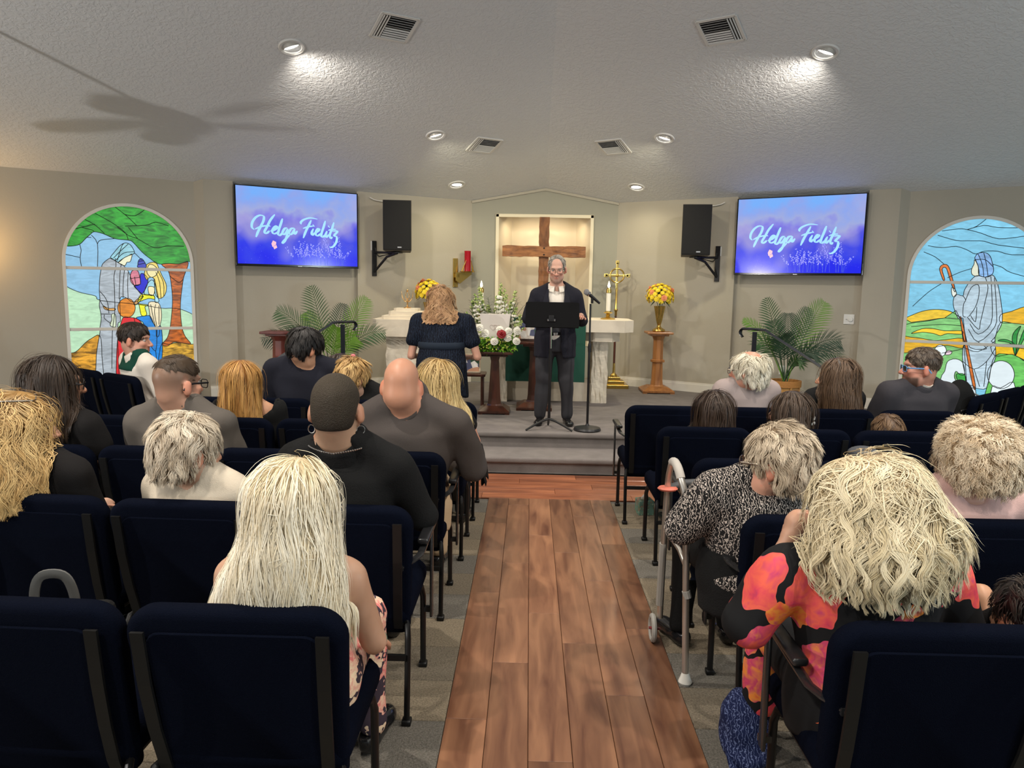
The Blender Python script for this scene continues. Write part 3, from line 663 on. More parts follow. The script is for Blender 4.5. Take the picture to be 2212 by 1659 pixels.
# ------------------------------------------------------------ screens
def screen_mat():
    m = bpy.data.materials.new('screen_picture'); m.use_nodes = True; N, L = nt(m); b = N['Principled BSDF']
    tc = N.new('ShaderNodeTexCoord'); sp = N.new('ShaderNodeSeparateXYZ'); L.new(tc.outputs['Object'], sp.inputs[0])
    v = N.new('ShaderNodeMapRange'); v.inputs[1].default_value = -.455; v.inputs[2].default_value = .455; L.new(sp.outputs['Z'], v.inputs[0])
    nz = N.new('ShaderNodeTexNoise'); nz.inputs['Scale'].default_value = 3.2; nz.inputs['Detail'].default_value = 3; L.new(tc.outputs['Object'], nz.inputs['Vector'])
    n2 = N.new('ShaderNodeMapRange'); n2.inputs[1].default_value = .3; n2.inputs[2].default_value = .7; n2.inputs[3].default_value = -.17; n2.inputs[4].default_value = .17; L.new(nz.outputs[0], n2.inputs[0])
    ad = N.new('ShaderNodeMath'); ad.operation = 'ADD'; L.new(v.outputs[0], ad.inputs[0]); L.new(n2.outputs[0], ad.inputs[1])
    r = ramp(N, [(0, srgb(22, 30, 235)), (.25, srgb(48, 62, 232)), (.45, srgb(80, 84, 222)), (.58, srgb(128, 124, 228)), (.72, srgb(158, 170, 222)), (.85, srgb(140, 165, 235)), (1, srgb(118, 175, 250))]); L.new(ad.outputs[0], r.inputs[0])
    nb = N.new('ShaderNodeTexNoise'); nb.inputs['Scale'].default_value = 2.1; nb.inputs['Detail'].default_value = 1; mp = N.new('ShaderNodeMapping'); mp.inputs['Location'].default_value = (3.3, 0, 1.7); L.new(tc.outputs['Object'], mp.inputs[0]); L.new(mp.outputs[0], nb.inputs['Vector'])
    rb = ramp(N, [(.52, (0, 0, 0)), (.72, (.55, .55, .55))]); L.new(nb.outputs[0], rb.inputs[0])
    mx = N.new('ShaderNodeMix'); mx.data_type = 'RGBA'; L.new(rb.outputs[0], mx.inputs['Factor']); L.new(r.outputs[0], mx.inputs['A']); mx.inputs['B'].default_value = (*srgb(178, 172, 214), 1)
    fl = N.new('ShaderNodeTexVoronoi'); fl.inputs['Scale'].default_value = 26; L.new(tc.outputs['Object'], fl.inputs['Vector'])
    fr = ramp(N, [(.0, (.5, .5, .5)), (.16, (0, 0, 0))]); L.new(fl.outputs['Distance'], fr.inputs[0])
    lo = N.new('ShaderNodeMapRange'); lo.inputs[1].default_value = -.05; lo.inputs[2].default_value = -.2; L.new(sp.outputs['Z'], lo.inputs[0])
    mu = N.new('ShaderNodeMath'); mu.operation = 'MULTIPLY'; L.new(fr.outputs[0], mu.inputs[0]); L.new(lo.outputs[0], mu.inputs[1])
    m2 = N.new('ShaderNodeMix'); m2.data_type = 'RGBA'; L.new(mu.outputs[0], m2.inputs['Factor']); L.new(mx.outputs['Result'], m2.inputs['A']); m2.inputs['B'].default_value = (*srgb(140, 130, 255), 1)
    L.new(m2.outputs['Result'], b.inputs['Emission Color']); b.inputs['Emission Strength'].default_value = 1.0
    b.inputs['Base Color'].default_value = (.01, .01, .012, 1); b.inputs['Roughness'].default_value = .12; b.inputs['Specular IOR Level'].default_value = .5
    return m
M_screen = screen_mat()
M_letter = emis('screen_lettering', srgb(160, 220, 255), 1.0)
M_lav = emis('screen_lavender', srgb(150, 150, 255), .95)
M_lav2 = emis('screen_stem', srgb(70, 95, 220), .9)
M_bfly = emis('screen_butterfly', srgb(244, 190, 205), 1.0)
STROKES = [[(0.1249,0.4505),(0.106,0.4841),(0.1103,0.5472),(0.1371,0.6118),(0.1733,0.6458),(0.2043,0.6342),(0.2001,0.5718),(0.1771,0.4976),(0.154,0.4237),(0.1368,0.3528)],[(0.296,0.6693),(0.2581,0.5904),(0.2309,0.5034),(0.2087,0.4387),(0.2116,0.4102),(0.2291,0.4168),(0.2492,0.4452)],[(0.1301,0.4593),(0.1842,0.4984),(0.2347,0.5122),(0.2577,0.5063)],[(0.255,0.4434),(0.288,0.4589),(0.3122,0.494),(0.3074,0.5141),(0.2888,0.4976),(0.271,0.4475),(0.2797,0.4109),(0.3055,0.4194),(0.3221,0.4405)],[(0.3588,0.6203),(0.3449,0.5521),(0.3287,0.4776),(0.3186,0.4134),(0.3285,0.3901),(0.3435,0.4037),(0.3589,0.4344)],[(0.3973,0.4969),(0.3747,0.4848),(0.3559,0.4317),(0.3643,0.4057),(0.3871,0.4323),(0.4008,0.4875)],[(0.4008,0.4875),(0.394,0.3987),(0.3761,0.3235),(0.3546,0.2874),(0.3663,0.319),(0.418,0.4035)],[(0.4574,0.4983),(0.4293,0.488),(0.4111,0.4372),(0.4242,0.4114),(0.4435,0.4379),(0.4611,0.4938)],[(0.4611,0.4938),(0.451,0.4349),(0.4621,0.4212),(0.4825,0.464)],[(0.5176,0.5565),(0.5143,0.5857),(0.5417,0.6234),(0.5961,0.6508),(0.6583,0.6394)],[(0.6034,0.6206),(0.5789,0.5409),(0.5545,0.4638),(0.5314,0.3683)],[(0.5305,0.501),(0.5787,0.5284),(0.6256,0.5421)],[(0.6212,0.5054),(0.6046,0.4438),(0.612,0.417),(0.6321,0.4527)],[(0.6202,0.5453),(0.6258,0.5534)],[(0.632,0.4439),(0.6599,0.4718),(0.6737,0.5008),(0.6604,0.507),(0.6425,0.4663),(0.6434,0.4162),(0.663,0.4142),(0.6848,0.4453)],[(0.7269,0.6223),(0.7123,0.5426),(0.6954,0.4652),(0.689,0.4053),(0.7064,0.3993),(0.7244,0.4327)],[(0.7411,0.4824),(0.7267,0.424),(0.7343,0.3968),(0.7565,0.4357)],[(0.7546,0.5408),(0.7603,0.549)],[(0.803,0.6081),(0.784,0.5121),(0.7653,0.4315),(0.772,0.3837),(0.7876,0.4043)],[(0.75,0.4935),(0.788,0.5075),(0.8205,0.5133)],[(0.7877,0.4846),(0.834,0.4866),(0.8032,0.4223),(0.825,0.409),(0.8243,0.3474),(0.8015,0.2814),(0.7745,0.2562),(0.7592,0.2652)]]
def spline(pts, n=8):
    if len(pts) < 3: return [tuple(p) for p in pts]
    out = []; m = len(pts)
    for i in range(m-1):
        p = [pts[min(max(i+k, 0), m-1)] for k in (-1, 0, 1, 2)]
        for j in range(n):
            u = j/n
            out.append(tuple(.5*((2*p[1][d])+(-p[0][d]+p[2][d])*u+(2*p[0][d]-5*p[1][d]+4*p[2][d]-p[3][d])*u*u+(-p[0][d]+3*p[1][d]-3*p[2][d]+p[3][d])*u**3) for d in range(len(pts[0]))))
    out.append(tuple(pts[-1])); return out
def lettering():
    mb = MB(); W, H = 1.44, .89
    for k, st in enumerate(STROKES):
        P = [((u-.5)*W, (v-.5)*H) for u, v in spline(st, 8)]
        n = len(P); lvec = []
        for i in range(n):
            a, b_ = P[max(i-1, 0)], P[min(i+1, n-1)]; dx, dz = b_[0]-a[0], b_[1]-a[1]; l = math.hypot(dx, dz) or 1; dx /= l; dz /= l
            steep = abs(dz*.95+dx*.3)                                   # broad strokes run down-left
            w = .0065+.0085*steep**1.5
            w *= .45+.55*min(1, min(i, n-1-i)/5) if n > 4 else 1.2
            lvec.append((P[i], (-dz*w, dx*w)))
        vs = []; fs = []
        for (p, q_) in lvec: vs += [(p[0]+q_[0], -.0335-k*.0001, p[1]+q_[1]), (p[0]-q_[0], -.0335-k*.0001, p[1]-q_[1])]
        for i in range(n-1): fs.append((2*i, 2*i+1, 2*i+3, 2*i+2))
        mb.add(vs, fs)
    return mb
def lavender():
    a, b_ = MB(), MB(); rr = random.Random(3)
    for k in range(26):
        x = rr.uniform(-.15, .62); z0 = -.44; h = rr.uniform(.18, .42)*(1-abs(x-.2)*.5); lean = rr.uniform(-.12, .1)
        P = [(x+lean*u*u, -.0312, z0+h*u) for u in (0, .3, .6, .85, 1)]
        for p, q_ in zip(P[:-1], P[1:]): b_.quad((p[0]-.002, p[1], p[2]), (p[0]+.002, p[1], p[2]), (q_[0]+.0015, q_[1], q_[2]), (q_[0]-.0015, q_[1], q_[2]))
        for j in range(14):
            u = .45+.55*j/13; cx = x+lean*u*u+rr.uniform(-.018, .018); cz = z0+h*u+rr.uniform(-.006, .006); r_ = rr.uniform(.004, .009)
            a.add([(cx+r_*math.cos(w), -.0316-j*1e-5, cz+r_*math.sin(w)) for w in (0, 1.2, 2.5, 3.8, 5)], [(0, 1, 2, 3, 4)])
    return a, b_
for s, side in ((-1, 'left'), (1, 'right')):
    c = wp(s, 2.455, 2.355, .06)
    e = empty('television', c, -s*TH, 'large black-framed flat screen showing a name over lavender, on the %s wall' % side, 'television')
    mb = MB(); mb.box((0, 0, 0), (1.52, .05, .955), bev=.006); mb.build('casing', M_blackg, e)
    mb = MB(); mb.box((0, .055, -.02), (.5, .07, .4), bev=.004); mb.build('wall_mount', M_black, e)
    mb = MB(); mb.box((0, -.0265, .008), (1.48, .008, .915)); mb.build('screen', M_screen, e)
    lettering().build('lettering', M_letter, e, fix=False)
    a, b_ = lavender(); tag(a.build('lavender_blossom', M_lav, e, fix=False), kind='stuff'); tag(b_.build('lavender_stem', M_lav2, e, fix=False), kind='stuff')
    bf = MB()
    for poly in ([(.275, .42), (.262, .375), (.27, .33), (.30, .365), (.302, .40)], [(.302, .36), (.275, .335), (.285, .30), (.31, .325)]):
        bf.add([((u-.5)*1.44-.12*0, -.0322, (v-.5)*.89-.09) for u, v in poly], [tuple(range(len(poly)))])
    bf.build('butterfly', M_bfly, e, fix=False)
    mb = MB(); mb.box((0, -.0275, -.4665), (.05, .004, .007)); mb.build('maker_badge', mat('badge_silver', (.5, .5, .52), .3, metal=.8), e)
# ------------------------------------------------------------ loudspeakers, brackets, cables, wall plates
M_grille = mat('speaker_grille', (.010, .010, .011), .8, bump=(900, .6))
M_cab = mat('speaker_cabinet', (.085, .075, .062), .6)
for s, side in ((-1, 'left'), (1, 'right')):
    # body hangs in front of the wall, front face square to the hall
    fc = wp(s, 1.26, 0, .36); yaw = R(-6)*s
    e = empty('loudspeaker', (fc.x, fc.y, 2.43), yaw, 'black wall-hung loudspeaker between the cross and the %s screen' % side, 'loudspeaker')
    mb = MB(); inn = -s*1.0
    bot = [(-.18, -.14, -.315), (.18, -.14, -.315), (.15, .16, -.33), (-.15, .16, -.33)]; topq = [(-.18, -.14, .315), (.18, -.14, .315), (.15, .16, .315), (-.15, .16, .315)]
    mb.hexa(bot, topq); mb.build('cabinet', M_cab, e)
    mb = MB(); mb.box((0, -.148, 0), (.355, .02, .62), bev=.012, seg=3); mb.build('grille', M_grille, e)
    mb = MB(); mb.box((0.03, -.160, -.275), (.05, .004, .014)); mb.build('maker_badge', mat('badge_silver', (.5, .5, .52), .3, metal=.8), e)
    wl = wp(s, 1.455, 0, .012)
    b_ = empty('speaker_bracket', wl+Vector((0, 0, 1.8)), -s*TH, 'black steel wall bracket under the %s loudspeaker' % side, 'bracket')
    mb = MB(); mb.box((0, 0, .22), (.06, .022, .46), bev=.003); mb.build('wall_plate', M_black, b_)
    mb = MB(); d = (fc+Vector((0, 0, 2.11))-(wl+Vector((0, 0, 1.8)))); d.rotate(Matrix.Rotation(s*TH, 3, 'Z'))
    t_ = Vector((d.x*.95, d.y, d.z-.02))
    mb.tube([(0, -.01, .05), (t_.x*.55, t_.y*.55, .24), (t_.x, t_.y, t_.z)], .018, n=6); mb.tube([(0, -.01, .30), (t_.x, t_.y, t_.z)], .016, n=6); mb.build('strut', M_black, b_)
    mb = MB(); mb.lathe([(.07, 0), (.07, .012)], (t_.x, t_.y, t_.z-.004), n=16); mb.build('swivel_plate', M_black, b_)
    k = MB(); P = [wp(s, 1.445, 2.16, .02), wp(s, 1.43, 2.09, .03), wp(s, 1.40, 2.05, .04), wp(s, 1.36, 2.06, .08), Vector((fc.x, fc.y, 2.10))+nrm(s)*-.02]
    k.tube([Vector(p) for p in spline([tuple(q_) for q_ in P], 6)], .006, n=6)
    tag(k.build('power_cord', M_black), 'black power cord from the wall socket to the %s loudspeaker' % side, 'cord')
    k = MB(); P = [wp(s, 1.52, 2.805, .03), wp(s, 1.44, 2.775, .03), wp(s, 1.3, 2.765, .05), wp(s, 1.18, 2.772, .12), Vector((fc.x+.02*s, fc.y+.05, 2.76))]
    k.tube([Vector(p) for p in spline([tuple(q_) for q_ in P], 6)], .006, n=6)
    tag(k.build('white_cable', M_white), 'white cable looping from the ceiling to the %s loudspeaker' % side, 'cable')
def plate(s, t, z, off, w, h, label, kind):
    e = empty(kind, wp(s, t, z, off), -s*TH, label, 'switch' if kind == 'dimmer_switch' else 'socket')
    MB().box((0, -.004, 0), (w, .008, h), bev=.003).build('cover_plate', M_white, e)
    if kind == 'dimmer_switch':
        mb = MB(); mb.lathe([(.026, 0), (.024, .018), (.002, .02)], (.022, -.008, 0), n=18, M=Matrix.Rotation(R(90), 3, 'X')); mb.build('knob', M_white, e, smooth=True)
        MB().lathe([(.007, 0), (.006, .012)], (-.025, -.008, 0), n=10, M=Matrix.Rotation(R(90), 3, 'X')).build('small_button', M_refl, e)
    else:
        for zz in (.024, -.024):
            MB().box((0, -.009, zz), (.034, .004, .03), bev=.002).build('socket_face', mat('ivory_plastic', (.6, .58, .52), .5), e)
        return e
p_ = plate(-1, 1.463, 2.185, .001, .075, .12, 'white wall socket beside the left loudspeaker bracket', 'wall_socket')
plate(1, 1.46, 2.18, .001, .075, .12, 'white wall socket beside the right loudspeaker bracket', 'wall_socket')
plate(1, 2.335, .68, -.079, .075, .12, 'white wall socket low on the wall behind the right palm', 'wall_socket')
plate(1, 3.08, 1.357, -.079, .12, .12, 'square white dimmer switch right of the right palm', 'dimmer_switch')
# ------------------------------------------------------------ cross and sanctuary lamp
M_beam = wood('rough_beam', srgb(92, 52, 26), srgb(172, 112, 64), scale=(3, 3, 1.2), rough=.55, bump=.9, nscale=5)
M_beam2 = wood('rough_crossbeam', srgb(92, 52, 26), srgb(178, 118, 68), scale=(1.2, 3, 4), rough=.55, bump=.9, nscale=5)
def hewn(name, size, m, parent, c, seed, nsub):
    bm = bmesh.new(); bmesh.ops.create_cube(bm, size=1)
    for v in bm.verts: v.co = Vector((v.co.x*size[0], v.co.y*size[1], v.co.z*size[2]))
    ax = max(range(3), key=lambda i: size[i])
    es = [e for e in bm.edges if abs((e.verts[0].co-e.verts[1].co)[ax]) > size[ax]*.9]
    bmesh.ops.subdivide_edges(bm, edges=es, cuts=nsub); bmesh.ops.bevel(bm, geom=list(bm.edges), offset=.006, segments=1, affect='EDGES') if False else None
    r_ = random.Random(seed)
    for v in bm.verts: v.co += Vector([r_.uniform(-.006, .006) if i != ax else 0 for i in range(3)]); v.co += Vector(c)
    me = bpy.data.meshes.new(name); bm.to_mesh(me); bm.free(); return link(name, me, m, parent)
e = empty('cross', (XC-.005, 10.58, 1.0), 0, 'large rough-hewn wooden cross hanging in the front recess', 'cross')
hewn('upright', (.14, .10, 1.70), M_beam, e, (0, .03, .80), 1, 24)
hewn('crossbeam', (1.165, .11, .15), M_beam2, e, (0, -.005, 1.175), 2, 18)
for dz in (1.22, 1.13): MB().lathe([(.012, 0), (.012, .008), (.002, .012)], (.0, -.062, dz), n=8, M=Matrix.Rotation(R(90), 3, 'X')).build('bolt', M_black, e)
MB().box((0, .24, 1.5), (.05, .34, .05)).build('wall_fixing', M_black, e)
M_red = mat('ruby_glass', (.40, .006, .018), .08, trans=.35, emit=((.5, .004, .012), .05))
c = wp(-1, .16, 1.70, .001)
e = empty('sanctuary_lamp', c, TH, 'brass wall lamp with a tall red glass cylinder left of the cross', 'lamp')
MB().box((-.10, -.010, .16), (.07, .02, .40), bev=.003).build('back_plate', M_brass, e)
mb = MB(); mb.prism([(-.13, .05), (-.07, .01), (.11, .14), (.11, .165), (-.13, .165)], (0, -.10, 0), (1, 0, 0), (0, 0, 1), (0, 1, 0), .02); mb.box((-.10, -.05, .12), (.04, .1, .05)); mb.build('arm', M_brass, e)
MB().lathe([(.05, 0), (.105, .006), (.11, .016), (.06, .022)], (.04, -.11, .165), n=24).build('drip_tray', M_brass, e, smooth=True)
for w in (-.065, .065): MB().tube([(.04+w*1.35, -.11, .18), (.04+w*.6, -.14, .33)], [.012, .004], n=6).build('prong', M_brass, e)
MB().lathe([(.045, 0), (.046, .28), (.041, .28), (.040, .01)], (.04, -.11, .185), n=24).build('red_glass', M_red, e, smooth=True)
MB().lathe([(.012, .0), (.02, .015), (.004, .05)], (.04, -.11, .33), n=10).build('flame', emis('flame_red', (1, .25, .1), 2.5), e)
# ------------------------------------------------------------ wall sconce and leaf-blade fan at the left, just outside the frame: they make the glow and the shadow
c = wp(-1, 5.85, 2.0, -.09)
e = empty('wall_sconce', c, TH, 'warm glowing glass wall sconce on the slanted left wall beyond the window', 'lamp')
MB().lathe([(.06, 0), (.06, .02), (.02, .03)], M=Matrix.Rotation(R(90), 3, 'X')).build('back_plate', M_brass, e)
MB().tube([(0, -.02, 0), (0, -.1, -.03), (0, -.16, 0)], .01).build('arm', M_brass, e)
MB().lathe([(.03, 0), (.075, .05), (.09, .12), (.085, .12), (.07, .055), (.028, .008)], (0, -.16, 0), n=24).build('shade', emis('sconce_glass', (1, .7, .35), 3), e, smooth=True)
FX, FY = -4.60, 5.05; fz = ceil_z(FX, FY)
e = empty('ceiling_fan', (FX, FY, 2.69), 0, 'leaf-blade ceiling fan on a long rod above the left seats', 'fan')
MB().tube([(0, 0, .08), (0, 0, fz-2.69)], .014, n=10).build('down_rod', M_black, e)
MB().lathe([(.03, -.08), (.11, -.05), (.12, .02), (.08, .08), (.02, .10)], n=24).build('motor', M_black, e, smooth=True)
for k in range(5):
    a = 2*PI*k/5+.35; ca, sa = math.cos(a), math.sin(a)
    prof = [(.12, .02), (.2, .06), (.35, .115), (.5, .13), (.62, .10), (.70, .03)]
    vs = []
    for (r_, w) in prof: vs += [(r_*ca-w*sa, r_*sa+w*ca, .012), (r_*ca+w*sa, r_*sa-w*ca, -.012), (r_*ca+w*sa, r_*sa-w*ca, -.020), (r_*ca-w*sa, r_*sa+w*ca, .004)]
    fs = [(4*i+j, 4*i+(j+1) % 4, 4*i+4+(j+1) % 4, 4*i+4+j) for i in range(5) for j in range(4)]+[(3, 2, 1, 0), (20, 21, 22, 23)]
    MB().add(vs, fs).build('blade', wood('fan_blade', srgb(70, 50, 34), srgb(104, 78, 54)), e)

# ------------------------------------------------------------ altar group
ZS = .30
M_stone = mat('cream_stone', (.72, .64, .51), .8, bump=(14, .25, 6), var=(6, .08))
M_rough = mat('split_stone', (.70, .63, .51), .9, bump=(22, 1.0, 6), var=(9, .12))
M_green = mat('green_cloth', srgb(18, 70, 55), .9, sheen=.2, bump=(300, .15))
M_dkwood = wood('dark_mahogany', srgb(46, 22, 14), srgb(88, 46, 30), scale=(6, 6, 1), rough=.35, bump=.05, coat=.3)
M_oak = wood('oak_stand', srgb(128, 78, 38), srgb(182, 124, 70), scale=(8, 8, 1), rough=.4, bump=.08, coat=.2)
def slab_oct(mb, x0, x1, y0, y1, z0, z1, ch, M=None):
    p = [(x0+ch, y0), (x1-ch, y0), (x1, y0+ch), (x1, y1-ch), (x1-ch, y1), (x0+ch, y1), (x0, y1-ch), (x0, y0+ch)]
    mb.prism(p, (0, 0, z0), (1, 0, 0), (0, 1, 0), (0, 0, 1), z1-z0); return mb
def rough_block(name, c, size, seed, parent, n=7):
    bm = bmesh.new(); bmesh.ops.create_cube(bm, size=1); bmesh.ops.subdivide_edges(bm, edges=list(bm.edges), cuts=n, use_grid_fill=True); r_ = random.Random(seed)
    for v in bm.verts:
        v.co = Vector((v.co.x*size[0], v.co.y*size[1], v.co.z*size[2]))
        j = Vector((r_.uniform(-1, 1), r_.uniform(-1, 1), 0))*.011
        v.co += j + Vector(c)
    me = bpy.data.meshes.new(name); bm.to_mesh(me); bm.free(); return link(name, me, M_rough, parent)
AXc = .25
e = empty('altar', (AXc, 9.05, ZS), 0, 'white stone altar with two rough legs behind the standing man', 'altar')
mb = MB(); slab_oct(mb, -.98, .98, -.38, .38, .87, 1.01, .12); mb.build('table_slab', M_stone, e)
for s in (-1, 1):
    mb = MB(); slab_oct(mb, s*.63-.20, s*.63+.20, -.30, .30, .755, .87, .10); mb.build('capital', M_stone, e)
    rough_block('leg', (s*.605, -.02, .378), (.19, .30, .756), 5+s, e)
mb = MB(); mb.box((0, 0, .14), (1.02, .10, .28)); mb.build('plinth_panel', M_stone, e)
mb = MB()
P = [(-.40, -.05, 1.02), (-.40, -.385, 1.02), (-.40, -.392, 1.0), (-.40, -.392, .28)]; n = 18; vs = []
for i in range(n+1):
    u = i/n; x = -.52+.93*u
    for (a, b_, c) in P:
        wv = .006*math.sin(u*21)*max(0, (1.0-c))*1.5
        vs.append((x, b_-wv, c))
fs = [(i*4+j, i*4+j+1, (i+1)*4+j+1, (i+1)*4+j) for i in range(n) for j in range(3)]
mb.add(vs, fs); tag(mb.build('altar_cloth', M_green, None, smooth=True, loc=(AXc, 9.05, ZS)), 'dark green cloth hanging down the front of the altar', 'cloth')
def candle(x, y, z, label, h=.27, holder=True, r=.027):
    e = empty('altar_candle', (x, y, z), 0, label, 'candle')
    MB().lathe([(.085, 0), (.09, .012), (.05, .022), (.02, .035), (.03, .05), (.018, .065), (.05, .075), (.055, .085), (.034, .09), (.034, .10)], n=24).build('brass_holder', M_brass, e, smooth=True)
    MB().lathe([(r, .09), (r, .09+h), (r*.8, .10+h), (.003, .10+h)], n=20).build('wax', mat('candle_wax', (.82, .78, .66), .5), e, smooth=True)
    MB().lathe([(r+.003, .07+h), (r+.003, .115+h), (r*.6, .13+h), (r*.5, .10+h)], n=20).build('brass_follower', M_brass, e, smooth=True)
    MB().lathe([(.003, .13+h), (.016, .15+h), (.012, .175+h), (.002, .21+h)], n=12).build('flame', emis('flame', (1, .80, .42), 10), e, smooth=True)
    return e
candle(.945, 8.98, ZS+1.011, 'lit white candle in a brass holder on the right end of the altar', h=.245)
candle(-.585, 8.98, ZS+1.011, 'lit white candle behind the white flowers on the left end of the altar', h=.225)
# processional cross
e = empty('processional_cross', (1.20, 10.38, ZS), 0, 'brass processional cross on a dark pole behind the altar', 'cross')
mb = MB()
for k, (a, h) in enumerate(((.19, .05), (.135, .05), (.085, .05))): mb.box((0, 0, .025+k*.05), (2*a, 2*a, h), bev=.004)
mb.build('stepped_base', M_brass, e)
MB().lathe([(.05, .15), (.05, .17), (.02, .20), (.016, .34)], n=16).build('socket', M_brass, e, smooth=True)
MB().tube([(0, 0, .34), (0, 0, 1.02)], .016, n=12).build('pole', M_dkwood, e)
MB().lathe([(.016, 1.0), (.018, 1.06), (.03, 1.08), (.016, 1.10), (.014, 1.36)], n=14).build('brass_shaft', M_brass, e, smooth=True)
zc = 1.555; dx_ = -.10
mb = MB(); 
for (a0, a1, w) in (((0, -.20), (0, .16), .032), ((-.14, 0), (.14, 0), .032)):
    ax = Vector((a1[0]-a0[0], 0, a1[1]-a0[1])); c_ = Vector(((a0[0]+a1[0])/2, 0, zc+(a0[1]+a1[1])/2))
    mb.box(c_, (abs(ax.x)+w if ax.x else w, .016, abs(ax.z)+w if ax.z else w), bev=.004)
for (x_, z_) in ((-.155, 0), (.155, 0), (0, .18)): mb.box((x_, 0, zc+z_), (.05, .016, .05), bev=.004, M=Matrix.Rotation(R(0), 3, 'Y'))
mb.build('cross_head', M_brass, e)
MB().tube(arc((0, 0, zc), .095, 0, 2*PI*31/32, 31), .011, n=8, closed=True).build('ring', M_brass, e, smooth=True)
MB().ell((0, -.012, zc), (.022, .014, .022)).build('boss', M_brass, e, smooth=True)
# tabernacle pedestal at the left
e = empty('tabernacle_pedestal', (-1.50, 9.10, ZS), 0, 'stepped white stone pedestal left of the altar under a small gold ornament', 'pedestal')
mb = MB(); slab_oct(mb, -.37, .37, -.33, .33, .77, .975, .05); mb.build('slab', M_stone, e)
mb = MB(); slab_oct(mb, -.25, .25, -.25, .25, .725, .77, .03); mb.build('neck', M_stone, e)
rough_block('column', (0, 0, .3625), (.44, .44, .725), 9, e)
for k, (a, z0, z1) in enumerate(((.27, .975, 1.015), (.20, 1.015, 1.065), (.145, 1.065, 1.10))):
    mb = MB(); slab_oct(mb, -a, a, -a, a, z0, z1, .03); mb.build('tier', M_stone, e)
e = empty('gold_ornament', (-1.50, 9.10, ZS+1.10), 0, 'small gold ornament with upswept arms on top of the stone pedestal', 'ornament')
M_gold = mat('gold', (.80, .48, .20), .25, metal=1)
MB().lathe([(.045, 0), (.045, .008), (.012, .02), (.008, .07), (.014, .09), (.006, .12)], n=16).build('stem', M_gold, e, smooth=True)
for s in (-1, 1):
    MB().tube([(0, 0, .075), (s*.03, 0, .085), (s*.062, 0, .13), (s*.072, 0, .21)], [.007, .007, .006, .002], n=6).build('wing', M_gold, e, smooth=True)
    MB().tube([(0, 0, .10), (s*.02, 0, .12), (s*.022, 0, .165), (s*.008, 0, .20)], [.005, .005, .005, .003], n=6).build('arm', M_gold, e, smooth=True)
MB().ell((0, 0, .212), (.014, .014, .016)).build('orb', M_gold, e, smooth=True)
# ------------------------------------------------------------ pedestals
def pedestal(x, y, top_z, plate, shaft0, shaft1, base, m, label, name='pedestal', ring=False):
    e = empty(name, (x, y, ZS), 0, label, 'pedestal'); h = top_z-ZS
    mb = MB(); mb.box((0, 0, h-.014), (plate, plate, .028), bev=.006); mb.box((0, 0, h-.04), (plate*.72, plate*.72, .03), bev=.008); mb.build('top', m, e)
    mb = MB(); z0, z1 = .13, h-.05
    def ring_(r_, z): return [(r_*math.cos(PI/8+PI/4*i), r_*math.sin(PI/8+PI/4*i), z) for i in range(8)]
    st = [(shaft0*1.5, .07), (shaft0*1.15, .10), (shaft0*1.05, .16), (shaft1, z1-.06), (shaft1*1.25, z1-.02), (shaft1*1.5, z1+.012)]
    if ring: st[3:3] = [(shaft0*.95, .40), (shaft0*1.3, .41), (shaft0*1.3, .435), (shaft0*.95, .445)]
    vs = sum([ring_(*q_) for q_ in st], []); m_ = len(st)
    mb.add(vs, [(i*8+j, i*8+(j+1) % 8, (i+1)*8+(j+1) % 8, (i+1)*8+j) for i in range(m_-1) for j in range(8)]+[tuple(range(8))[::-1], tuple((m_-1)*8+j for j in range(8))])
    mb.build('shaft', m, e)
    mb = MB(); mb.hexa([(-base/2, -base/2, .012), (base/2, -base/2, .012), (base/2, base/2, .012), (-base/2, base/2, .012)], [(-base/2, -base/2, .035), (base/2, -base/2, .035), (base/2, base/2, .035), (-base/2, base/2, .035)])
    mb.hexa([(-base/2, -base/2, .035), (base/2, -base/2, .035), (base/2, base/2, .035), (-base/2, base/2, .035)], [(-base*.28, -base*.28, .085), (base*.28, -base*.28, .085), (base*.28, base*.28, .085), (-base*.28, base*.28, .085)])
    for sx in (-1, 1):
        for sy in (-1, 1): mb.box((sx*base*.43, sy*base*.43, .008), (base*.14, base*.14, .016))
    mb.build('base', m, e); return e
pedestal(-.37, 8.10, .985, .40, .068, .046, .34, M_dkwood, 'dark wooden pedestal carrying the white flower arrangement')
pedestal(.07, 8.42, 1.075, .38, .075, .06, .40, M_dkwood, 'dark wooden pedestal behind the man holding a framed photograph')
pedestal(1.735, 9.98, 1.115, .34, .075, .068, .42, M_oak, 'light oak pedestal with yellow flowers at the right of the altar', ring=True)
pedestal(-1.355, 9.98, 1.115, .34, .075, .068, .42, M_oak, 'light oak pedestal with yellow flowers at the left of the altar', ring=True)
pedestal(-2.86, 8.45, 1.135, .36, .095, .085, .36, wood('red_mahogany', srgb(70, 24, 18), srgb(110, 46, 34), scale=(6, 6, 1), rough=.4, bump=.05), 'reddish wooden pedestal half hidden by the left palm')
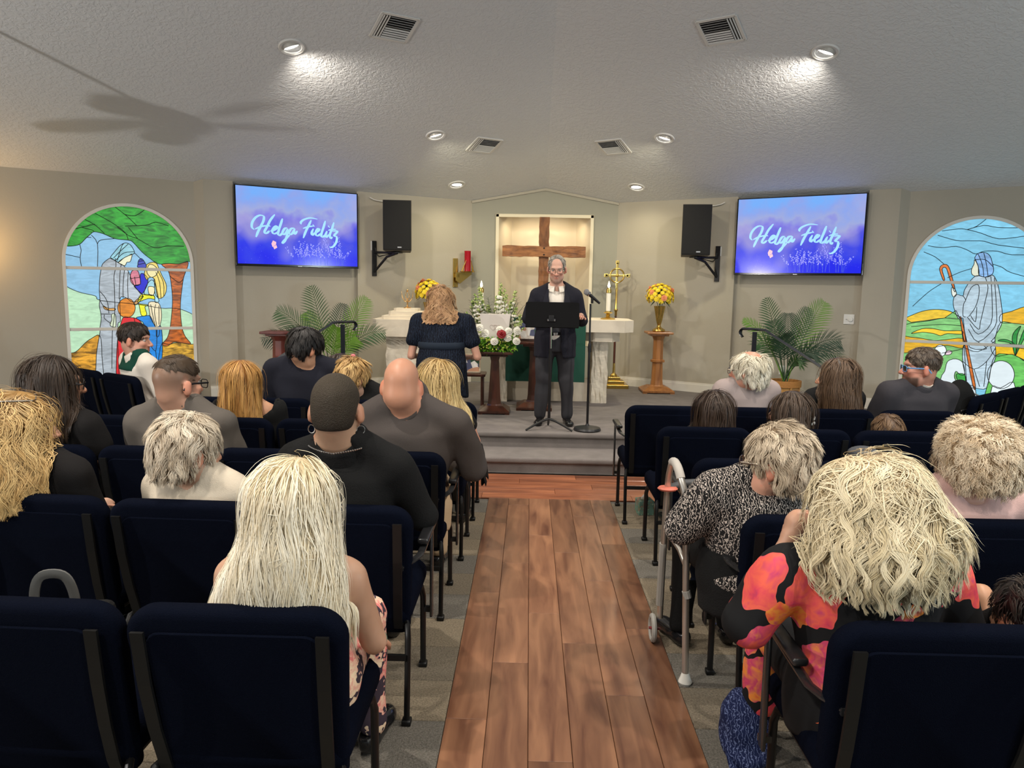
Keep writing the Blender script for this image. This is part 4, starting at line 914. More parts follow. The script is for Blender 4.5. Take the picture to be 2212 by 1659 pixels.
# framed photographs
def photo_mat(name, seed):
    m = mat(name, (.5, .5, .5), .35); N, L = nt(m); tc = N.new('ShaderNodeTexCoord'); vz = N.new('ShaderNodeTexVoronoi'); vz.inputs['Scale'].default_value = 17; mp = N.new('ShaderNodeMapping'); mp.inputs['Location'].default_value = (seed, 0, seed); L.new(tc.outputs['Object'], mp.inputs[0]); L.new(mp.outputs[0], vz.inputs['Vector'])
    sp = N.new('ShaderNodeSeparateColor'); L.new(vz.outputs['Color'], sp.inputs[0])
    r = ramp(N, [(0, srgb(60, 90, 70)), (.2, srgb(225, 215, 205)), (.45, srgb(90, 95, 125)), (.65, srgb(240, 236, 230)), (.85, srgb(200, 150, 120)), (1, srgb(70, 70, 70))], 'CONSTANT'); L.new(sp.outputs[0], r.inputs[0]); L.new(r.outputs[0], N['Principled BSDF'].inputs['Base Color']); return m
def framed(x, y, z, w, h, label, yaw, m, seed, tilt=12, fw=.025):
    e = empty('framed_photograph', (x, y, z), yaw, label, 'picture'); T = Matrix.Rotation(R(-tilt), 3, 'X')
    mb = MB()
    for (cx, cz, sx, sz) in ((0, fw/2, w, fw), (0, h-fw/2, w, fw), (-w/2+fw/2, h/2, fw, h), (w/2-fw/2, h/2, fw, h)): mb.box(T @ Vector((cx, 0, cz)), (sx, .02, sz), M=T, bev=.003)
    mb.build('frame', m, e)
    MB().box(T @ Vector((0, .002, h/2)), (w-2*fw+.004, .008, h-2*fw+.004), M=T).build('photo', photo_mat('photo_print_%d' % seed, seed), e)
    MB().tube([T @ Vector((0, .01, h*.7)), Vector((0, h*.35, .004))], .008, n=6).build('easel_leg', m, e)
framed(.01, 8.36, 1.077, .33, .255, 'dark-framed wedding photograph standing on the pedestal beside the man', 0, M_dkwood, 3)
e = empty('small_table', (-.70, 8.50, ZS), 0, 'small low table behind the woman in the navy dress', 'table')
MB().box((0, 0, .375), (.42, .30, .03), bev=.006).build('table_top', M_dkwood, e)
for sx in (-1, 1):
    for sy in (-1, 1): MB().tube([(sx*.17, sy*.11, 0), (sx*.17, sy*.11, .365)], .014, n=8).build('leg', M_dkwood, e)
framed(-.66, 8.45, ZS+.392, .22, .22, 'pale-framed photograph on the small table behind the woman', 0, mat('pale_frame', (.55, .45, .33), .5), 7, fw=.018)
# ------------------------------------------------------------ flowers
M_yel = mat('yellow_petal', srgb(246, 216, 52), .6); M_peach = mat('peach_petal', srgb(246, 160, 110), .6); M_dfol = mat('fern_green', srgb(40, 72, 36), .6); M_wpet = mat('white_petal', (.86, .84, .74), .6)
M_fol = mat('leaf_green', srgb(96, 150, 36), .5); M_redp = mat('red_petal', srgb(140, 6, 20), .5); M_centre = mat('flower_centre', srgb(150, 110, 20), .8)
def me_daisy():
    mb = MB()
    for ringn, r0, z0, tilt in ((10, .036, 0, .25), (8, .026, .006, .6)):
        for i in range(ringn):
            a = 2*PI*i/ringn+tilt; c, s_ = math.cos(a), math.sin(a)
            mb.add([(0, 0, z0), (c*r0*.6-s_*.009, s_*r0*.6+c*.009, z0+r0*tilt*.4), (c*r0, s_*r0, z0+r0*tilt*.3), (c*r0*.6+s_*.009, s_*r0*.6-c*.009, z0+r0*tilt*.4)], [(0, 1, 2, 3)])
    mb.ell((0, 0, .006), (.010, .010, .007), 8, 5); return mb
def me_rose(r=.04, n=(5, 6, 7), seed=0):
    mb = MB(); rr = random.Random(seed)
    for k, m_ in enumerate(n):
        rad = r*(.3+.33*k); z = .022-.013*k
        for i in range(m_):
            a = 2*PI*i/m_+k*.5; w = 1.5*PI/m_
            P = []
            for v in (0, .5, 1):
                for u in (-1, -.4, .4, 1):
                    aa = a+u*w; q_ = rad*(.45+.62*v+.12*(v > .9)); P.append((q_*math.cos(aa), q_*math.sin(aa), z-.02+.035*math.sin(v*2.2)*(1-.12*u*u)+rr.uniform(-.002, .002)))
            mb.add(P, [(j*4+i2, j*4+i2+1, (j+1)*4+i2+1, (j+1)*4+i2) for j in range(2) for i2 in range(3)])
    mb.ell((0, 0, .004), (r*.42, r*.42, r*.45), 8, 5); return mb
def orient(d):
    d = Vector(d).normalized(); return d.to_track_quat('Z', 'Y').to_euler()
def leafy(mb, p, d, L_, w, droop=.3):
    d = Vector(d).normalized(); sd = d.cross(Vector((0, 0, 1))); sd = sd.normalized() if sd.length > .01 else Vector((1, 0, 0)); P = []
    for u, ww in ((0, .1), (.35, 1), (.7, .75), (1, .02)):
        q_ = Vector(p)+d*(L_*u)-Vector((0, 0, droop*L_*u*u)); P += [q_+sd*w*ww, q_+Vector((0, 0, -.15*w)), q_-sd*w*ww]
    mb.add(P, [(i*3+j, i*3+j+1, (i+1)*3+j+1, (i+1)*3+j) for i in range(3) for j in range(2)])
me_d = me_daisy().mesh('daisy'); me_d.materials.append(M_yel); me_p = me_rose(.042, seed=1).mesh('peach_rose'); me_p.materials.append(M_peach)
for m_ in (me_d, me_p): m_.polygons.foreach_set('use_smooth', np.ones(len(m_.polygons), bool))
def bouquet(x, y, z, label):
    v = empty('brass_vase', (x, y, z), 0, 'tall fluted brass vase on the %s oak pedestal' % label, 'vase')
    prof = [(.075, 0), (.085, .01), (.08, .03), (.035, .055), (.022, .08), (.028, .10), (.04, .16), (.055, .25), (.072, .34), (.066, .34), (.05, .26), (.02, .12)]
    vs = []; n = 32
    mb = MB()
    for (r_, zz) in prof:
        for j in range(n): 
            a = 2*PI*j/n; k = 1+(.06*math.cos(a*16/2*2) if zz > .1 else 0); vs.append((r_*k*math.cos(a), r_*k*math.sin(a), zz))
    mb.add(vs, [(i*n+j, i*n+(j+1) % n, (i+1)*n+(j+1) % n, (i+1)*n+j) for i in range(len(prof)-1) for j in range(n)]+[tuple(range(n))[::-1]]); mb.build('body', M_brass, v, smooth=True)
    e = empty('yellow_bouquet', (x, y, z+.36), 0, 'dome of yellow daisies and peach roses in the %s brass vase' % label, 'flowers'); rr = random.Random(hash(label) % 97 if False else len(label))
    c0 = Vector((0, 0, .09)); fol = MB()
    for k in range(70):
        a = rr.uniform(0, 2*PI); el = rr.uniform(-.5, 1.2); d = Vector((math.cos(a)*math.cos(el), math.sin(a)*math.cos(el), math.sin(el)))
        leafy(fol, c0+d*.07, d, rr.uniform(.08, .13), .014)
    for a in (0, 1, 2, 3): fol.tube([(0, 0, -.14), (math.cos(a*1.6)*.03, math.sin(a*1.6)*.03, 0), (math.cos(a*1.6)*.07, math.sin(a*1.6)*.07, .1)], .004, n=5)
    tag(fol.build('foliage', M_dfol, e), kind='stuff')
    k = 0; N_ = 74
    for i in range(N_):
        zz = 1-1.45*(i+.5)/N_; rad = math.sqrt(max(0, 1-zz*zz)); a = i*2.39996
        d = Vector((rad*math.cos(a), rad*math.sin(a), zz)); p = c0+Vector((d.x*.175, d.y*.165, d.z*.165+.02))*rr.uniform(.9, 1.05)
        ro = i in (4, 9, 17, 26, 33, 45, 57); o = link('peach_rose' if ro else 'daisy', me_p if ro else me_d, None, e, loc=p); o.rotation_euler = orient(d+Vector((0, 0, .15))); o.scale = (.85,)*3 if ro else (rr.uniform(.85, 1.2),)*3
bouquet(1.735, 9.98, 1.116, 'right')
bouquet(-1.355, 9.98, 1.116, 'left')
# white arrangement around a white memorial box
bx, by, bz = -.37, 8.10, .985
e = empty('white_urn_box', (bx, by, bz+.001), 0, 'white box etched with two hearts among the white flowers', 'urn')
mb = MB(); mb.hexa([(-.125, -.08, 0), (.125, -.08, 0), (.125, .08, 0), (-.125, .08, 0)], [(-.165, -.10, .40), (.165, -.10, .40), (.165, .10, .40), (-.165, .10, .40)]); mb.build('box_body', mat('white_urn', (.80, .75, .70), .4), e)
def heart(cx, cz, r_, y0):
    P = []
    for i in range(25):
        t = 2*PI*i/24; P.append((cx+r_*.062*16*math.sin(t)**3, y0-.0, cz+r_*.062*(13*math.cos(t)-5*math.cos(2*t)-2*math.cos(3*t)-math.cos(4*t))))
    return P
mb = MB(); 
for cx in (-.022, .024): mb.tube([(p[0], -.0965, p[2]) for p in heart(cx, .26, .034, 0)], .0016, n=4, cap=False)
mb.build('etched_hearts', mat('etching', (.55, .45, .42), .6), e)
e = empty('white_arrangement', (bx, by, bz+.001), 0, 'tall arrangement of white flowers, greenery and one red rose on a dark pedestal', 'flowers'); rr = random.Random(5)
st = MB(); bl = MB(); dk = MB(); gb = MB()
stalks = [(-.20, .05, .55), (-.15, .08, .70), (-.17, .03, .62), (-.11, .1, .55), (.03, .08, .74), (.06, .1, .68), (.09, .09, .62), (.13, .06, .55), (.17, .04, .48), (.0, .1, .60), (-.24, .02, .42), (.21, .03, .40), (-.22, -.03, .34), (.20, -.05, .32), (.11, .1, .50), (-.06, .12, .50), (-.25, -.02, .28), (-.27, .03, .36), (.23, .0, .34), (.22, -.04, .26), (-.19, -.06, .26), (.16, .09, .66), (-.13, .06, .64), (-.20, .09, .48), (.04, .11, .66)]
for (x, y, h) in stalks:
    tx = x*1.35+rr.uniform(-.02, .02); P = [Vector((x*.5, y, 0)), Vector((x*.9, y, h*.5)), Vector((tx, y, h))]
    Q = [Vector(q_) for q_ in spline([tuple(q_) for q_ in P], 8)]; st.tube(Q, .0035, n=5)
    for k in range(int(h*150)):
        u = .28+.72*rr.random(); q_ = Q[min(int(u*(len(Q)-1)), len(Q)-1)]; a = rr.uniform(0, 2*PI); r_ = .032*(1.15-u)+.006
        s_ = (.017 if u < .8 else .010)*rr.uniform(.7, 1.25); p = q_+Vector((math.cos(a)*r_, math.sin(a)*r_, rr.uniform(-.01, .01)))
        (gb if u > .82 or rr.random() < .22 else bl).ell(p, (s_, s_, s_*.8), 6, 4)
for k in range(40):
    x = rr.uniform(-.24, .18); h = rr.uniform(.30, .58); y = rr.uniform(0, .12); top_ = Vector((x*1.4+rr.uniform(-.06, .06), y, h)); P = spline([(x*.4, y, 0), (x, y, h*.6), tuple(top_)], 6); dk.tube(P, .002, n=4)
    for q_ in P[5:]:
        for sgn in (-1, 1): leafy(dk, q_, (sgn*.8, rr.uniform(-.5, .3), rr.uniform(.2, .8)), rr.uniform(.035, .06), .006, .1)
tag(st.build('stems', M_fol, e), kind='stuff'); tag(bl.build('delphinium_blossom', M_wpet, e, smooth=True), kind='stuff'); tag(gb.build('green_tips', mat('pale_green', srgb(176, 190, 120), .6), e, smooth=True), kind='stuff'); tag(dk.build('dark_greenery', M_dfol, e), kind='stuff')
fg = MB()
for k in range(230):
    x = rr.uniform(-.26, .26); y = -.10-rr.uniform(0, .09); z = rr.uniform(.0, .16); leafy(fg, (x*.8, y*.7, z), (x*2+rr.uniform(-.5, .5), -1, rr.uniform(-.3, .6)), rr.uniform(.05, .09), .018, .5)
tag(fg.build('bright_greenery', M_fol, e), kind='stuff')
bg = MB()
for k in range(60): bg.ell((rr.uniform(-.2, .24), -.16-rr.uniform(0, .04), rr.uniform(.02, .15)), (.008,)*3, 6, 4)
tag(bg.build('green_buds', mat('bud_green', srgb(200, 210, 90), .6), e, smooth=True), kind='stuff')
me_c = me_rose(.048, (6, 8, 10), 4).mesh('white_carnation'); me_c.materials.append(M_wpet)
for (x, z) in ((-.22, .20), (-.10, .20), (.055, .24), (.15, .225), (.14, .155), (.0, .115), (.235, .12), (.24, .23), (-.16, .26), (.08, .20)):
    o = link('white_carnation', me_c, None, e, loc=(x, -.19+rr.uniform(-.02, .02), z)); o.rotation_euler = orient((x, -1, .35)); o.scale = (.78,)*3
me_r = me_rose(.045, (5, 6, 7), 8).mesh('red_rose'); me_r.materials.append(M_redp); o = link('red_rose', me_r, None, e, loc=(.075, -.225, .195)); o.rotation_euler = orient((.1, -1, .4))
# ------------------------------------------------------------ music stand and microphone
e = empty('music_stand', (.21, 7.20, ZS), 0, 'black music stand in front of the speaking man', 'music stand')
T = Matrix.Rotation(R(-14), 3, 'X')
mb = MB(); mb.prism(rrect(.515, .245, .02), Vector((.01, -.06, 1.125)), T @ Vector((1, 0, 0)), T @ Vector((0, 0, 1)), T @ Vector((0, -1, 0)), .004)
mb.box(Vector((.01, -.02, 1.005)), (.515, .07, .004), M=T); mb.build('desk', mat('stand_black', (.0035, .0035, .004), .75, spec=.15), e)
MB().box((0, -.072, 1.09), (.05, .03, .06), bev=.004).build('clamp', M_black, e)
for s in (-1, 1): MB().lathe([(.012, 0), (.012, .012), (.004, .018)], (s*.026, -.085, 1.075), n=10, M=Matrix.Rotation(s*R(90), 3, 'Y')).build('wing_nut', mat('chrome', (.6, .6, .62), .15, metal=1), e)
MB().tube([(0, -.06, 1.09), (0, -.05, 1.03), (0, -.05, .76)], .009, n=10).build('chrome_tube', MATS['chrome'], e)
MB().tube([(0, -.05, .80), (0, -.05, .12)], .014, n=10).build('pole', M_black, e)
for k, a in enumerate((200, 340, 90)):
    c_, s_ = math.cos(R(a)), math.sin(R(a))
    MB().tube([(0, -.05, .11), (c_*.07, -.05+s_*.07, .09), (c_*.16, -.05+s_*.16, .05), (c_*.24, -.05+s_*.24, .008)], [.014, .012, .012, .010], n=8).build('leg', M_black, e)
e = empty('microphone_stand', (.587, 7.16, ZS), 0, 'black round-base microphone stand beside the music stand', 'microphone stand')
MB().lathe([(.13, 0), (.135, .012), (.125, .03), (.06, .045), (.02, .05), (.012, .07)], n=32).build('round_base', mat('dark_iron', (.04, .04, .042), .35, metal=.5), e, smooth=True)
MB().tube([(0, 0, .05), (-.002, 0, .80)], .012, n=12).build('lower_tube', M_black, e); MB().lathe([(.015, .77), (.017, .80), (.017, .84), (.012, .86)], n=12).build('clutch', M_black, e)
MB().tube([(-.002, 0, .85), (-.004, 0, 1.235)], .009, n=12).build('upper_tube', M_black, e)
e2 = empty('microphone', (.587, 7.16, ZS+1.24), 0, 'black handheld microphone with a silver grille clipped on its stand', 'microphone')
MB().tube([(.01, 0, 0), (.01, 0, .05)], .013, n=10).build('clip', M_black, e2)
MB().tube([(.085, .015, .0), (.055, .01, .025), (-.02, -.005, .085)], [.011, .013, .018], n=14).build('handle', M_black, e2, smooth=True)
MB().ell((-.045, -.01, .106), (.028, .028, .030)).build('grille', mat('mic_grille', (.35, .35, .36), .4, metal=.8, bump=(700, .8)), e2, smooth=True)
MB().tube([Vector((-.02, -.005, .085)), Vector((-.028, -.007, .092))], .026, n=14).build('grille_ring', MATS['chrome'], e2, smooth=True)
# ------------------------------------------------------------ hand rails
M_rail = mat('rail_black', (.012, .015, .02), .28, spec=.6)
for s, side in ((-1, 'left'), (1, 'right')):
    p0 = Vector((XC+s*2.15, 7.75, ZS)); p1 = Vector((XC+s*2.60, 7.03, 0)); u = (p1-p0); L_ = Vector((u.x, u.y, 0)).length; rz = math.atan2(u.y, u.x)
    e = empty('hand_rail', p0, rz, 'black metal stair rail with a curled end beside the %s palm' % side, 'hand rail')
    def bar(name, P, w=.035, h=.022): MB().tube(P, 1, n=4, squash=(h*.7, w*.7)).build(name, M_rail, e)
    bar('post', [(0, 0, 0), (0, 0, .96)], .045, .045); bar('post', [(L_, 0, -ZS), (L_, 0, .66)], .045, .045)
    top_ = [(-.16, 0, .90), (-.185, 0, .925), (-.19, 0, .955), (-.17, 0, .98), (-.13, 0, .985), (.13, 0, .985)]
    MB().tube(spline(top_+[(.2, 0, .955), (L_+.02, 0, .655), (L_+.10, 0, .60), (L_+.12, 0, .56), (L_+.09, 0, .53), (L_+.06, 0, .55)], 4), 1, n=4, squash=(.014, .026)).build('top_rail', M_rail, e)
    bar('lower_rail', spline([(0, 0, .42), (.2, 0, .40), (.5, 0, .28), (L_, 0, .0)], 5), .02, .02)
    for q_ in (0, L_): MB().lathe([(.035, 0), (.035, .012), (.024, .02)], (q_, 0, 0 if q_ == 0 else -ZS), n=12).build('post_foot', M_rail, e)
# ------------------------------------------------------------ palms
M_palm = [mat('palm_green', srgb(54, 84, 44), .5, var=(5, .25)), mat('palm_light', srgb(96, 138, 40), .5, var=(5, .2)), mat('palm_dark', srgb(36, 60, 38), .5, var=(5, .25))]
def frond(base, tip, sag, m, parent, n=20, w=.20, side=None):
    base, tip = Vector(base), Vector(tip); P = []; ax = tip-base
    for i in range(13):
        u = i/12; P.append(base+ax*u+Vector((0, 0, sag*4*u*(1-u))))
    mb = MB(); mb.tube(P, [.006*(1-.8*i/12)+.001 for i in range(13)], n=5)
    for i in range(n):
        u = .32+.68*i/(n-1); k = u*12; j = min(int(k), 11); p = P[j].lerp(P[j+1], k-j); d = (P[j+1]-P[j]).normalized()
        sd = d.cross(Vector((0, -1, .15))).normalized(); ln = w*(math.sin(PI*min(1, (u-.25)*1.15+.12))**.6)*(1 if u < .97 else .8)
        for sg in (-1, 1):
            dd = (sd*sg*.85+d*(.65+.5*u)+Vector((0, -.15, -.08))).normalized()
            up = d.cross(sd).normalized(); Q = []
            for v, ww in ((0, .35), (.3, 1), (.65, .8), (1, .05)):
                c = p+dd*(ln*v)+Vector((0, 0, -.22*ln*v*v)); q2 = d*.0085*ww; Q += [c+q2, c-q2]
            mb.add(Q, [(a*2, a*2+1, a*2+3, a*2+2) for a in range(3)])
    return mb.build('frond', m, parent)
def palm(name, base, tips, label):
    e = empty(name, base, 0, label, 'plant')
    for (x, y, z, sag, k, w) in tips: frond((random.uniform(-.03, .03), random.uniform(-.03, .03), .02), (x, y, z), sag, M_palm[k], e, w=w)
    return e
pr = Vector((3.02, 8.72, ZS))
e = empty('wicker_planter', pr, 0, 'woven tan planter with a flat rim under the right palm', 'planter')
M_wick = mat('wicker', srgb(186, 138, 74), .7, bump=(90, .6))
mb = MB(); mb.lathe([(.135, 0), (.15, .02), (.165, .24), (.165, .27)], n=24); mb.build('basket', M_wick, e, smooth=True)
MB().lathe([(.165, .27), (.185, .275), (.185, .345), (.155, .345), (.15, .29)], n=24).build('rim_band', mat('wicker_rim', srgb(168, 116, 58), .7, bump=(90, .6)), e, smooth=True)
for k in range(8):
    a = 2*PI*k/8+.1; MB().tube([(.155*math.cos(a), .155*math.sin(a), .02), (.172*math.cos(a), .172*math.sin(a), .28)], .012, n=6).build('upright_cane', M_wick, e)
MB().lathe([(.002, .30), (.152, .30), (.152, .31), (.002, .315)], n=20).build('soil', mat('soil', (.04, .03, .02), .95), e)
palm('potted_palm', pr+Vector((0, 0, .31)), [(-.28, -.02, .98, .05, 0, .22), (.20, .0, .88, .06, 0, .21), (.40, .05, .95, .10, 1, .26), (.58, -.05, .52, .16, 2, .25), (-.42, -.1, .45, .18, 0, .25), (.02, .1, .80, .06, 2, .24), (-.10, -.12, .55, .10, 2, .24), (-.52, .0, .74, .14, 1, .14), (.30, -.12, .34, .16, 2, .22), (.66, .02, .30, .2, 0, .2), (-.15, .1, .72, .05, 2, .22), (.12, -.15, .25, .12, 0, .16)], 'leafy artificial palm growing from the woven planter at the right')
pl = Vector((-2.30, 8.55, ZS))
e = empty('palm_pot', pl, 0, 'dark pot under the left palm, hidden behind the seated people', 'planter')
MB().lathe([(.13, 0), (.17, .30), (.185, .31), (.185, .34), (.15, .34), (.14, .28)], n=24).build('pot', M_dkwood, e, smooth=True); MB().lathe([(.002, .28), (.145, .28), (.145, .29)], n=16).build('soil', MATS['soil'], e)
palm('potted_palm', pl+Vector((0, 0, .29)), [(-.22, .0, 1.05, .05, 0, .25), (.40, .05, .93, .08, 1, .24), (-.62, .02, .78, .14, 0, .24), (-.78, -.05, .44, .2, 2, .22), (.62, .0, .55, .16, 0, .22), (.12, .1, .85, .05, 2, .22), (-.45, -.12, .55, .12, 2, .22), (.30, -.1, .50, .1, 1, .24), (-.55, .1, .30, .2, 2, .2), (.1, -.15, .6, .08, 1, .22), (-.3, .08, .75, .1, 1, .2)], 'leafy artificial palm behind the left stair rail')

# ------------------------------------------------------------ chairs
def navy(name, c):
    m = mat(name, c, .95, spec=.03, bump=(420, .5)); return m
M_navy = navy('navy_fabric', (.0030, .0043, .0100)); M_frame = mat('chair_frame', (.006, .006, .006), .4, spec=.35)
M_pipe = navy('navy_piping', (.008, .010, .022))
def chair_meshes():
    out = {}
    # back cushion: rounded slab, reclined, its top edge rolled
    def slab(w, h, t, bev, z0, taper):
        bm = bmesh.new(); nx, nz = 9, 10
        front = []; back = []
        pts = rrect(w, h, .075, 6)
        bmf = bmesh.new(); bmesh.ops.create_cube(bmf, size=1)
        for v in bmf.verts: v.co = Vector((v.co.x*w, v.co.y*t, v.co.z*h))
        ve = [e for e in bmf.edges if abs(e.verts[0].co.y-e.verts[1].co.y) > t*.5]
        top_e = [e for e in ve if e.verts[0].co.z > 0]; bot_e = [e for e in ve if e.verts[0].co.z < 0]
        bmesh.ops.bevel(bmf, geom=top_e, offset=.085, segments=7, affect='EDGES', profile=.5)
        be = [e for e in bmf.edges if abs(e.verts[0].co.y-e.verts[1].co.y) > t*.5 and e.verts[0].co.z < -h*.4]
        bmesh.ops.bevel(bmf, geom=be, offset=.03, segments=3, affect='EDGES', profile=.5)
        rim = [e for e in bmf.edges if abs(e.verts[0].co.y-e.verts[1].co.y) < 1e-5 and len(e.link_faces) == 2 and abs(e.link_faces[0].normal.y-e.link_faces[1].normal.y) > .5]
        bmesh.ops.bevel(bmf, geom=rim, offset=bev, segments=4, affect='EDGES', profile=.55)
        bmesh.ops.triangulate(bmf, faces=[f for f in bmf.faces if len(f.verts) > 4])
        for v in bmf.verts:
            u = (v.co.z+h/2)/h
            v.co.x *= 1-taper*(1-u)*(1-u)
            v.co.y += .105*max(0, 1-u)**1.25 - .012*math.cos(v.co.x/w*PI) + .0
            v.co.z += z0+h/2
        me = bpy.data.meshes.new('backrest'); bmf.to_mesh(me); bmf.free(); return me
    out['backrest'] = (slab(.575, .545, .072, .030, .325, .10), M_navy, True)
    # inset rear panel
    mb = MB(); pts = rrect(.455, .47, .04, 4)
    vs = []
    for off, sc in ((-.0, 1.0), (-.006, .985)):
        for (x, z) in pts:
            u = (z+.235+.0)/.545; zz = z*sc+.575; xx = x*sc; uu = (zz-.325)/.545
            vs.append((xx*(1-.06*(1-uu)), -.036+.105*max(0, 1-uu)**1.25-.012*math.cos(xx/.575*PI)+off-.002, zz))
    n = len(pts)
    mb.add(vs, [(i, (i+1) % n, (i+1) % n+n, i+n) for i in range(n)]+[tuple(range(n, 2*n))])
    out['rear_panel'] = (mb.mesh('rear_panel'), M_navy, True)
    # seat
    bm = bmesh.new(); bmesh.ops.create_cube(bm, size=1)
    for v in bm.verts: v.co = Vector((v.co.x*.545, v.co.y*.50, v.co.z*.105))
    ve = [e for e in bm.edges if abs(e.verts[0].co.z-e.verts[1].co.z) > .05]; bmesh.ops.bevel(bm, geom=ve, offset=.06, segments=5, affect='EDGES', profile=.5)
    rim = [e for e in bm.edges if abs(e.verts[0].co.z-e.verts[1].co.z) < 1e-5 and abs(e.link_faces[0].normal.z-e.link_faces[1].normal.z) > .5]
    bmesh.ops.bevel(bm, geom=rim, offset=.042, segments=5, affect='EDGES', profile=.5)
    bmesh.ops.triangulate(bm, faces=[f for f in bm.faces if len(f.verts) > 4])
    for v in bm.verts: v.co += Vector((0, .285, .425+(-.015 if v.co.y > .2 and v.co.z > 0 else 0)))
    me = bpy.data.meshes.new('seat'); bm.to_mesh(me); bm.free(); out['seat'] = (me, M_navy, True)
    for s, k in ((-1, 'l'), (1, 'r')):
        mb = MB(); P = [(s*.236, -.052, .815), (s*.233, -.030, .66), (s*.228, .0, .52), (s*.222, .035, .40), (s*.222, .05, .36)]
        for a, b_ in zip(P[:-1], P[1:]):
            mb.hexa([(b_[0]-.017, b_[1]-.005, b_[2]), (b_[0]+.017, b_[1]-.005, b_[2]), (b_[0]+.017, b_[1]+.005, b_[2]), (b_[0]-.017, b_[1]+.005, b_[2])], [(a[0]-.017, a[1]-.005, a[2]), (a[0]+.017, a[1]-.005, a[2]), (a[0]+.017, a[1]+.005, a[2]), (a[0]-.017, a[1]+.005, a[2])])
        out['back_frame_'+k] = (mb.mesh('back_frame'), M_frame, False)
        mb = MB(); mb.tube([(s*.235, .10, .385), (s*.258, .045, .375), (s*.264, .02, .33), (s*.264, -.015, .02)], .0125, n=8, squash=(1.25, .95)); mb.box((s*.264, -.017, .011), (.036, .04, .022), bev=.003, seg=1); out['rear_leg_'+k] = (mb.mesh('leg'), M_frame, True)
        mb = MB(); mb.tube([(s*.235, .36, .385), (s*.258, .415, .375), (s*.264, .43, .33), (s*.264, .43, .02)], .0125, n=8, squash=(1.25, .95)); mb.box((s*.264, .43, .011), (.036, .036, .022), bev=.003, seg=1); out['front_leg_'+k] = (mb.mesh('leg'), M_frame, True)
        # armrest
        mb = MB(); x = s*.305
        mb.box((x, .405, .46), (.012, .042, .42), bev=.003, seg=1); mb.box((s*.284, .43, .27), (.05, .022, .022))
        mb.tube([(x, .40, .665), (x, .13, .655), (x-s*.004, .085, .648), (x-s*.03, .05, .636), (s*.225, -.005, .625)], 1, n=6, squash=(.006, .016), up=(0, 0, 1)); mb.box((s*.235, .02, .625), (.03, .05, .02))
        out['arm_frame_'+k] = (mb.mesh('armrest'), mat('arm_metal', (.02, .02, .021), .22, spec=.7), True)
        mb = MB(); mb.box((x, .27, .683), (.046, .27, .026), bev=.01, seg=3); out['arm_pad_'+k] = (mb.mesh('arm_pad'), M_blackg2, True)
    mb = MB(); mb.box((0, -.0, .265), (.52, .016, .022)); out['stretcher_rear'] = (mb.mesh('stretcher'), M_frame, False)
    mb = MB(); mb.tube([(-.25, .06, .375), (.25, .06, .375), (.25, .42, .375), (-.25, .42, .375)], .010, n=6, closed=True); out['seat_frame'] = (mb.mesh('seat_frame'), M_frame, False)
    return out
M_blackg2 = mat('arm_pad_black', (.015, .015, .016), .3, spec=.6)
CM = chair_meshes()
for k, (me, m, sm) in CM.items():
    bm = bmesh.new(); bm.from_mesh(me); bmesh.ops.recalc_face_normals(bm, faces=bm.faces); bm.to_mesh(me); bm.free()
    if not me.materials: me.materials.append(m)
    if sm:
        me.polygons.foreach_set('use_smooth', np.ones(len(me.polygons), bool)); me.set_sharp_from_angle(angle=R(50))
def chair(x, y, rz, label, arm=None, group=None):
    e = empty('church_chair', (x, y, 0), rz, label, 'chair', group)
    for k in ('seat', 'backrest', 'rear_panel', 'seat_frame', 'stretcher_rear'): link(CM[k][0].name.split('.')[0], CM[k][0], None, e)
    for s in 'lr':
        for k in ('back_frame_', 'rear_leg_', 'front_leg_'): link({'b': 'back_frame', 'r': 'leg', 'f': 'leg'}[k[0]], CM[k+s][0], None, e)
    if arm:
        a = link('armrest', CM['arm_frame_'+arm][0], None, e); link('arm_pad', CM['arm_pad_'+arm][0], None, a)
    return e
ROWY = [1.80, 2.69, 3.60, 4.43, 5.22]; CP = .592
XA_L = [-.445, -.415, -.392, -.365, -.352]; XA_R = [.775, .80, .812, .775, .685]   # aisle edge of each row
ORD = ['first', 'second', 'third', 'fourth', 'fifth']; ROWN = ['nearest', 'second', 'third', 'fourth', 'front']
NCH = [3, 4, 5, 5, 4], [3, 4, 4, 4, 4]
ARM = {(-1, 1), (-1, 2), (1, 4), (1, 2), (1, 1), (1, 0)}
for s, side in ((-1, 'left'), (1, 'right')):
    for r in range(5):
        for k in range(NCH[0 if s < 0 else 1][r]):
            x = (XA_L if s < 0 else XA_R)[r] + s*CP*(k+.5)
            bow = .012*k*k*(1 if s < 0 else .3) if r < 2 else 0
            lab = 'navy padded chair, %s from the aisle in the %s row on the %s' % (ORD[k], ROWN[r], side)
            chair(x, ROWY[r]+bow, R(-1.5*k if s < 0 else 1.0*k)*(1 if r < 2 else .3), lab, ('r' if s < 0 else 'l') if k == 0 and (s, r) in ARM else None, 'navy chairs in straight rows')
for k in range(3):
    chair(-3.57-.52*k, 6.35+.335*k, R(-33), ['navy chair under the man in the white robe, turned towards the stage', 'middle navy chair of the slanted group below the left window', 'leftmost navy chair of the slanted group below the left window'][k], None, 'slanted chairs at the left')
for k in range(3):
    chair(3.80+.45*k, 6.17+.395*k, R(41), ['nearest navy chair of the slanted group below the right window', 'middle navy chair of the slanted group below the right window', 'rightmost navy chair of the slanted group at the edge of view'][k], None, 'slanted chairs at the right')

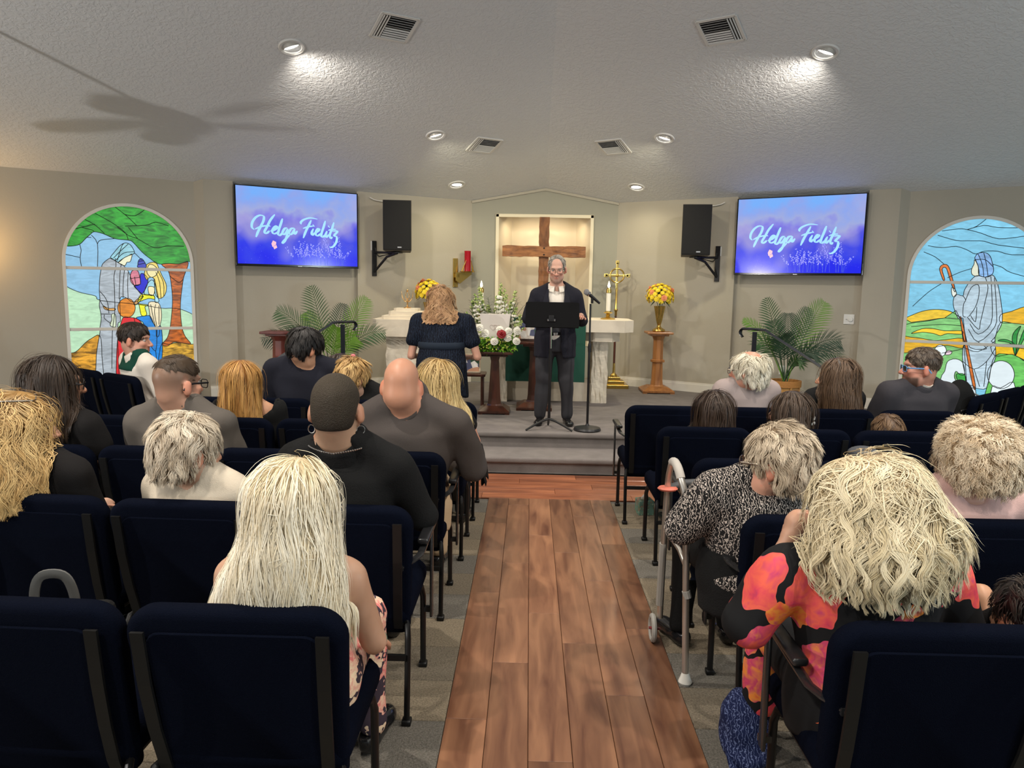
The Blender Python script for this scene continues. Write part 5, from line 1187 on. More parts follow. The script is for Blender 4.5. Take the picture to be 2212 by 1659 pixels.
# ------------------------------------------------------------ people: distance fields -> one continuous skin
def q_smin(a, b, k):
    h = np.clip(.5+.5*(b-a)/k, 0, 1); return b+(a-b)*h-k*h*(1-h)
def rotm(yaw=0, pitch=0, roll=0):
    """head-style rotation: yaw about z (+ = turn left), pitch (+ = look down), roll (+ = tilt to own right)"""
    return np.array(Matrix.Rotation(yaw, 3, 'Z') @ Matrix.Rotation(-pitch, 3, 'X') @ Matrix.Rotation(roll, 3, 'Y'))
def d_cap(P, a, b, r0, r1):
    a = np.asarray(a, float); ab = np.asarray(b, float)-a; v = P-a
    t = np.clip((v@ab)/max(ab@ab, 1e-9), 0, 1); return np.sqrt(((v-t[..., None]*ab)**2).sum(-1))-(r0+t*(r1-r0))
def d_ell(P, c, r, M=None):
    v = P-np.asarray(c, float); 
    if M is not None: v = v@M
    r = np.asarray(r, float); q_ = v/r; k0 = np.sqrt((q_**2).sum(-1)); k1 = np.sqrt(((q_/r)**2).sum(-1)); return k0*(k0-1)/np.maximum(k1, 1e-6)
def d_loft(P, st, inf):
    """st: rows z, cx, cy, rx, ry with rising z"""
    st = np.asarray(st, float); z = P[..., 2]; z0, z1 = st[0, 0], st[-1, 0]; zc = np.clip(z, z0, z1)
    g = [np.interp(zc, st[:, 0], st[:, i]) for i in (1, 2, 3, 4)]
    rx, ry = g[2]+inf, g[3]+inf; x = (P[..., 0]-g[0])/rx; y = (P[..., 1]-g[1])/ry
    k0 = np.sqrt(x*x+y*y)+1e-9; k1 = np.sqrt((x/rx)**2+(y/ry)**2)+1e-9; d = k0*(k0-1)/k1
    return np.maximum(d, np.maximum(z0-z, z-z1)-inf)
class Field:
    def __init__(s): s.p = []; s.sub = []; s.mods = []
    def cap(s, a, b, r0, r1, k=.02): s.p.append(('c', (np.array(a, float), np.array(b, float), r0, r1), k)); return s
    def ell(s, c, r, M=None, k=.02): s.p.append(('e', (np.array(c, float), np.array(r, float), M), k)); return s
    def loft(s, st, inf=0, k=.03): s.p.append(('l', (np.array(st, float), inf), k)); return s
    def dist(s, kind, a, P):
        return d_cap(P, *a) if kind == 'c' else d_ell(P, *a) if kind == 'e' else d_loft(P, *a)
    def box(s, kind, a):
        if kind == 'c': m = max(a[2], a[3]); return np.minimum(a[0], a[1])-m, np.maximum(a[0], a[1])+m
        if kind == 'e': m = a[1].max(); return a[0]-m, a[0]+m
        st, inf = a; return np.array([(st[:, 1]-st[:, 3]).min()-inf, (st[:, 2]-st[:, 4]).min()-inf, st[0, 0]-inf]), np.array([(st[:, 1]+st[:, 3]).max()+inf, (st[:, 2]+st[:, 4]).max()+inf, st[-1, 0]+inf])
    def bounds(s):
        b = [s.box(k, a) for k, a, _ in s.p]; return np.min([x[0] for x in b], 0), np.max([x[1] for x in b], 0)
    def __call__(s, P):
        f = np.full(P.shape[:-1], 1.0)
        for k, a, sm in s.p: f = q_smin(f, s.dist(k, a, P), sm)
        for k, a, sm in s.sub: f = -q_smin(-f, s.dist(k, a, P), sm)
        for m in s.mods: f = m(P, f)
        return f
    def grid(s, X, Y, Z):
        F = np.full((len(X), len(Y), len(Z)), 1.0); mg = .09
        for lst, sg in ((s.p, 1), (s.sub, -1)):
            for k, a, sm in lst:
                lo, hi = s.box(k, a); sl = []
                for ax, l, h in zip((X, Y, Z), lo, hi):
                    i0, i1 = np.searchsorted(ax, l-mg), np.searchsorted(ax, h+mg); sl.append(slice(max(i0-1, 0), min(i1+1, len(ax))))
                xs, ys, zs = X[sl[0]], Y[sl[1]], Z[sl[2]]
                if not (len(xs) and len(ys) and len(zs)): continue
                P = np.stack(np.meshgrid(xs, ys, zs, indexing='ij'), -1); d = s.dist(k, a, P)
                F[tuple(sl)] = q_smin(F[tuple(sl)], d, sm) if sg > 0 else -q_smin(-F[tuple(sl)], d, sm)
        if s.mods:
            near = np.abs(F) < .12; idx = np.nonzero(near); P = np.stack([X[idx[0]], Y[idx[1]], Z[idx[2]]], -1); v = F[idx]
            for m in s.mods: v = m(P, v)
            F[idx] = v
        return F
def axis(lo, hi, h, fine=None, hf=None):
    if not fine: return np.arange(lo, hi+h, h)
    a, b = max(fine[0], lo), min(fine[1], hi)
    p1 = np.linspace(lo, a, max(1, int((a-lo)/h))+1)[:-1] if a > lo+1e-6 else np.array([])
    p2 = np.linspace(a, b, max(2, int((b-a)/hf))+1); p3 = np.linspace(b, hi, max(1, int((hi-b)/h))+1)[1:] if hi > b+1e-6 else np.array([])
    return np.concatenate([p1, p2, p3])
def nets(F, X, Y, Z):
    ins = F < 0; nx, ny, nz = F.shape
    c = np.zeros((nx-1, ny-1, nz-1), np.int8); off = [(i, j, k) for i in (0, 1) for j in (0, 1) for k in (0, 1)]
    for (i, j, k) in off: c += ins[i:nx-1+i, j:ny-1+j, k:nz-1+k]
    act = (c > 0) & (c < 8); I = np.nonzero(act); n = len(I[0]); acc = np.zeros((n, 3)); cnt = np.zeros(n); ax = (X, Y, Z)
    for d in range(3):
        e1, e2 = [q_ for q_ in range(3) if q_ != d]
        for u in (0, 1):
            for v in (0, 1):
                A = [0, 0, 0]; A[e1] = u; A[e2] = v; B = list(A); B[d] = 1
                ia = tuple(I[q_]+A[q_] for q_ in range(3)); ib = tuple(I[q_]+B[q_] for q_ in range(3)); fa, fb = F[ia], F[ib]; m = (fa < 0) != (fb < 0)
                t = np.where(m, fa/np.where(m, fa-fb, 1), 0); t = np.clip(t, 0, 1)
                pa = np.stack([ax[q_][ia[q_]] for q_ in range(3)], -1); pb = np.stack([ax[q_][ib[q_]] for q_ in range(3)], -1)
                acc += np.where(m[:, None], pa+(pb-pa)*t[:, None], 0); cnt += m
    V = acc/np.maximum(cnt, 1)[:, None]; idx = np.full(act.shape, -1, np.int64); idx[I] = np.arange(n); Q = []
    for d in range(3):
        e1, e2 = (d+1) % 3, (d+2) % 3; s0 = [slice(None)]*3; s1 = [slice(None)]*3; s0[d] = slice(0, -1); s1[d] = slice(1, None)
        cr = ins[tuple(s0)] != ins[tuple(s1)]; J = np.nonzero(cr); ok = (J[e1] > 0) & (J[e2] > 0) & (J[e1] < F.shape[e1]-1) & (J[e2] < F.shape[e2]-1)
        J = tuple(j[ok] for j in J); fl = ins[tuple(s0)][J]
        def at(a, b):
            q_ = list(J); q_[e1] = J[e1]-a; q_[e2] = J[e2]-b; return idx[tuple(q_)]
        quad = np.stack([at(1, 1), at(0, 1), at(0, 0), at(1, 0)], -1); quad[~fl] = quad[~fl][:, ::-1]; Q.append(quad)
    return V, np.concatenate(Q)
def np_mesh(name, V, Q, cols=None, smooth=True):
    me = bpy.data.meshes.new(name); nv, nf = len(V), len(Q); k = Q.shape[1]
    me.vertices.add(nv); me.vertices.foreach_set('co', V.astype(np.float32).ravel()); me.loops.add(nf*k); me.loops.foreach_set('vertex_index', Q.astype(np.int32).ravel())
    me.polygons.add(nf); me.polygons.foreach_set('loop_start', np.arange(0, nf*k, k, dtype=np.int32)); me.polygons.foreach_set('loop_total', np.full(nf, k, np.int32)) if False else None
    me.update(calc_edges=True); me.validate()
    if cols is not None:
        at = me.color_attributes.new('Col', 'FLOAT_COLOR', 'POINT'); at.data.foreach_set('color', np.concatenate([cols, np.ones((len(cols), 1))], 1).astype(np.float32).ravel())
    if smooth: me.polygons.foreach_set('use_smooth', np.ones(len(me.polygons), bool))
    return me
def field_mesh(name, f, h, fine=None, hf=None, clip=None):
    lo, hi = f.bounds(); lo = lo-2.2*h; hi = hi+2.2*h
    if clip: lo = np.maximum(lo, clip[0]); hi = np.minimum(hi, clip[1])
    A = [axis(lo[i], hi[i], h, (fine[0][i], fine[1][i]) if fine else None, hf) for i in range(3)]
    F = f.grid(*A); return nets(F, *A)
M_skin = mat('skin', rough=.43, attr=True, spec=.35, sss=.12); M_hairs = {}
def hair_mat():
    m = mat('hair', rough=.42, attr=True, spec=.4); return m
M_hair = hair_mat(); M_hairdull = mat('hair_short', rough=.6, attr=True, spec=.3, bump=(240, .8))
M_eye = mat('eye', rough=.15, attr=True)
class Hd: pass
def head_prims(f, H, Rm, s, male, fat, neck_to, nr, fine):
    """adds head+neck to field f. H head centre (mid ears)"""
    def W(p): return H+Rm@(np.array(p, float)*s)
    f.ell(W((0, -.014, .036)), np.array((.074, .095, .087))*s, Rm, .02)
    f.ell(W((0, .030, -.040)), np.array((.058+.006*fat, .066, .078))*s, Rm, .03)
    f.ell(W((0, .070, -.094)), np.array((.026+.004*male, .022, .022))*s, Rm, .03)
    for sg in (-1, 1):
        f.ell(W((sg*.042, .030, -.066)), np.array((.022+.008*fat, .040, .030+.006*male))*s, Rm, .025)   # jaw corner
        f.ell(W((sg*.040, .066, -.018)), np.array((.022, .022, .018))*s, Rm, .02)                          # cheek bone
        Me = Rm@rotm(sg*R(-22), 0, sg*R(-8))
        f.ell(W((sg*.083, -.010, -.006)), np.array((.012, .020, .034))*s, Me, .006)                        # ear
        f.ell(W((sg*.076, -.004, -.036)), np.array((.008, .009, .010))*s, Rm, .006)
    f.ell(W((0, .074, .030)), np.array((.050, .020, .014))*s, Rm, .02)                                    # brow
    f.cap(W((0, .090, .010)), W((0, .113, -.026)), .008*s, .0125*s, .010)                                  # nose
    for sg in (-1, 1): f.ell(W((sg*.013, .102, -.030)), np.array((.009, .011, .008))*s, Rm, .006)
    f.ell(W((0, .088, -.056)), np.array((.022, .012, .007))*s, Rm, .006); f.ell(W((0, .087, -.068)), np.array((.019, .012, .008))*s, Rm, .006)
    for sg in (-1, 1):
        f.sub.append(('e', (W((sg*.032, .101, .008)), np.array((.017, .016, .011))*s, Rm), .010))
        f.sub.append(('e', (W((sg*.096, .006, -.004)), np.array((.006, .009, .016))*s, Rm), .004))
    f.cap(W((0, -.032, -.035)), neck_to, nr, nr*1.12, .03)
    return W
def paint(V, H, Rm, s, c):
    q_ = ((V-H)@Rm)/s; x, y, z = q_[:, 0], q_[:, 1], q_[:, 2]; col = np.tile(np.array(c['skin']), (len(V), 1)); inhead = (np.abs(x) < .11) & (np.abs(y) < .13) & (z > -.14) & (z < .14)
    def mix(m, cc, a=1.0):
        m = (m*a)[:, None]; return col*(1-m)+np.array(cc)*m
    sm = lambda e0, e1, v: np.clip((v-e0)/(e1-e0), 0, 1)
    ruddy = np.array(c['skin'])*np.array((1.12, .80, .74))
    col = mix(inhead*np.exp(-((np.abs(x)-.042)**2/.0006+(z+.028)**2/.0006))*(y > .03), ruddy, .7)
    col = mix(inhead*np.exp(-(x**2/.0003+(z+.028)**2/.0004))*(y > .09), ruddy, .6)
    col = mix(inhead*((np.abs(x) > .073) & (np.abs(y) < .03)), ruddy, .7)
    lips = inhead*(y > .075)*np.exp(-(x/.022)**4)*np.exp(-((z+.062)/.0105)**4); col = mix(lips, c.get('lips', np.array(c['skin'])*np.array((.95, .55, .52))), .75)
    if c.get('brow') is not None: col = mix(inhead*(y > .05)*np.exp(-((np.abs(x)-.032)/.019)**4)*np.exp(-((z-.0285)/.0055)**2), c['brow'], .85)
    if c.get('beard') is not None: col = mix(inhead*sm(.0, .015, y-.25*np.abs(x))*sm(-.040, -.055, z-.2*np.maximum(y-.07, 0))*(1-lips)*(z > -.13), c['beard'], c.get('beardk', .8))
    if c.get('fade') is not None:                                     # shaved sides
        m = inhead*sm(-.065, .035, z)*sm(.055, .03, y-.35*np.maximum(z, 0)); col = mix(m*((np.abs(x) < .079*1.0) | (np.abs(y+.012) > .03) | (z > .03)), c['fade'], c.get('fadek', .8))
    return np.clip(col, 0, 1)
def hand(mb_v, mb_f, wrist, d, n, sgn, s=1.0, curl=.5):
    """palm is in the field; this adds five bent, tapered fingers. d: pointing direction, n: back-of-hand normal"""
    d = Vector(d).normalized(); n = Vector(n); n = (n-d*n.dot(d)).normalized(); sd = d.cross(n)*sgn; w = Vector(wrist)
    def tube(P, r):
        mb = MB(); mb.tube(P, r, n=7); b = sum(len(v) for v in mb_v); mb_v.append(np.array([tuple(v) for v in mb.v])); mb_f.extend([tuple(i+b for i in f) for f in mb.f])
    for k, (o, L_) in enumerate(((-.030, .070), (-.010, .080), (.010, .075), (.029, .060))):
        p = w+d*(.075*s)+sd*(o*s); a = curl*.5; P = [p-d*.02*s]; dd = d.copy()
        for j, fr in enumerate((.42, .32, .26)):
            dd = (dd*math.cos(a)-n*math.sin(a)).normalized() if j == 0 else (dd*math.cos(curl*.75)-(n*math.cos(a)+d*math.sin(a))*math.sin(curl*.75)).normalized()
            P.append(p.copy()); p = p+dd*(L_*fr*s)
        P.append(p); tube(P, [.0085*s, .0095*s, .0088*s, .008*s, .0055*s])
    p = w+d*.02*s-sd*.030*s; q_ = p+d*.030*s-sd*.022*s-n*.012*s; q2 = q_+d*.028*s-sd*.004*s-n*.014*s; tube([w+d*.01*s-sd*.015*s, p, q_, q2], [.012*s, .0125*s, .0105*s, .0065*s])
def ribbons(name, paths, nor, wid, cols, parent, m=None):
    """paths (N,S,3), nor (N,S,3), wid (N,S): three-point-wide ribbons"""
    N_, S_, _ = paths.shape; t = np.gradient(paths, axis=1); t /= np.linalg.norm(t, axis=2, keepdims=True)+1e-9
    b = np.cross(t, nor); b /= np.linalg.norm(b, axis=2, keepdims=True)+1e-9; n2 = np.cross(b, t); w = wid[..., None]
    V = np.stack([paths-b*w, paths+n2*w*.55, paths+b*w], 2).reshape(-1, 3); base = (np.arange(N_)*S_*3)[:, None]+(np.arange(S_-1)*3)[None]
    q_ = [];
    for k in (0, 1): q_.append(np.stack([base+k, base+k+1, base+k+4, base+k+3], -1).reshape(-1, 4))
    cc = np.repeat(cols[:, None, :], S_*3, 1).reshape(-1, 3) if cols.ndim == 2 else np.repeat(cols[:, :, None, :], 3, 2).reshape(-1, 3)
    me = np_mesh(name, V, np.concatenate(q_), cc); return link(name, me, m or M_hair, parent)
def fgrad(f, P, e=.004):
    g = np.stack([f(P+np.eye(3)[i]*e)-f(P-np.eye(3)[i]*e) for i in range(3)], -1); return g/(np.linalg.norm(g, axis=-1, keepdims=True)+1e-9)
def strands(f, roots, L_, steps, rng, part=None, grav=1.0, away=.6, wave=0, freq=6, lift=(.001, .010), stiff=.6, frizz=0, flick=0, lock=None):
    """grow strands over the surface of hull f"""
    p = roots.copy(); N_ = len(p); off = rng.uniform(lift[0], lift[1], N_) if lock is None else lift[0]+(lift[1]-lift[0])*np.clip(.75*rng.random(lock.max()+1)[lock]+.25*rng.random(N_), 0, 1); g = fgrad(f, p); d = np.zeros_like(p)
    if part is not None: d = p-part
    d = d*away/(np.linalg.norm(d, axis=1, keepdims=True)+1e-9)+np.array((0, 0, -grav*.5)); d -= g*(d*g).sum(1)[:, None]; d /= np.linalg.norm(d, axis=1, keepdims=True)+1e-9
    ph = rng.normal(0, .5, N_)+3.1*np.sin(p[:, 0]*19+1.3*np.sin(p[:, 2]*9))+2.3*np.sin(p[:, 1]*17+p[:, 2]*11); 
    if lock is not None: ph = ph+rng.normal(0, .8, lock.max()+1)[lock]
    st = L_/steps; P = []; Nn = []
    for i in range(steps+1):
        P.append(p.copy()); Nn.append(g.copy())
        u = i/steps; down = np.tile(np.array((0, 0, -grav)), (N_, 1)); dt = down-g*np.minimum((down*g).sum(1), 0)[:, None]
        side = np.cross(g, d); nd = d*stiff+dt*(1-stiff)+side*(wave*np.sin(ph+u*freq*2*PI))[:, None]
        if frizz: nd += rng.normal(0, frizz, p.shape)
        if flick: nd += g*flick*max(0, u-.6)
        d = nd/(np.linalg.norm(nd, axis=1, keepdims=True)+1e-9); p = p+d*st[:, None]
        dd = f(p); tgt = off*(1+u*1.5); push = np.clip(tgt-dd, 0, .02); pull = np.clip(dd-tgt-.012, 0, .006)*.5; g = fgrad(f, p); p = p+g*(push-pull)[:, None]
    return np.stack(P, 1), np.stack(Nn, 1)
def on_surface(f, c, dirs, r0=.35):
    p = np.asarray(c)+dirs*r0
    for _ in range(8): p = p-dirs*f(p)[:, None]*.9
    return p

def cloth(name, c, **k): return mat(name, c, k.pop('rough', .9), spec=.2, **k)
def shoe_mesh():
    f = Field(); f.ell((0, .06, .032), (.043, .135, .034), k=.02); f.ell((0, -.04, .045), (.036, .055, .048), k=.03); f.ell((0, .13, .028), (.044, .06, .028), k=.02)
    f.mods.append(lambda P, d: np.maximum(d, -P[..., 2]+.004)); f.sub.append(('e', (np.array((0, -.045, .11)), np.array((.034, .05, .05)), None), .01))
    V, Q = field_mesh('shoe', f, .012); return np_mesh('shoe', V, Q)
SHOE = shoe_mesh(); SHOE.materials.append(mat('black_leather', (.01, .01, .011), .12, spec=.6))
def folds(amp, sx=18, sz=9, seed=0):
    r_ = random.Random(seed); a, b_, c_ = (r_.uniform(0, 6) for _ in range(3))
    def m(P, f): return f+1.7*amp*(np.sin(P[..., 0]*sx+a+2.2*np.sin(P[..., 2]*sz+b_))*np.sin(P[..., 2]*sz*1.3+P[..., 1]*7+c_))
    return m
def person(label, x, y, yaw=0, head=None, hyaw=None, hpitch=6, hroll=0, hs=1.08, pad=.012, shw=.20, shz=1.0, lean=(0, -.03), g=1.0, pz=.55, stand=False, male=True, fat=.4,
           skin=(.46, .27, .185), face=None, top=None, bottom=None, arms=None, legs=True, hair=None, group=None, hf=.0085, h=.021, seed=0, nr=None, feet=None, hands=True, up=.022):
    rng = np.random.default_rng(seed+100); yaw = R(yaw); Ry = np.array(Matrix.Rotation(-yaw, 3, 'Z'))
    def loc(p): return Ry@(np.array(p, float)-np.array((x, y, 0)))
    s = hs; H = loc((head[0], head[1], head[2]-.123*s-pad)); Rm = rotm(R((hyaw if hyaw is not None else 0))-yaw, R(hpitch), R(hroll))
    hw = shw-.062; zs = shz-.062; SC = np.array((lean[0], lean[1], zs)); nr = nr or (.056+.006*male+.008*fat)
    def spine(u): return np.array((0, .0, pz))*(1-u)+SC*u
    ntop = SC+np.array((0, .0, .05+up))
    ntop = ntop*.72+np.array((H[0], H[1]-.03, zs+.06+up))*.28
    def torso(f, inf):
        L_ = zs-pz
        rows = []
        for u, rx, ry in ((-.22, .165*g, .13*g), (-.02, .178*g, .135*g), (.32, .152*g, .115*g), (.66, max(hw*.90, .145*g), .118*g**.7), (.90, hw*.98, .108*g**.6), (1.02, hw*.80, .090), (1.13, hw*.50+.01, .070), (1.22, .062, .058)):
            c = spine(min(u, 1.0)); rows.append((pz+L_*u if u <= 1.02 else zs+(u-1.02)*(.30+up*2.2), c[0], c[1], rx, ry))
        f.loft(rows, inf, .03)
        for sg in (-1, 1): f.cap(ntop+np.array((sg*.02, -.008, .012)), SC+np.array((sg*hw*.88, 0, .008)), .040+up*.35+inf, .046+up*.2+inf, .045)
        if not male: 
            for sg in (-1, 1): f.ell(spine(.68)+np.array((sg*.075, .095*g**.6, 0)), np.array((.072, .065, .07))+inf, None, .03)
    A = {}
    for sg in (-1, 1):
        d = (arms or {}).get(sg, None) or ((sg*(hw+.035), .06, zs-.27), (sg*.10, .30, max(.64, pz+.10)))
        A[sg] = (SC+np.array((sg*hw, 0, -.008)), np.array(d[0], float), np.array(d[1], float))
    ar = (.052, .042, .036, .027) if male else (.048, .038, .032, .024); ar = [q_*(.85+.15*g) for q_ in ar]
    def arm(f, sg, inf, upto=2.0):
        a, e_, w = A[sg]
        if upto > 0: u = min(upto, 1); f.cap(a, a+(e_-a)*u, ar[0]+inf, ar[0]+(ar[1]-ar[0])*u+inf*1.1, .03)
        if upto > 1: u = min(upto-1, 1); f.cap(e_, e_+(w-e_)*u, ar[2]+inf*.9, ar[2]+(ar[3]-ar[2])*u+inf, .018)
    def lg(f, inf, k=.03):
        for sg in (-1, 1):
            L0 = legs if isinstance(legs, dict) else {}
            if stand: hip, kn, an = (sg*.088, 0, pz-.04), (sg*.105, .02, .50*pz/.9+(feet or 0)), (sg*.12, 0, .09+(feet or 0))
            else: hip, kn, an = (sg*.085, .02, pz-.01), (sg*.115, .44, pz-.02), (sg*.12, .47, .10)
            if sg in L0: hip, kn, an = L0[sg]
            f.cap(hip, kn, .082*g**.6+inf, .056+inf, k); f.cap(kn, an, .052+inf, .036+inf, .02)
    # ---- body
    f = Field(); torso(f, 0)
    for sg in (-1, 1):
        arm(f, sg, 0); a, e_, w = A[sg]; d = (w-e_)/np.linalg.norm(w-e_); f.ell(w+d*.05, (.036, .036, .036), None, .02); f.cap(w, w+d*.07, .024, .030, .015)
    if legs: lg(f, 0)
    W = head_prims(f, H, Rm, s, 1 if male else .3, fat, ntop, nr, hf)
    lo = H-np.array((.125, .14, .15))*s; hi = H+np.array((.125, .15, .15))*s
    V, Q = field_mesh('person', f, h, (lo, hi), hf)
    face = dict(face or {}); face['skin'] = skin; col = paint(V, H, Rm, s, face)
    if hands:
        mv, mf = [V], []
        for sg in (-1, 1):
            a, e_, w = A[sg]; d = w-e_; n = np.array((sg*.2, .1, 1)) if abs(d[2])/np.linalg.norm(d) < .8 else np.array((sg*.3, 1, 0)); hand(mv, mf, w, d, n, -sg, .95 if male else .86, .55)
        nv = sum(len(q_) for q_ in mv[1:]); V2 = np.concatenate(mv); col = np.concatenate([col, np.tile(np.array(skin)*np.array((1.05, .92, .9)), (nv, 1))])
        quads = [q_ for q_ in mf if len(q_) == 4]; caps = [q_ for q_ in mf if len(q_) != 4]
        for c in caps:
            for i in range(1, len(c)-2, 2): quads.append((c[0], c[i], c[i+1], c[i+2]))
        Q = np.concatenate([Q, np.array(quads)]); V = V2
    me = np_mesh('person', V, Q, col); o = link('person', me, M_skin); o.location = (x, y, 0); o.rotation_euler = (0, 0, yaw); tag(o, label, 'person', group)
    # ---- eyes
    for sg in (-1, 1):
        c = np.array(W((sg*.032, .0725, .008))); mb = MB(); M3 = Matrix([list(r_) for r_ in Rm])
        mb.ell(c, (.0130*s,)*3, 10, 8, M3, col=(.50, .46, .43)); mb.ell(np.array(W((sg*.032, .0808, .008))), (.006*s, .0055*s, .006*s), 8, 6, M3, col=(.05, .03, .02)); mb.build('eye', M_eye, o, smooth='all', colors=True)
    # ---- clothes
    F_shirt = None
    if top:
        F_shirt = Field(); inf = top.get('inf', .012); torso(F_shirt, inf)
        for sg in (-1, 1): arm(F_shirt, sg, inf+top.get('puff', .004), top.get('sleeve', 2.0))
        nk = top.get('neck', .006); F_shirt.sub.append(('c', (ntop+np.array((0, 0, (-.004 if top.get('collar') else -.03)-top.get('low', 0))), np.array(W((0, -.03, -.02))), nr+nk, nr+nk), .012))
        for (c, r_) in top.get('scoop', []): F_shirt.sub.append(('e', (SC+np.array(c, float), np.array(r_, float), None), .012))
        zb = top.get('hem', pz-.05); F_shirt.mods.append(folds(top.get('fold', .004), seed=seed)); F_shirt.mods.append(lambda P, d: np.maximum(d, zb-P[..., 2]))
        for mm in top.get('mods', []): F_shirt.mods.append(mm)
        V, Q = field_mesh('top', F_shirt, top.get('h', .018)); t = link(top.get('name', 'shirt'), np_mesh('shirt', V, Q), top['mat'], o)
        if top.get('collar'):
            ch, cm = top['collar']; ax = (np.array(W((0, -.03, -.05)))-ntop); ax /= np.linalg.norm(ax); Mz = Vector(ax).to_track_quat('Z', 'Y').to_matrix(); mb = MB(); n = 28; vs = []
            gap = top.get('gap', .5)
            prof = [(nr+.012, -.035), (nr+.010, ch), (nr+.015, ch*1.15), (nr+.027, ch*.6), (nr+.048, -.022)]
            fw = Vector((0, 1, 0)); fx = (Mz.transposed() @ fw); a0 = math.atan2(fx.y, fx.x)
            for i in range(n+1):
                a = a0+gap/2+(2*PI-gap)*i/n
                for (r_, z_) in prof: vs.append(Vector(ntop)+Mz @ Vector((r_*math.cos(a), r_*math.sin(a)*1.05, z_)))
            m_ = len(prof); mb.add(vs, [(i*m_+j, i*m_+j+1, (i+1)*m_+j+1, (i+1)*m_+j) for i in range(n) for j in range(m_-1)]); mb.build('collar', cm, o, smooth='all')
    if bottom:
        fb = Field(); L_ = zs-pz; fb.loft([(pz-.14, 0, 0, .17*g, .13*g), (pz-.02, 0, 0, .180*g, .138*g), (pz+.10, 0, 0, .165*g, .125*g)], .010, .03)
        lg(fb, .016 if not stand else .024); bz = bottom.get('hem', .07); fb.mods.append(folds(bottom.get('fold', .004), 14, 7, seed+1)); fb.mods.append(lambda P, d: np.maximum(d, bz-P[..., 2]))
        V, Q = field_mesh('trousers', fb, .022); link(bottom.get('name', 'trousers'), np_mesh('trousers', V, Q), bottom['mat'], o)
    if legs:
        for sg in (-1, 1):
            L0 = legs if isinstance(legs, dict) else {}
            an = L0[sg][2] if sg in L0 else ((sg*.12, 0, .09+(feet or 0)) if stand else (sg*.12, .47, .10))
            sh = link('shoe', SHOE, None, o, loc=(an[0], an[1]+.02, an[2]-.094)); sh.rotation_euler = (0, 0, -sg*R(8))
    P_ = Hd(); P_.o, P_.H, P_.Rm, P_.s, P_.W, P_.SC, P_.A, P_.ntop, P_.nr, P_.shirt, P_.zs, P_.hw, P_.seed, P_.torso, P_.arm, P_.spine = o, H, Rm, s, W, SC, A, ntop, nr, F_shirt, zs, hw, seed, torso, arm, spine
    if hair: hair_on(P_, hair, rng)
    return P_
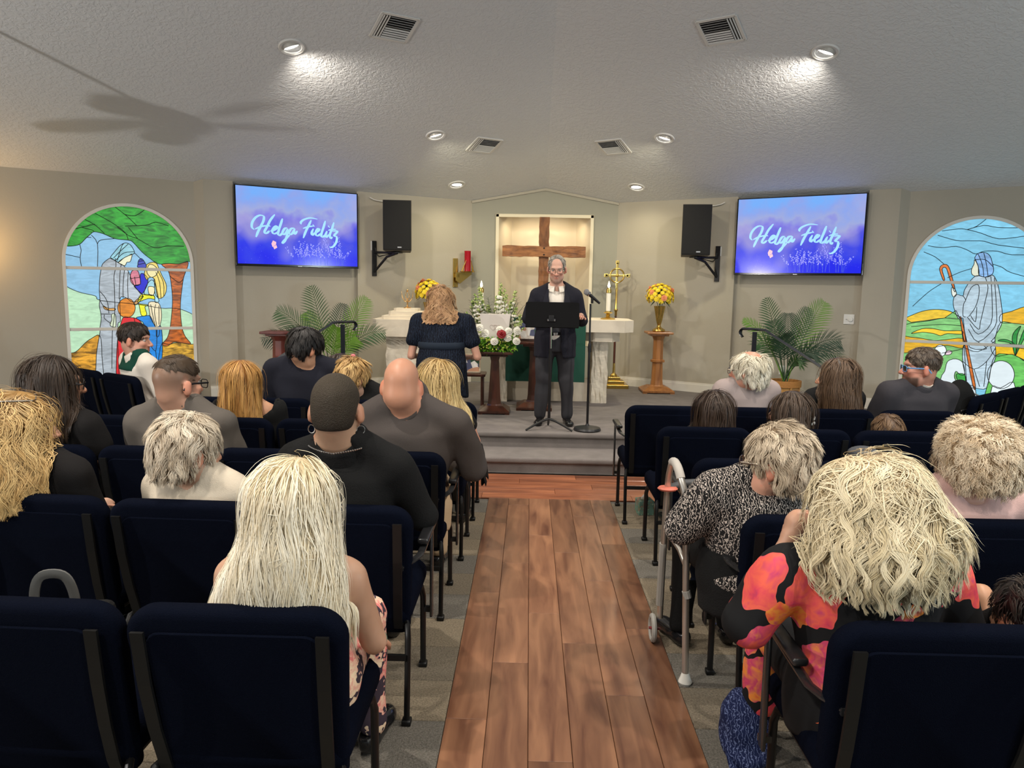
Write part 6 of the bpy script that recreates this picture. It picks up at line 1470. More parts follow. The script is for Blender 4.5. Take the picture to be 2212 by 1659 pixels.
def hair_on(p, sp, rng):
    W, Rm, s, H = p.W, p.Rm, p.s, p.H; f = Field()
    for it in sp['hull']:
        if it[0] == 'e': f.ell(W(it[1]), np.array(it[2])*s, Rm, .03)
        elif it[0] == 'c': f.cap(W(it[1]), W(it[2]), it[3]*s, it[4]*s, .04)
        elif it[0] == 'l': f.loft([(H[2]+r_[0]*s, H[0]+r_[1]*s, H[1]+r_[2]*s, r_[3]*s, r_[4]*s) for r_ in it[1]], 0, .04)
    for (c, r_) in sp.get('sub', [((0, .105, -.015), (.060, .060, .082))]): f.sub.append(('e', (np.array(W(c)), np.array(r_, float)*s, Rm), .015))
    if sp.get('ears'):
        for sg in (-1, 1): f.sub.append(('e', (np.array(W((sg*.085, .0, -.02))), np.array((.03, .030, .046))*s, Rm), .012))
    if sp.get('nape') is not None: f.sub.append(('e', (np.array(W((0, -.03, -.145+sp['nape']))), np.array((.11, .11, .075))*s, Rm), .02))
    if sp.get('rough'): f.mods.append(lambda P, d: d+sp['rough']*np.sin(P[..., 0]*95+3*np.sin(P[..., 2]*40))*np.sin(P[..., 2]*60+P[..., 1]*50))
    hh = sp.get('h', .012); V, Q = field_mesh('hair', f, hh)
    c1, c2 = np.array(sp['c1']), np.array(sp['c2']); n = int(sp.get('n', 0)*2.6)
    if n == 0:
        zz = (V[:, 2]-V[:, 2].min())/np.ptp(V[:, 2]); col = c1[None]*(1-zz[:, None])+c2[None]*zz[:, None]
        return link('hair', np_mesh('hair', V, Q, col), M_hairdull, p.o)
    col = np.tile(c1*.85, (len(V), 1)); base = link('hair', np_mesh('hair', V, Q, col), M_hair, p.o)
    fu = f
    if p.shirt is not None and sp.get('over', False):
        sh = p.shirt
        def fu(P): return np.minimum(f(P), np.maximum(sh(P)-.003, -.02)+.0)
    r_ = V[rng.integers(0, len(V), n)]
    part = np.array(W(sp.get('part', (0, -.02, .13)))); L0, L1 = sp['L']; L_ = rng.uniform(L0, L1, n)*s
    if 'zb' in sp: L_ = np.minimum(L_, np.maximum(r_[:, 2]-(H[2]+sp['zb']*s), 0)*1.08+rng.uniform(.015, sp.get('ragged', .05), n))
    S_ = sp.get('steps', 12)
    nl = max(12, n//22); lead = rng.integers(0, len(r_), nl); near = np.empty(n, int)
    for q0 in range(0, n, 500): near[q0:q0+500] = ((r_[q0:q0+500, None, :]-r_[lead][None])**2).sum(-1).argmin(1)
    pa, no = strands(fu, r_, L_, S_, rng, lock=near, part=part, away=sp.get('away', .6), grav=sp.get('grav', 1.0), wave=sp.get('wave', 0), freq=sp.get('freq', 2), lift=sp.get('lift', (.001, .008)), stiff=sp.get('stiff', .6), frizz=sp.get('frizz', 0), flick=sp.get('flick', 0))
    u = np.linspace(0, 1, S_+1)[None]; ck = sp.get('clump', .6); lp = pa[lead][near]; kk = (np.clip(u*1.3, 0, 1)*ck)[..., None]; dlt = lp-pa; far = np.linalg.norm(dlt, axis=2, keepdims=True) > .09; pa = np.where(far, pa, pa+dlt*kk); ok_ = (f(pa).max(1) < sp.get('stray', .058)); pa, no, r_, near, n = pa[ok_], no[ok_], r_[ok_], near[ok_], int(ok_.sum()); w0 = sp.get('w', .002)*.52*rng.uniform(.6, 1.3, n)[:, None]; wid = w0*np.clip(np.minimum(u*6+.25, (1-u)*4), .05, 1)
    t = rng.random(n)[:, None]; lock = rng.random(nl)[near][:, None]; t = np.clip(.6*lock+.4*t, 0, 1); cs = (c1*(1-t)+c2*t)*rng.uniform(.90, 1.10, n)[:, None]
    if 'root' in sp:
        rt = np.array(sp['root']); hgt = np.clip((r_[:, 2]-(p.H[2]+.03*s))/(.09*s), 0, 1)[:, None, None]; k = np.clip(1-u*2.5, 0, 1)[..., None]*hgt*.8; cs = cs[:, None, :]*(1-k)+rt*k
    tag(ribbons('hair_strands', pa, no, wid, cs, base), kind='stuff'); return base
def glasses(p, rim, lens=None, w=.052, h=.036, temple=None, name='glasses', round_=.35, off=(0, 0, 0)):
    s, W = p.s, p.W; mb = MB(); e = None; pts = [(a, b_) for a, b_ in rrect(w, h, min(w, h)*round_, 4)]
    def q_(x, y, z): return Vector(W((x+off[0], y+off[1], z+off[2])))
    for sg in (-1, 1): mb.tube([q_(sg*.034+a, .112-abs(sg*.034+a)*.10, .004+b_) for a, b_ in pts], .0020*s, n=6, closed=True)
    mb.tube([q_(-.009, .113, .010), q_(0, .117, .013), q_(.009, .113, .010)], .0018*s, n=6)
    o = mb.build(name, rim, p.o, smooth=True)
    tm = MB()
    for sg in (-1, 1): tm.tube([q_(sg*.060, .106, .012), q_(sg*.080, .095, .012), q_(sg*.0865, .02, .012), q_(sg*.088, -.01, .008), q_(sg*.084, -.030, -.016)], .0024*s, n=6, squash=(1.6, .7), up=(0, 0, 1))
    tm.build('temple', temple or rim, o, smooth=True)
    l = MB()
    for sg in (-1, 1): l.add([q_(sg*.034+a, .112-abs(sg*.034+a)*.10, .004+b_) for a, b_ in pts], [tuple(range(len(pts)))])
    l.build('lens', lens or M_clear, o); return o
def clear_glass():
    m = bpy.data.materials.new('clear_lens'); m.use_nodes = True; N, L = nt(m); N.remove(N['Principled BSDF']); t = N.new('ShaderNodeBsdfTransparent'); g = N.new('ShaderNodeBsdfGlossy'); g.inputs['Roughness'].default_value = .05; mx = N.new('ShaderNodeMixShader'); mx.inputs[0].default_value = .10
    L.new(t.outputs[0], mx.inputs[1]); L.new(g.outputs[0], mx.inputs[2]); L.new(mx.outputs[0], N['Material Output'].inputs[0]); return m
M_clear = clear_glass(); M_dlens = mat('dark_lens', (.006, .006, .008), .08); M_wire = mat('wire_rim', (.30, .25, .20), .25, metal=1); M_silver = mat('silver', (.75, .74, .72), .18, metal=1); M_blkrim = mat('black_rim', (.01, .01, .012), .2)

# ------------------------------------------------------------ the people
T_black = cloth('black_cloth', (.0085, .0085, .0085), bump=(160, .25)); T_blackflat = cloth('black_knit', (.011, .010, .010), bump=(300, .3)); T_grey = cloth('grey_polo', srgb(92, 86, 80), bump=(300, .2)); T_dkgrey = cloth('dark_grey_shirt', srgb(72, 66, 63), bump=(300, .2))
T_beige = cloth('cream_knit', srgb(205, 192, 172), bump=(260, .25)); T_pink = cloth('pale_pink_knit', srgb(216, 178, 170), bump=(260, .2)); T_white = cloth('white_cotton', srgb(226, 218, 206), bump=(200, .15)); T_lilac = cloth('mauve_shirt', srgb(158, 144, 140), bump=(220, .15))
T_suit = cloth('charcoal_suit', srgb(58, 56, 60), bump=(260, .15)); T_suit2 = cloth('dark_navy_jacket', srgb(36, 36, 44), bump=(260, .15)); T_navyshirt = cloth('midnight_shirt', srgb(30, 31, 40), bump=(220, .15)); T_trous = cloth('charcoal_trousers', srgb(60, 60, 64), bump=(240, .15)); T_khaki = cloth('khaki_cotton', srgb(196, 172, 140), bump=(240, .15)); T_jean = cloth('dark_denim', srgb(38, 44, 62), bump=(300, .3))
def floral_mat(name, base, scale, cols, thr=.55, frac=.6, seed=0.0):
    m = mat(name, base, .85, spec=.2); N, L = nt(m); tc = N.new('ShaderNodeTexCoord'); mp = N.new('ShaderNodeMapping'); mp.inputs['Location'].default_value = (seed, seed*.7, seed*1.3); L.new(tc.outputs['Object'], mp.inputs[0])
    nz = N.new('ShaderNodeTexNoise'); nz.inputs['Scale'].default_value = scale*1.3; nz.inputs['Detail'].default_value = 2; L.new(mp.outputs[0], nz.inputs['Vector'])
    sc = N.new('ShaderNodeVectorMath'); sc.operation = 'SCALE'; sc.inputs['Scale'].default_value = .16; L.new(nz.outputs['Color'], sc.inputs[0]); ad = N.new('ShaderNodeVectorMath'); ad.operation = 'ADD'; L.new(mp.outputs[0], ad.inputs[0]); L.new(sc.outputs[0], ad.inputs[1])
    v = N.new('ShaderNodeTexVoronoi'); v.inputs['Scale'].default_value = scale; v.inputs['Randomness'].default_value = .9; L.new(ad.outputs[0], v.inputs['Vector'])
    sp = N.new('ShaderNodeSeparateColor'); L.new(v.outputs['Color'], sp.inputs[0])
    a = N.new('ShaderNodeMath'); a.operation = 'LESS_THAN'; a.inputs[1].default_value = thr; L.new(v.outputs['Distance'], a.inputs[0]); b_ = N.new('ShaderNodeMath'); b_.operation = 'LESS_THAN'; b_.inputs[1].default_value = frac; L.new(sp.outputs[1], b_.inputs[0]); mu = N.new('ShaderNodeMath'); mu.operation = 'MULTIPLY'; L.new(a.outputs[0], mu.inputs[0]); L.new(b_.outputs[0], mu.inputs[1])
    n2 = N.new('ShaderNodeTexNoise'); n2.inputs['Scale'].default_value = scale*3.2; n2.inputs['Detail'].default_value = 3; L.new(ad.outputs[0], n2.inputs['Vector']); mm = N.new('ShaderNodeMath'); mm.operation = 'MULTIPLY_ADD'; mm.inputs[1].default_value = .45; L.new(sp.outputs[0], mm.inputs[0]); m3 = N.new('ShaderNodeMath'); m3.operation = 'MULTIPLY_ADD'; m3.inputs[1].default_value = .8; m3.inputs[2].default_value = -.12; L.new(n2.outputs[0], m3.inputs[0]); L.new(m3.outputs[0], mm.inputs[2])
    r = ramp(N, [(i/(len(cols)-1), c) for i, c in enumerate(cols)]); L.new(mm.outputs[0], r.inputs[0])
    mx = N.new('ShaderNodeMix'); mx.data_type = 'RGBA'; L.new(mu.outputs[0], mx.inputs['Factor']); mx.inputs['A'].default_value = (*base, 1); L.new(r.outputs[0], mx.inputs['B']); L.new(mx.outputs['Result'], N['Principled BSDF'].inputs['Base Color']); return m
T_floral = floral_mat('black_floral', (.013, .013, .014), 6.2, [srgb(110, 30, 80), srgb(170, 50, 100), srgb(226, 76, 92), srgb(240, 104, 84), srgb(206, 70, 112), srgb(240, 150, 64), srgb(236, 96, 70), srgb(190, 60, 110)], .50, .52, 2.1)
T_floral2 = floral_mat('pink_floral', srgb(66, 56, 66), 14, [srgb(240, 200, 170), srgb(225, 120, 120), srgb(245, 225, 190), srgb(200, 90, 100)], .62, .8, 4.0)
def squiggle_mat(name, base, line, scale, dist, thr=.75):
    m = mat(name, base, .85, spec=.2); N, L = nt(m); tc = N.new('ShaderNodeTexCoord'); w = N.new('ShaderNodeTexWave'); w.inputs['Scale'].default_value = scale; w.inputs['Distortion'].default_value = dist; w.inputs['Detail'].default_value = 3; w.inputs['Detail Scale'].default_value = 2.2; L.new(tc.outputs['Object'], w.inputs['Vector'])
    r = ramp(N, [(thr, base), (thr+.1, line)]); L.new(w.outputs[1], r.inputs[0]); L.new(r.outputs[0], N['Principled BSDF'].inputs['Base Color']); return m
T_squig = squiggle_mat('black_white_print', (.012, .011, .011), srgb(190, 178, 168), 30, 12, .78)
T_navyd = squiggle_mat('navy_print', (.0050, .0065, .0125), (.012, .019, .036), 14, 9, .6)
SK_TAN = (.50, .27, .165); SK_PALE = (.58, .35, .25); SK_RED = (.52, .25, .17); SK_OLIVE = (.42, .26, .17)
def E_(c, r): return ('e', c, r)
CR = E_((0, -.016, .038), (.084, .106, .096))
SHORTSUB = [((0, .110, -.02), (.066, .070, .090))]
def seat(i, k): return None
# --- nearest row, left: long white-blonde hair
p = person('woman with long white-blonde hair in the nearest row on the left', -.67, 2.05, head=(-.635, 1.97, 1.236), hpitch=4, hs=1.07, pad=.03, shw=.235, shz=.925, male=False, fat=.1, g=.95, skin=(.50, .29, .19), hf=.008, h=.018, seed=1,
    arms={1: ((.225, .03, .64), (.20, .17, .575)), -1: ((-.235, .05, .63), (-.1, .28, .66))},
    top=dict(mat=T_floral2, sleeve=0, neck=.03, low=.03, name='sleeveless_top', scoop=[((.20, 0, .03), (.085, .16, .12)), ((-.20, 0, .03), (.085, .16, .12))], h=.014), bottom=dict(mat=T_floral2, name='skirt'),
    hair=dict(c1=srgb(226, 208, 170), c2=srgb(255, 250, 234), hull=[E_((0, -.02, .040), (.092, .112, .100)), ('l', [(-.36, -.045, -.045, .155, .045), (-.26, -.038, -.060, .162, .055), (-.15, -.018, -.062, .142, .080), (-.05, 0, -.045, .105, .105), (.06, 0, -.02, .075, .09)])],
        n=3600, L=(.20, .46), zb=-.355, ragged=.07, steps=22, wave=.16, freq=1.6, lift=(.001, .012), stiff=.55, w=.0021, part=(.012, .03, .14), away=1.0, over=True, h=.011, root=srgb(222, 204, 160)))
a, e_, w = p.A[1]; d = (w-e_)/np.linalg.norm(w-e_); mb = MB(); c = w-d*.01; u = np.cross(d, (0, 0, 1)); u /= np.linalg.norm(u); v = np.cross(d, u)
mb.tube([Vector(c+(u*math.cos(t)+v*math.sin(t))*.033) for t in np.linspace(0, 2*PI, 25)[:-1]], .005, n=6, closed=True); mb.build('bracelet', mat('bracelet_jade', srgb(90, 110, 96), .3), p.o, smooth=True)
# --- nearest row, right: wavy blonde hair, black dress with flowers
p = person('woman with thick wavy blonde hair in a black dress with bright flowers', 1.00, 2.06, yaw=4, head=(.955, 2.02, 1.252), hpitch=14, hroll=-4, hyaw=10, hs=1.12, pad=.035, shw=.285, shz=.975, lean=(-.03, -.01), male=False, fat=.8, g=1.22, skin=(.55, .31, .21), hf=.009, h=.02, seed=2,
    arms={-1: ((-.36, .02, .735), (-.19, .14, .955)), 1: ((.30, .03, .68), (.14, .30, .66))},
    top=dict(mat=T_floral, sleeve=.92, neck=.02, low=.01, puff=.018, name='dress_bodice', hem=.45, h=.015, fold=.005), bottom=dict(mat=T_floral, name='dress_skirt', hem=.20, fold=.006),
    hair=dict(c1=srgb(186, 166, 124), c2=srgb(244, 232, 200), hull=[E_((0, -.018, .030), (.122, .125, .118)), E_((.01, -.045, -.070), (.148, .110, .105)), E_((-.07, -.02, -.055), (.075, .08, .095)), E_((.085, -.02, -.065), (.075, .08, .095))],
        sub=[((0, .125, -.03), (.075, .075, .11))], n=3400, L=(.13, .30), zb=-.185, ragged=.04, steps=22, wave=.42, freq=1.7, clump=.8, lift=(.000, .026), stray=.075, stiff=.70, w=.0023, part=(-.01, .00, .15), away=1.2, over=True, h=.012, flick=.5, root=srgb(226, 200, 160)))
p_floral = p
# --- second row, left
p = person('young man with a shaved dark head, hoop earrings and a black shirt', -.745, 2.94, head=(-.752, 2.86, 1.348), hpitch=4, hs=1.17, pad=.006, shw=.275, shz=1.03, up=.05, male=True, fat=.2, g=1.05, skin=SK_OLIVE, hf=.008, seed=3, nr=.071,
    arms={1: ((.30, .08, .74), (.17, .36, .66)), -1: ((-.28, .08, .74), (-.13, .32, .66))},
    face=dict(fade=(.035, .026, .018), fadek=.55, brow=(.02, .015, .01)), top=dict(mat=T_black, sleeve=2.0, collar=(.040, T_black), fold=.007, puff=.012, h=.015), bottom=dict(mat=T_black),
    hair=dict(c1=(.028, .021, .014), c2=(.05, .038, .025), hull=[E_((0, -.016, .040), (.0785, .102, .089)), E_((0, -.045, -.012), (.070, .069, .075))], sub=[((0, .115, -.02), (.066, .062, .095))], ears=True, nape=.020, h=.008))
for sg in (-1, 1):
    c = p.W((sg*.083, -.006, -.052)); M3 = p.Rm@rotm(R(20*sg)); mb = MB(); mb.tube([Vector(c+M3@np.array((.0, .016*math.sin(t), .016*math.cos(t)))) if False else Vector(c+M3@np.array((.016*math.sin(t), 0, .016*math.cos(t)-.012))) for t in np.linspace(0, 2*PI, 25)[:-1]], .0022, n=6, closed=True); mb.build('hoop_earring', M_silver, p.o, smooth=True)
mb = MB(); k = 0
for t in np.linspace(-1.25, 1.25, 34):
    c = p.ntop+np.array((.124*math.sin(t), -.120*math.cos(t)+.0, -.024+.016*abs(math.sin(t)))); mb.ell(c, (.0045, .0030, .0038), 6, 4); k += 1
mb.build('chain_link', M_silver, p.o, smooth=True)['kind'] = 'stuff'
p = person('grey-haired older woman with short tousled hair in a cream sweater', -1.36, 2.94, yaw=-8, head=(-1.345, 2.86, 1.181), hyaw=-38, hpitch=6, hroll=4, hs=1.13, pad=.024, shw=.235, shz=.925, lean=(.02, -.03), male=False, fat=.4, g=1.1, skin=(.52, .31, .21), seed=4,
    top=dict(mat=T_beige, sleeve=2.0, neck=.004, fold=.004), bottom=dict(mat=T_khaki),
    hair=dict(c1=srgb(160, 140, 114), c2=srgb(238, 226, 204), hull=[E_((0, -.022, .040), (.094, .112, .104)), E_((0, -.055, -.025), (.082, .070, .075))], sub=SHORTSUB, ears=True, nape=.030, n=1900, L=(.04, .085), steps=8, wave=.35, freq=1, lift=(.001, .012), stiff=.75, w=.0022, part=(0, .0, .15), away=1.3, grav=.7, frizz=.09, h=.011, clump=.55))
p = person('woman with long blonde wavy hair and sunglasses pushed up on her head', -2.02, 2.96, yaw=-20, head=(-2.02, 2.86, 1.262), hyaw=-52, hpitch=4, hs=1.12, pad=.024, shw=.27, shz=.985, lean=(.02, -.03), male=False, fat=.6, g=1.2, skin=SK_PALE, seed=5,
    top=dict(mat=T_blackflat, sleeve=2.0, neck=.02, fold=.004, puff=.012), bottom=dict(mat=T_black),
    hair=dict(c1=srgb(168, 128, 72), c2=srgb(240, 208, 146), sub=[((0, .120, -.03), (.086, .080, .115))], hull=[E_((0, -.02, .036), (.096, .114, .100)), ('l', [(-.27, 0, -.06, .105, .07), (-.17, 0, -.05, .125, .10), (-.06, 0, -.03, .108, .11), (.05, 0, -.02, .08, .09)])], n=1700, L=(.15, .34), zb=-.25, ragged=.06, steps=16, wave=.5, freq=1.8, lift=(.002, .016), stiff=.65, w=.0028, part=(0, .0, .14), away=1.0, over=True, h=.013, root=srgb(120, 90, 56), frizz=.05))
glasses(p, M_wire, M_dlens, off=(0, -.068, .098), name='sunglasses')
# --- third row, left
p = person('bald broad man in a dark grey shirt', -.64, 3.84, head=(-.652, 3.78, 1.319), hpitch=5, hs=1.19, pad=0, shw=.335, shz=1.04, up=.065, male=True, fat=1.2, g=1.32, skin=(.50, .25, .16), seed=6, nr=.086, hf=.009,
    arms={1: ((.36, .06, .72), (.20, .36, .68)), -1: ((-.34, .06, .74), (-.15, .34, .68))}, top=dict(mat=T_dkgrey, sleeve=2.0, collar=(.030, T_dkgrey), fold=.005, puff=.016), bottom=dict(mat=T_khaki))
p = person('man with a short faded haircut and glasses in a grey polo shirt', -1.83, 3.84, yaw=-6, head=(-1.825, 3.78, 1.314), hyaw=-30, hpitch=3, hs=1.20, pad=.01, shw=.30, shz=1.02, up=.05, male=True, fat=.7, g=1.15, skin=(.52, .29, .20), seed=7, nr=.072,
    face=dict(fade=(.12, .08, .055), fadek=.75, brow=(.06, .035, .02), beard=(.22, .10, .06), beardk=.5), top=dict(mat=T_grey, sleeve=.85, collar=(.030, T_grey), fold=.005, puff=.014), bottom=dict(mat=T_jean),
    hair=dict(c1=(.06, .038, .022), c2=(.055, .036, .022), hull=[E_((0, -.006, .062), (.072, .094, .070))], sub=[((0, .125, .0), (.066, .060, .085)), ((0, -.04, -.045), (.12, .12, .095))], n=500, L=(.02, .035), steps=4, lift=(.0, .004), stiff=.9, w=.003, part=(0, -.06, .12), away=1.2, grav=.1, h=.010))
glasses(p, M_blkrim)
p = person('woman with straight dark brown hair and dark-rimmed glasses in a black top', -2.47, 3.86, yaw=-22, head=(-2.47, 3.78, 1.310), hyaw=-56, hpitch=4, hs=1.16, pad=.022, shw=.25, shz=1.005, male=False, fat=.3, g=1.02, skin=(.52, .28, .17), seed=8,
    top=dict(mat=T_blackflat, sleeve=.45, neck=.03, low=.03, scoop=[((-.03, -.13, .02), (.12, .10, .16))], fold=.004, puff=.016), bottom=dict(mat=T_black),
    hair=dict(c1=(.022, .013, .008), c2=(.050, .030, .018), sub=[((0, .120, -.03), (.086, .080, .115))], hull=[E_((0, -.02, .038), (.090, .112, .098)), ('l', [(-.235, .0, -.035, .098, .075), (-.15, 0, -.035, .108, .10), (-.05, 0, -.025, .098, .11), (.05, 0, -.02, .075, .09)])], n=1300, L=(.16, .32), zb=-.225, ragged=.04, steps=12, wave=.05, lift=(.001, .006), stiff=.5, w=.003, part=(0, .02, .14), away=1.0, over=True, h=.013))
glasses(p, M_blkrim, w=.056, h=.042)
# --- fourth row, left
p = person('woman with shoulder-length blonde hair beside the aisle, behind the bald man', -.575, 4.70, head=(-.565, 4.61, 1.235), hpitch=5, hs=1.15, pad=.026, shw=.225, shz=.945, male=False, fat=.2, g=.98, skin=SK_RED, seed=9,
    arms={1: ((.235, .04, .68), (.12, .28, .66))}, top=dict(mat=T_blackflat, sleeve=.35, neck=.02, fold=.004), bottom=dict(mat=T_black),
    hair=dict(c1=srgb(172, 138, 82), c2=srgb(232, 208, 150), hull=[E_((0, -.02, .042), (.094, .112, .104)), ('l', [(-.235, .03, -.05, .155, .065), (-.16, .01, -.05, .138, .09), (-.06, 0, -.035, .108, .108), (.05, 0, -.02, .078, .09)])], n=1500, L=(.14, .32), zb=-.225, ragged=.05, steps=13, wave=.12, freq=1.2, lift=(.001, .010), stiff=.55, w=.0032, part=(.005, .02, .15), away=1.0, over=True, h=.013, flick=.25, root=srgb(150, 112, 62)))
p = person('girl with strawberry blonde straight hair and an off-shoulder black top', -1.80, 4.70, head=(-1.81, 4.61, 1.213), hpitch=4, hs=1.08, pad=.018, shw=.205, shz=.925, male=False, fat=.1, g=.92, skin=SK_TAN, seed=10,
    top=dict(mat=T_black, sleeve=.75, neck=.05, low=.06, puff=.045, scoop=[((0, 0, .06), (.21, .20, .105))], fold=.008), bottom=dict(mat=T_black),
    hair=dict(c1=srgb(150, 100, 48), c2=srgb(214, 166, 96), hull=[E_((0, -.02, .036), (.088, .110, .096)), ('l', [(-.235, .0, -.05, .122, .055), (-.15, 0, -.045, .116, .085), (-.05, 0, -.03, .098, .105), (.05, 0, -.02, .075, .09)])], n=1300, L=(.14, .31), zb=-.225, ragged=.045, steps=12, wave=.05, lift=(.001, .007), stiff=.5, w=.003, part=(-.01, .02, .14), away=1.0, over=True, h=.013))
# --- front row, left
p = person('black-haired man in a dark shirt looking down to the right in the front row', -1.66, 5.47, head=(-1.645, 5.40, 1.372), hyaw=-36, hpitch=22, hs=1.16, pad=.028, shw=.31, shz=1.12, lean=(0, -.02), male=True, fat=.6, g=1.15, skin=SK_TAN, seed=11, nr=.07,
    face=dict(brow=(.015, .012, .01)), top=dict(mat=T_navyshirt, sleeve=2.0, collar=(.034, T_navyshirt), fold=.006, puff=.016), bottom=dict(mat=T_black),
    hair=dict(c1=(.006, .005, .005), c2=(.022, .018, .016), hull=[E_((0, -.014, .052), (.096, .116, .092)), E_((0, -.05, .0), (.082, .072, .07))], sub=SHORTSUB, ears=True, nape=.024, n=1300, L=(.03, .065), steps=7, lift=(.001, .009), stiff=.75, w=.0034, part=(0, -.05, .15), away=1.2, grav=.8, frizz=.05, h=.012, clump=.5))
p = person('woman with cropped golden hair in a black top in the front row', -1.29, 5.50, yaw=-10, head=(-1.30, 5.44, 1.145), hyaw=-40, hpitch=16, hs=1.12, pad=.022, shw=.24, shz=.93, lean=(.02, .02), male=False, fat=.4, g=1.1, skin=SK_PALE, seed=12,
    top=dict(mat=T_black, sleeve=2.0, neck=.01, fold=.005, puff=.01), bottom=dict(mat=T_black),
    hair=dict(c1=srgb(150, 108, 58), c2=srgb(226, 190, 128), hull=[E_((0, -.02, .042), (.094, .112, .100)), E_((0, -.055, -.02), (.080, .066, .072))], sub=SHORTSUB, ears=True, nape=.032, n=1000, L=(.05, .10), steps=7, wave=.3, freq=1, lift=(.002, .012), stiff=.75, w=.0036, part=(0, .0, .15), away=1.3, grav=.6, frizz=.08, h=.012, clump=.6))
p = person('toddler with dark brown hair held in front of the black-haired man', -1.62, 5.74, head=(-1.612, 5.64, 1.117), hyaw=20, hs=.78, pad=.012, shw=.125, shz=.93, pz=.66, male=True, fat=.6, g=.72, skin=SK_TAN, seed=13, h=.02, hf=.01,
    legs={-1: ((-.05, 0, .66), (-.07, .16, .63), (-.07, .18, .48)), 1: ((.05, 0, .66), (.07, .16, .63), (.07, .18, .48))}, arms={1: ((.12, .08, .76), (.04, .17, .70)), -1: ((-.12, .08, .76), (-.04, .17, .70))}, hands=False,
    top=dict(mat=T_lilac, sleeve=1.5), bottom=dict(mat=T_jean, hem=.5), hair=dict(c1=(.05, .028, .016), c2=(.085, .05, .03), hull=[CR], sub=SHORTSUB, ears=True, nape=.04, n=300, L=(.03, .07), steps=5, lift=(.001, .008), stiff=.7, w=.004, away=1.2, h=.012))
p = person('girl with smooth dark brown hair and a pink bow standing before the front row', -1.53, 6.14, head=(-1.535, 6.03, 1.122), hyaw=-30, hpitch=14, hs=1.04, pad=.016, shw=.16, shz=.86, pz=.52, stand=True, male=False, fat=.3, g=.8, skin=SK_TAN, seed=14,
    arms={1: ((.13, .04, .64), (.07, .14, .56)), -1: ((-.13, .04, .64), (-.07, .14, .56))}, top=dict(mat=T_blackflat, sleeve=1.0), bottom=dict(mat=T_black),
    hair=dict(c1=(.030, .018, .012), c2=(.055, .034, .022), hull=[E_((0, -.02, .038), (.090, .112, .098)), ('l', [(-.2, 0, -.05, .098, .055), (-.06, 0, -.03, .098, .108), (.05, 0, -.02, .075, .09)])], n=600, L=(.10, .28), zb=-.19, steps=9, lift=(.001, .006), stiff=.5, w=.0042, away=1.0, h=.014))
mb = MB()
for sg in (-1, 1): mb.ell(p.W((.055+sg*.016, .02, .118+.012*sg)), (.020, .010, .013), 8, 6)
mb.ell(p.W((.055, .02, .122)), (.008,)*3, 8, 6); mb.build('hair_bow', mat('pink_bow', srgb(236, 120, 140), .6), p.o, smooth=True)
# --- man in white robe with a green stole, turned to the right
T_stole = cloth('green_stole', srgb(22, 66, 54), bump=(260, .2))
p = person('dark-haired man in a white robe with a green stole below the left window', -3.46, 6.52, yaw=-42, head=(-3.485, 6.47, 1.322), hyaw=-84, hpitch=3, hs=1.24, pad=.012, shw=.30, shz=1.03, male=True, fat=1.0, g=1.2, skin=(.60, .33, .24), seed=15, nr=.074, hf=.0085,
    face=dict(brow=(.04, .025, .015), beard=(.40, .22, .16), beardk=.4), top=dict(mat=T_white, sleeve=2.0, collar=(.036, T_white), fold=.006, puff=.022, hem=.40, name='robe'), bottom=dict(mat=T_white, name='robe_skirt', hem=.15),
    hair=dict(c1=(.020, .013, .010), c2=(.045, .030, .022), hull=[E_((0, -.014, .046), (.080, .106, .090))], sub=SHORTSUB, ears=True, nape=.032, n=900, L=(.02, .04), steps=4, lift=(.0, .005), stiff=.8, w=.004, part=(0, -.03, .14), away=1.2, grav=.4, h=.011))
fs_ = Field(); p.torso(fs_, .026); nc = p.ntop.copy(); fs_.sub.append(('c', (nc+np.array((0, 0, -.05)), np.array(p.W((0, -.03, 0))), p.nr+.022, p.nr+.022), .012))
def stole_cut(P, d):
    r_ = np.sqrt((P[..., 0]-nc[0])**2+(P[..., 1]-nc[1])**2); back = np.maximum(r_-.175, nc[2]-.14-P[..., 2]); strip = np.maximum(np.abs(np.abs(P[..., 0])-.105)-.045, -(P[..., 1]-.0)); strip = np.maximum(strip, .60-P[..., 2])
    return np.maximum(d, np.minimum(np.maximum(back, P[..., 1]-.06), strip))
fs_.mods.append(stole_cut); V, Q = field_mesh('stole', fs_, .014); link('stole', np_mesh('stole', V, Q), T_stole, p.o)
# --- front row, right
p = person('white-haired man with a bare crown and glasses in a mauve shirt', 1.60, 5.48, yaw=8, head=(1.598, 5.40, 1.270), hyaw=52, hpitch=4, hs=1.16, pad=.020, shw=.245, shz=1.02, male=True, fat=.8, g=1.12, skin=(.58, .28, .19), seed=16, nr=.068,
    top=dict(mat=T_lilac, sleeve=.85, collar=(.032, T_lilac), fold=.005, puff=.016), bottom=dict(mat=T_khaki),
    hair=dict(c1=srgb(196, 186, 160), c2=srgb(244, 238, 220), hull=[E_((0, -.020, .030), (.094, .112, .092)), E_((0, -.055, -.02), (.086, .066, .075))], sub=SHORTSUB+[((.0, -.062, .125), (.060, .058, .050))], ears=True, nape=.022, n=1000, L=(.05, .10), steps=7, wave=.35, freq=1, lift=(.002, .012), stiff=.7, w=.0034, part=(0, .02, .15), away=1.2, grav=.7, frizz=.10, h=.011, flick=.4))
glasses(p, M_wire)
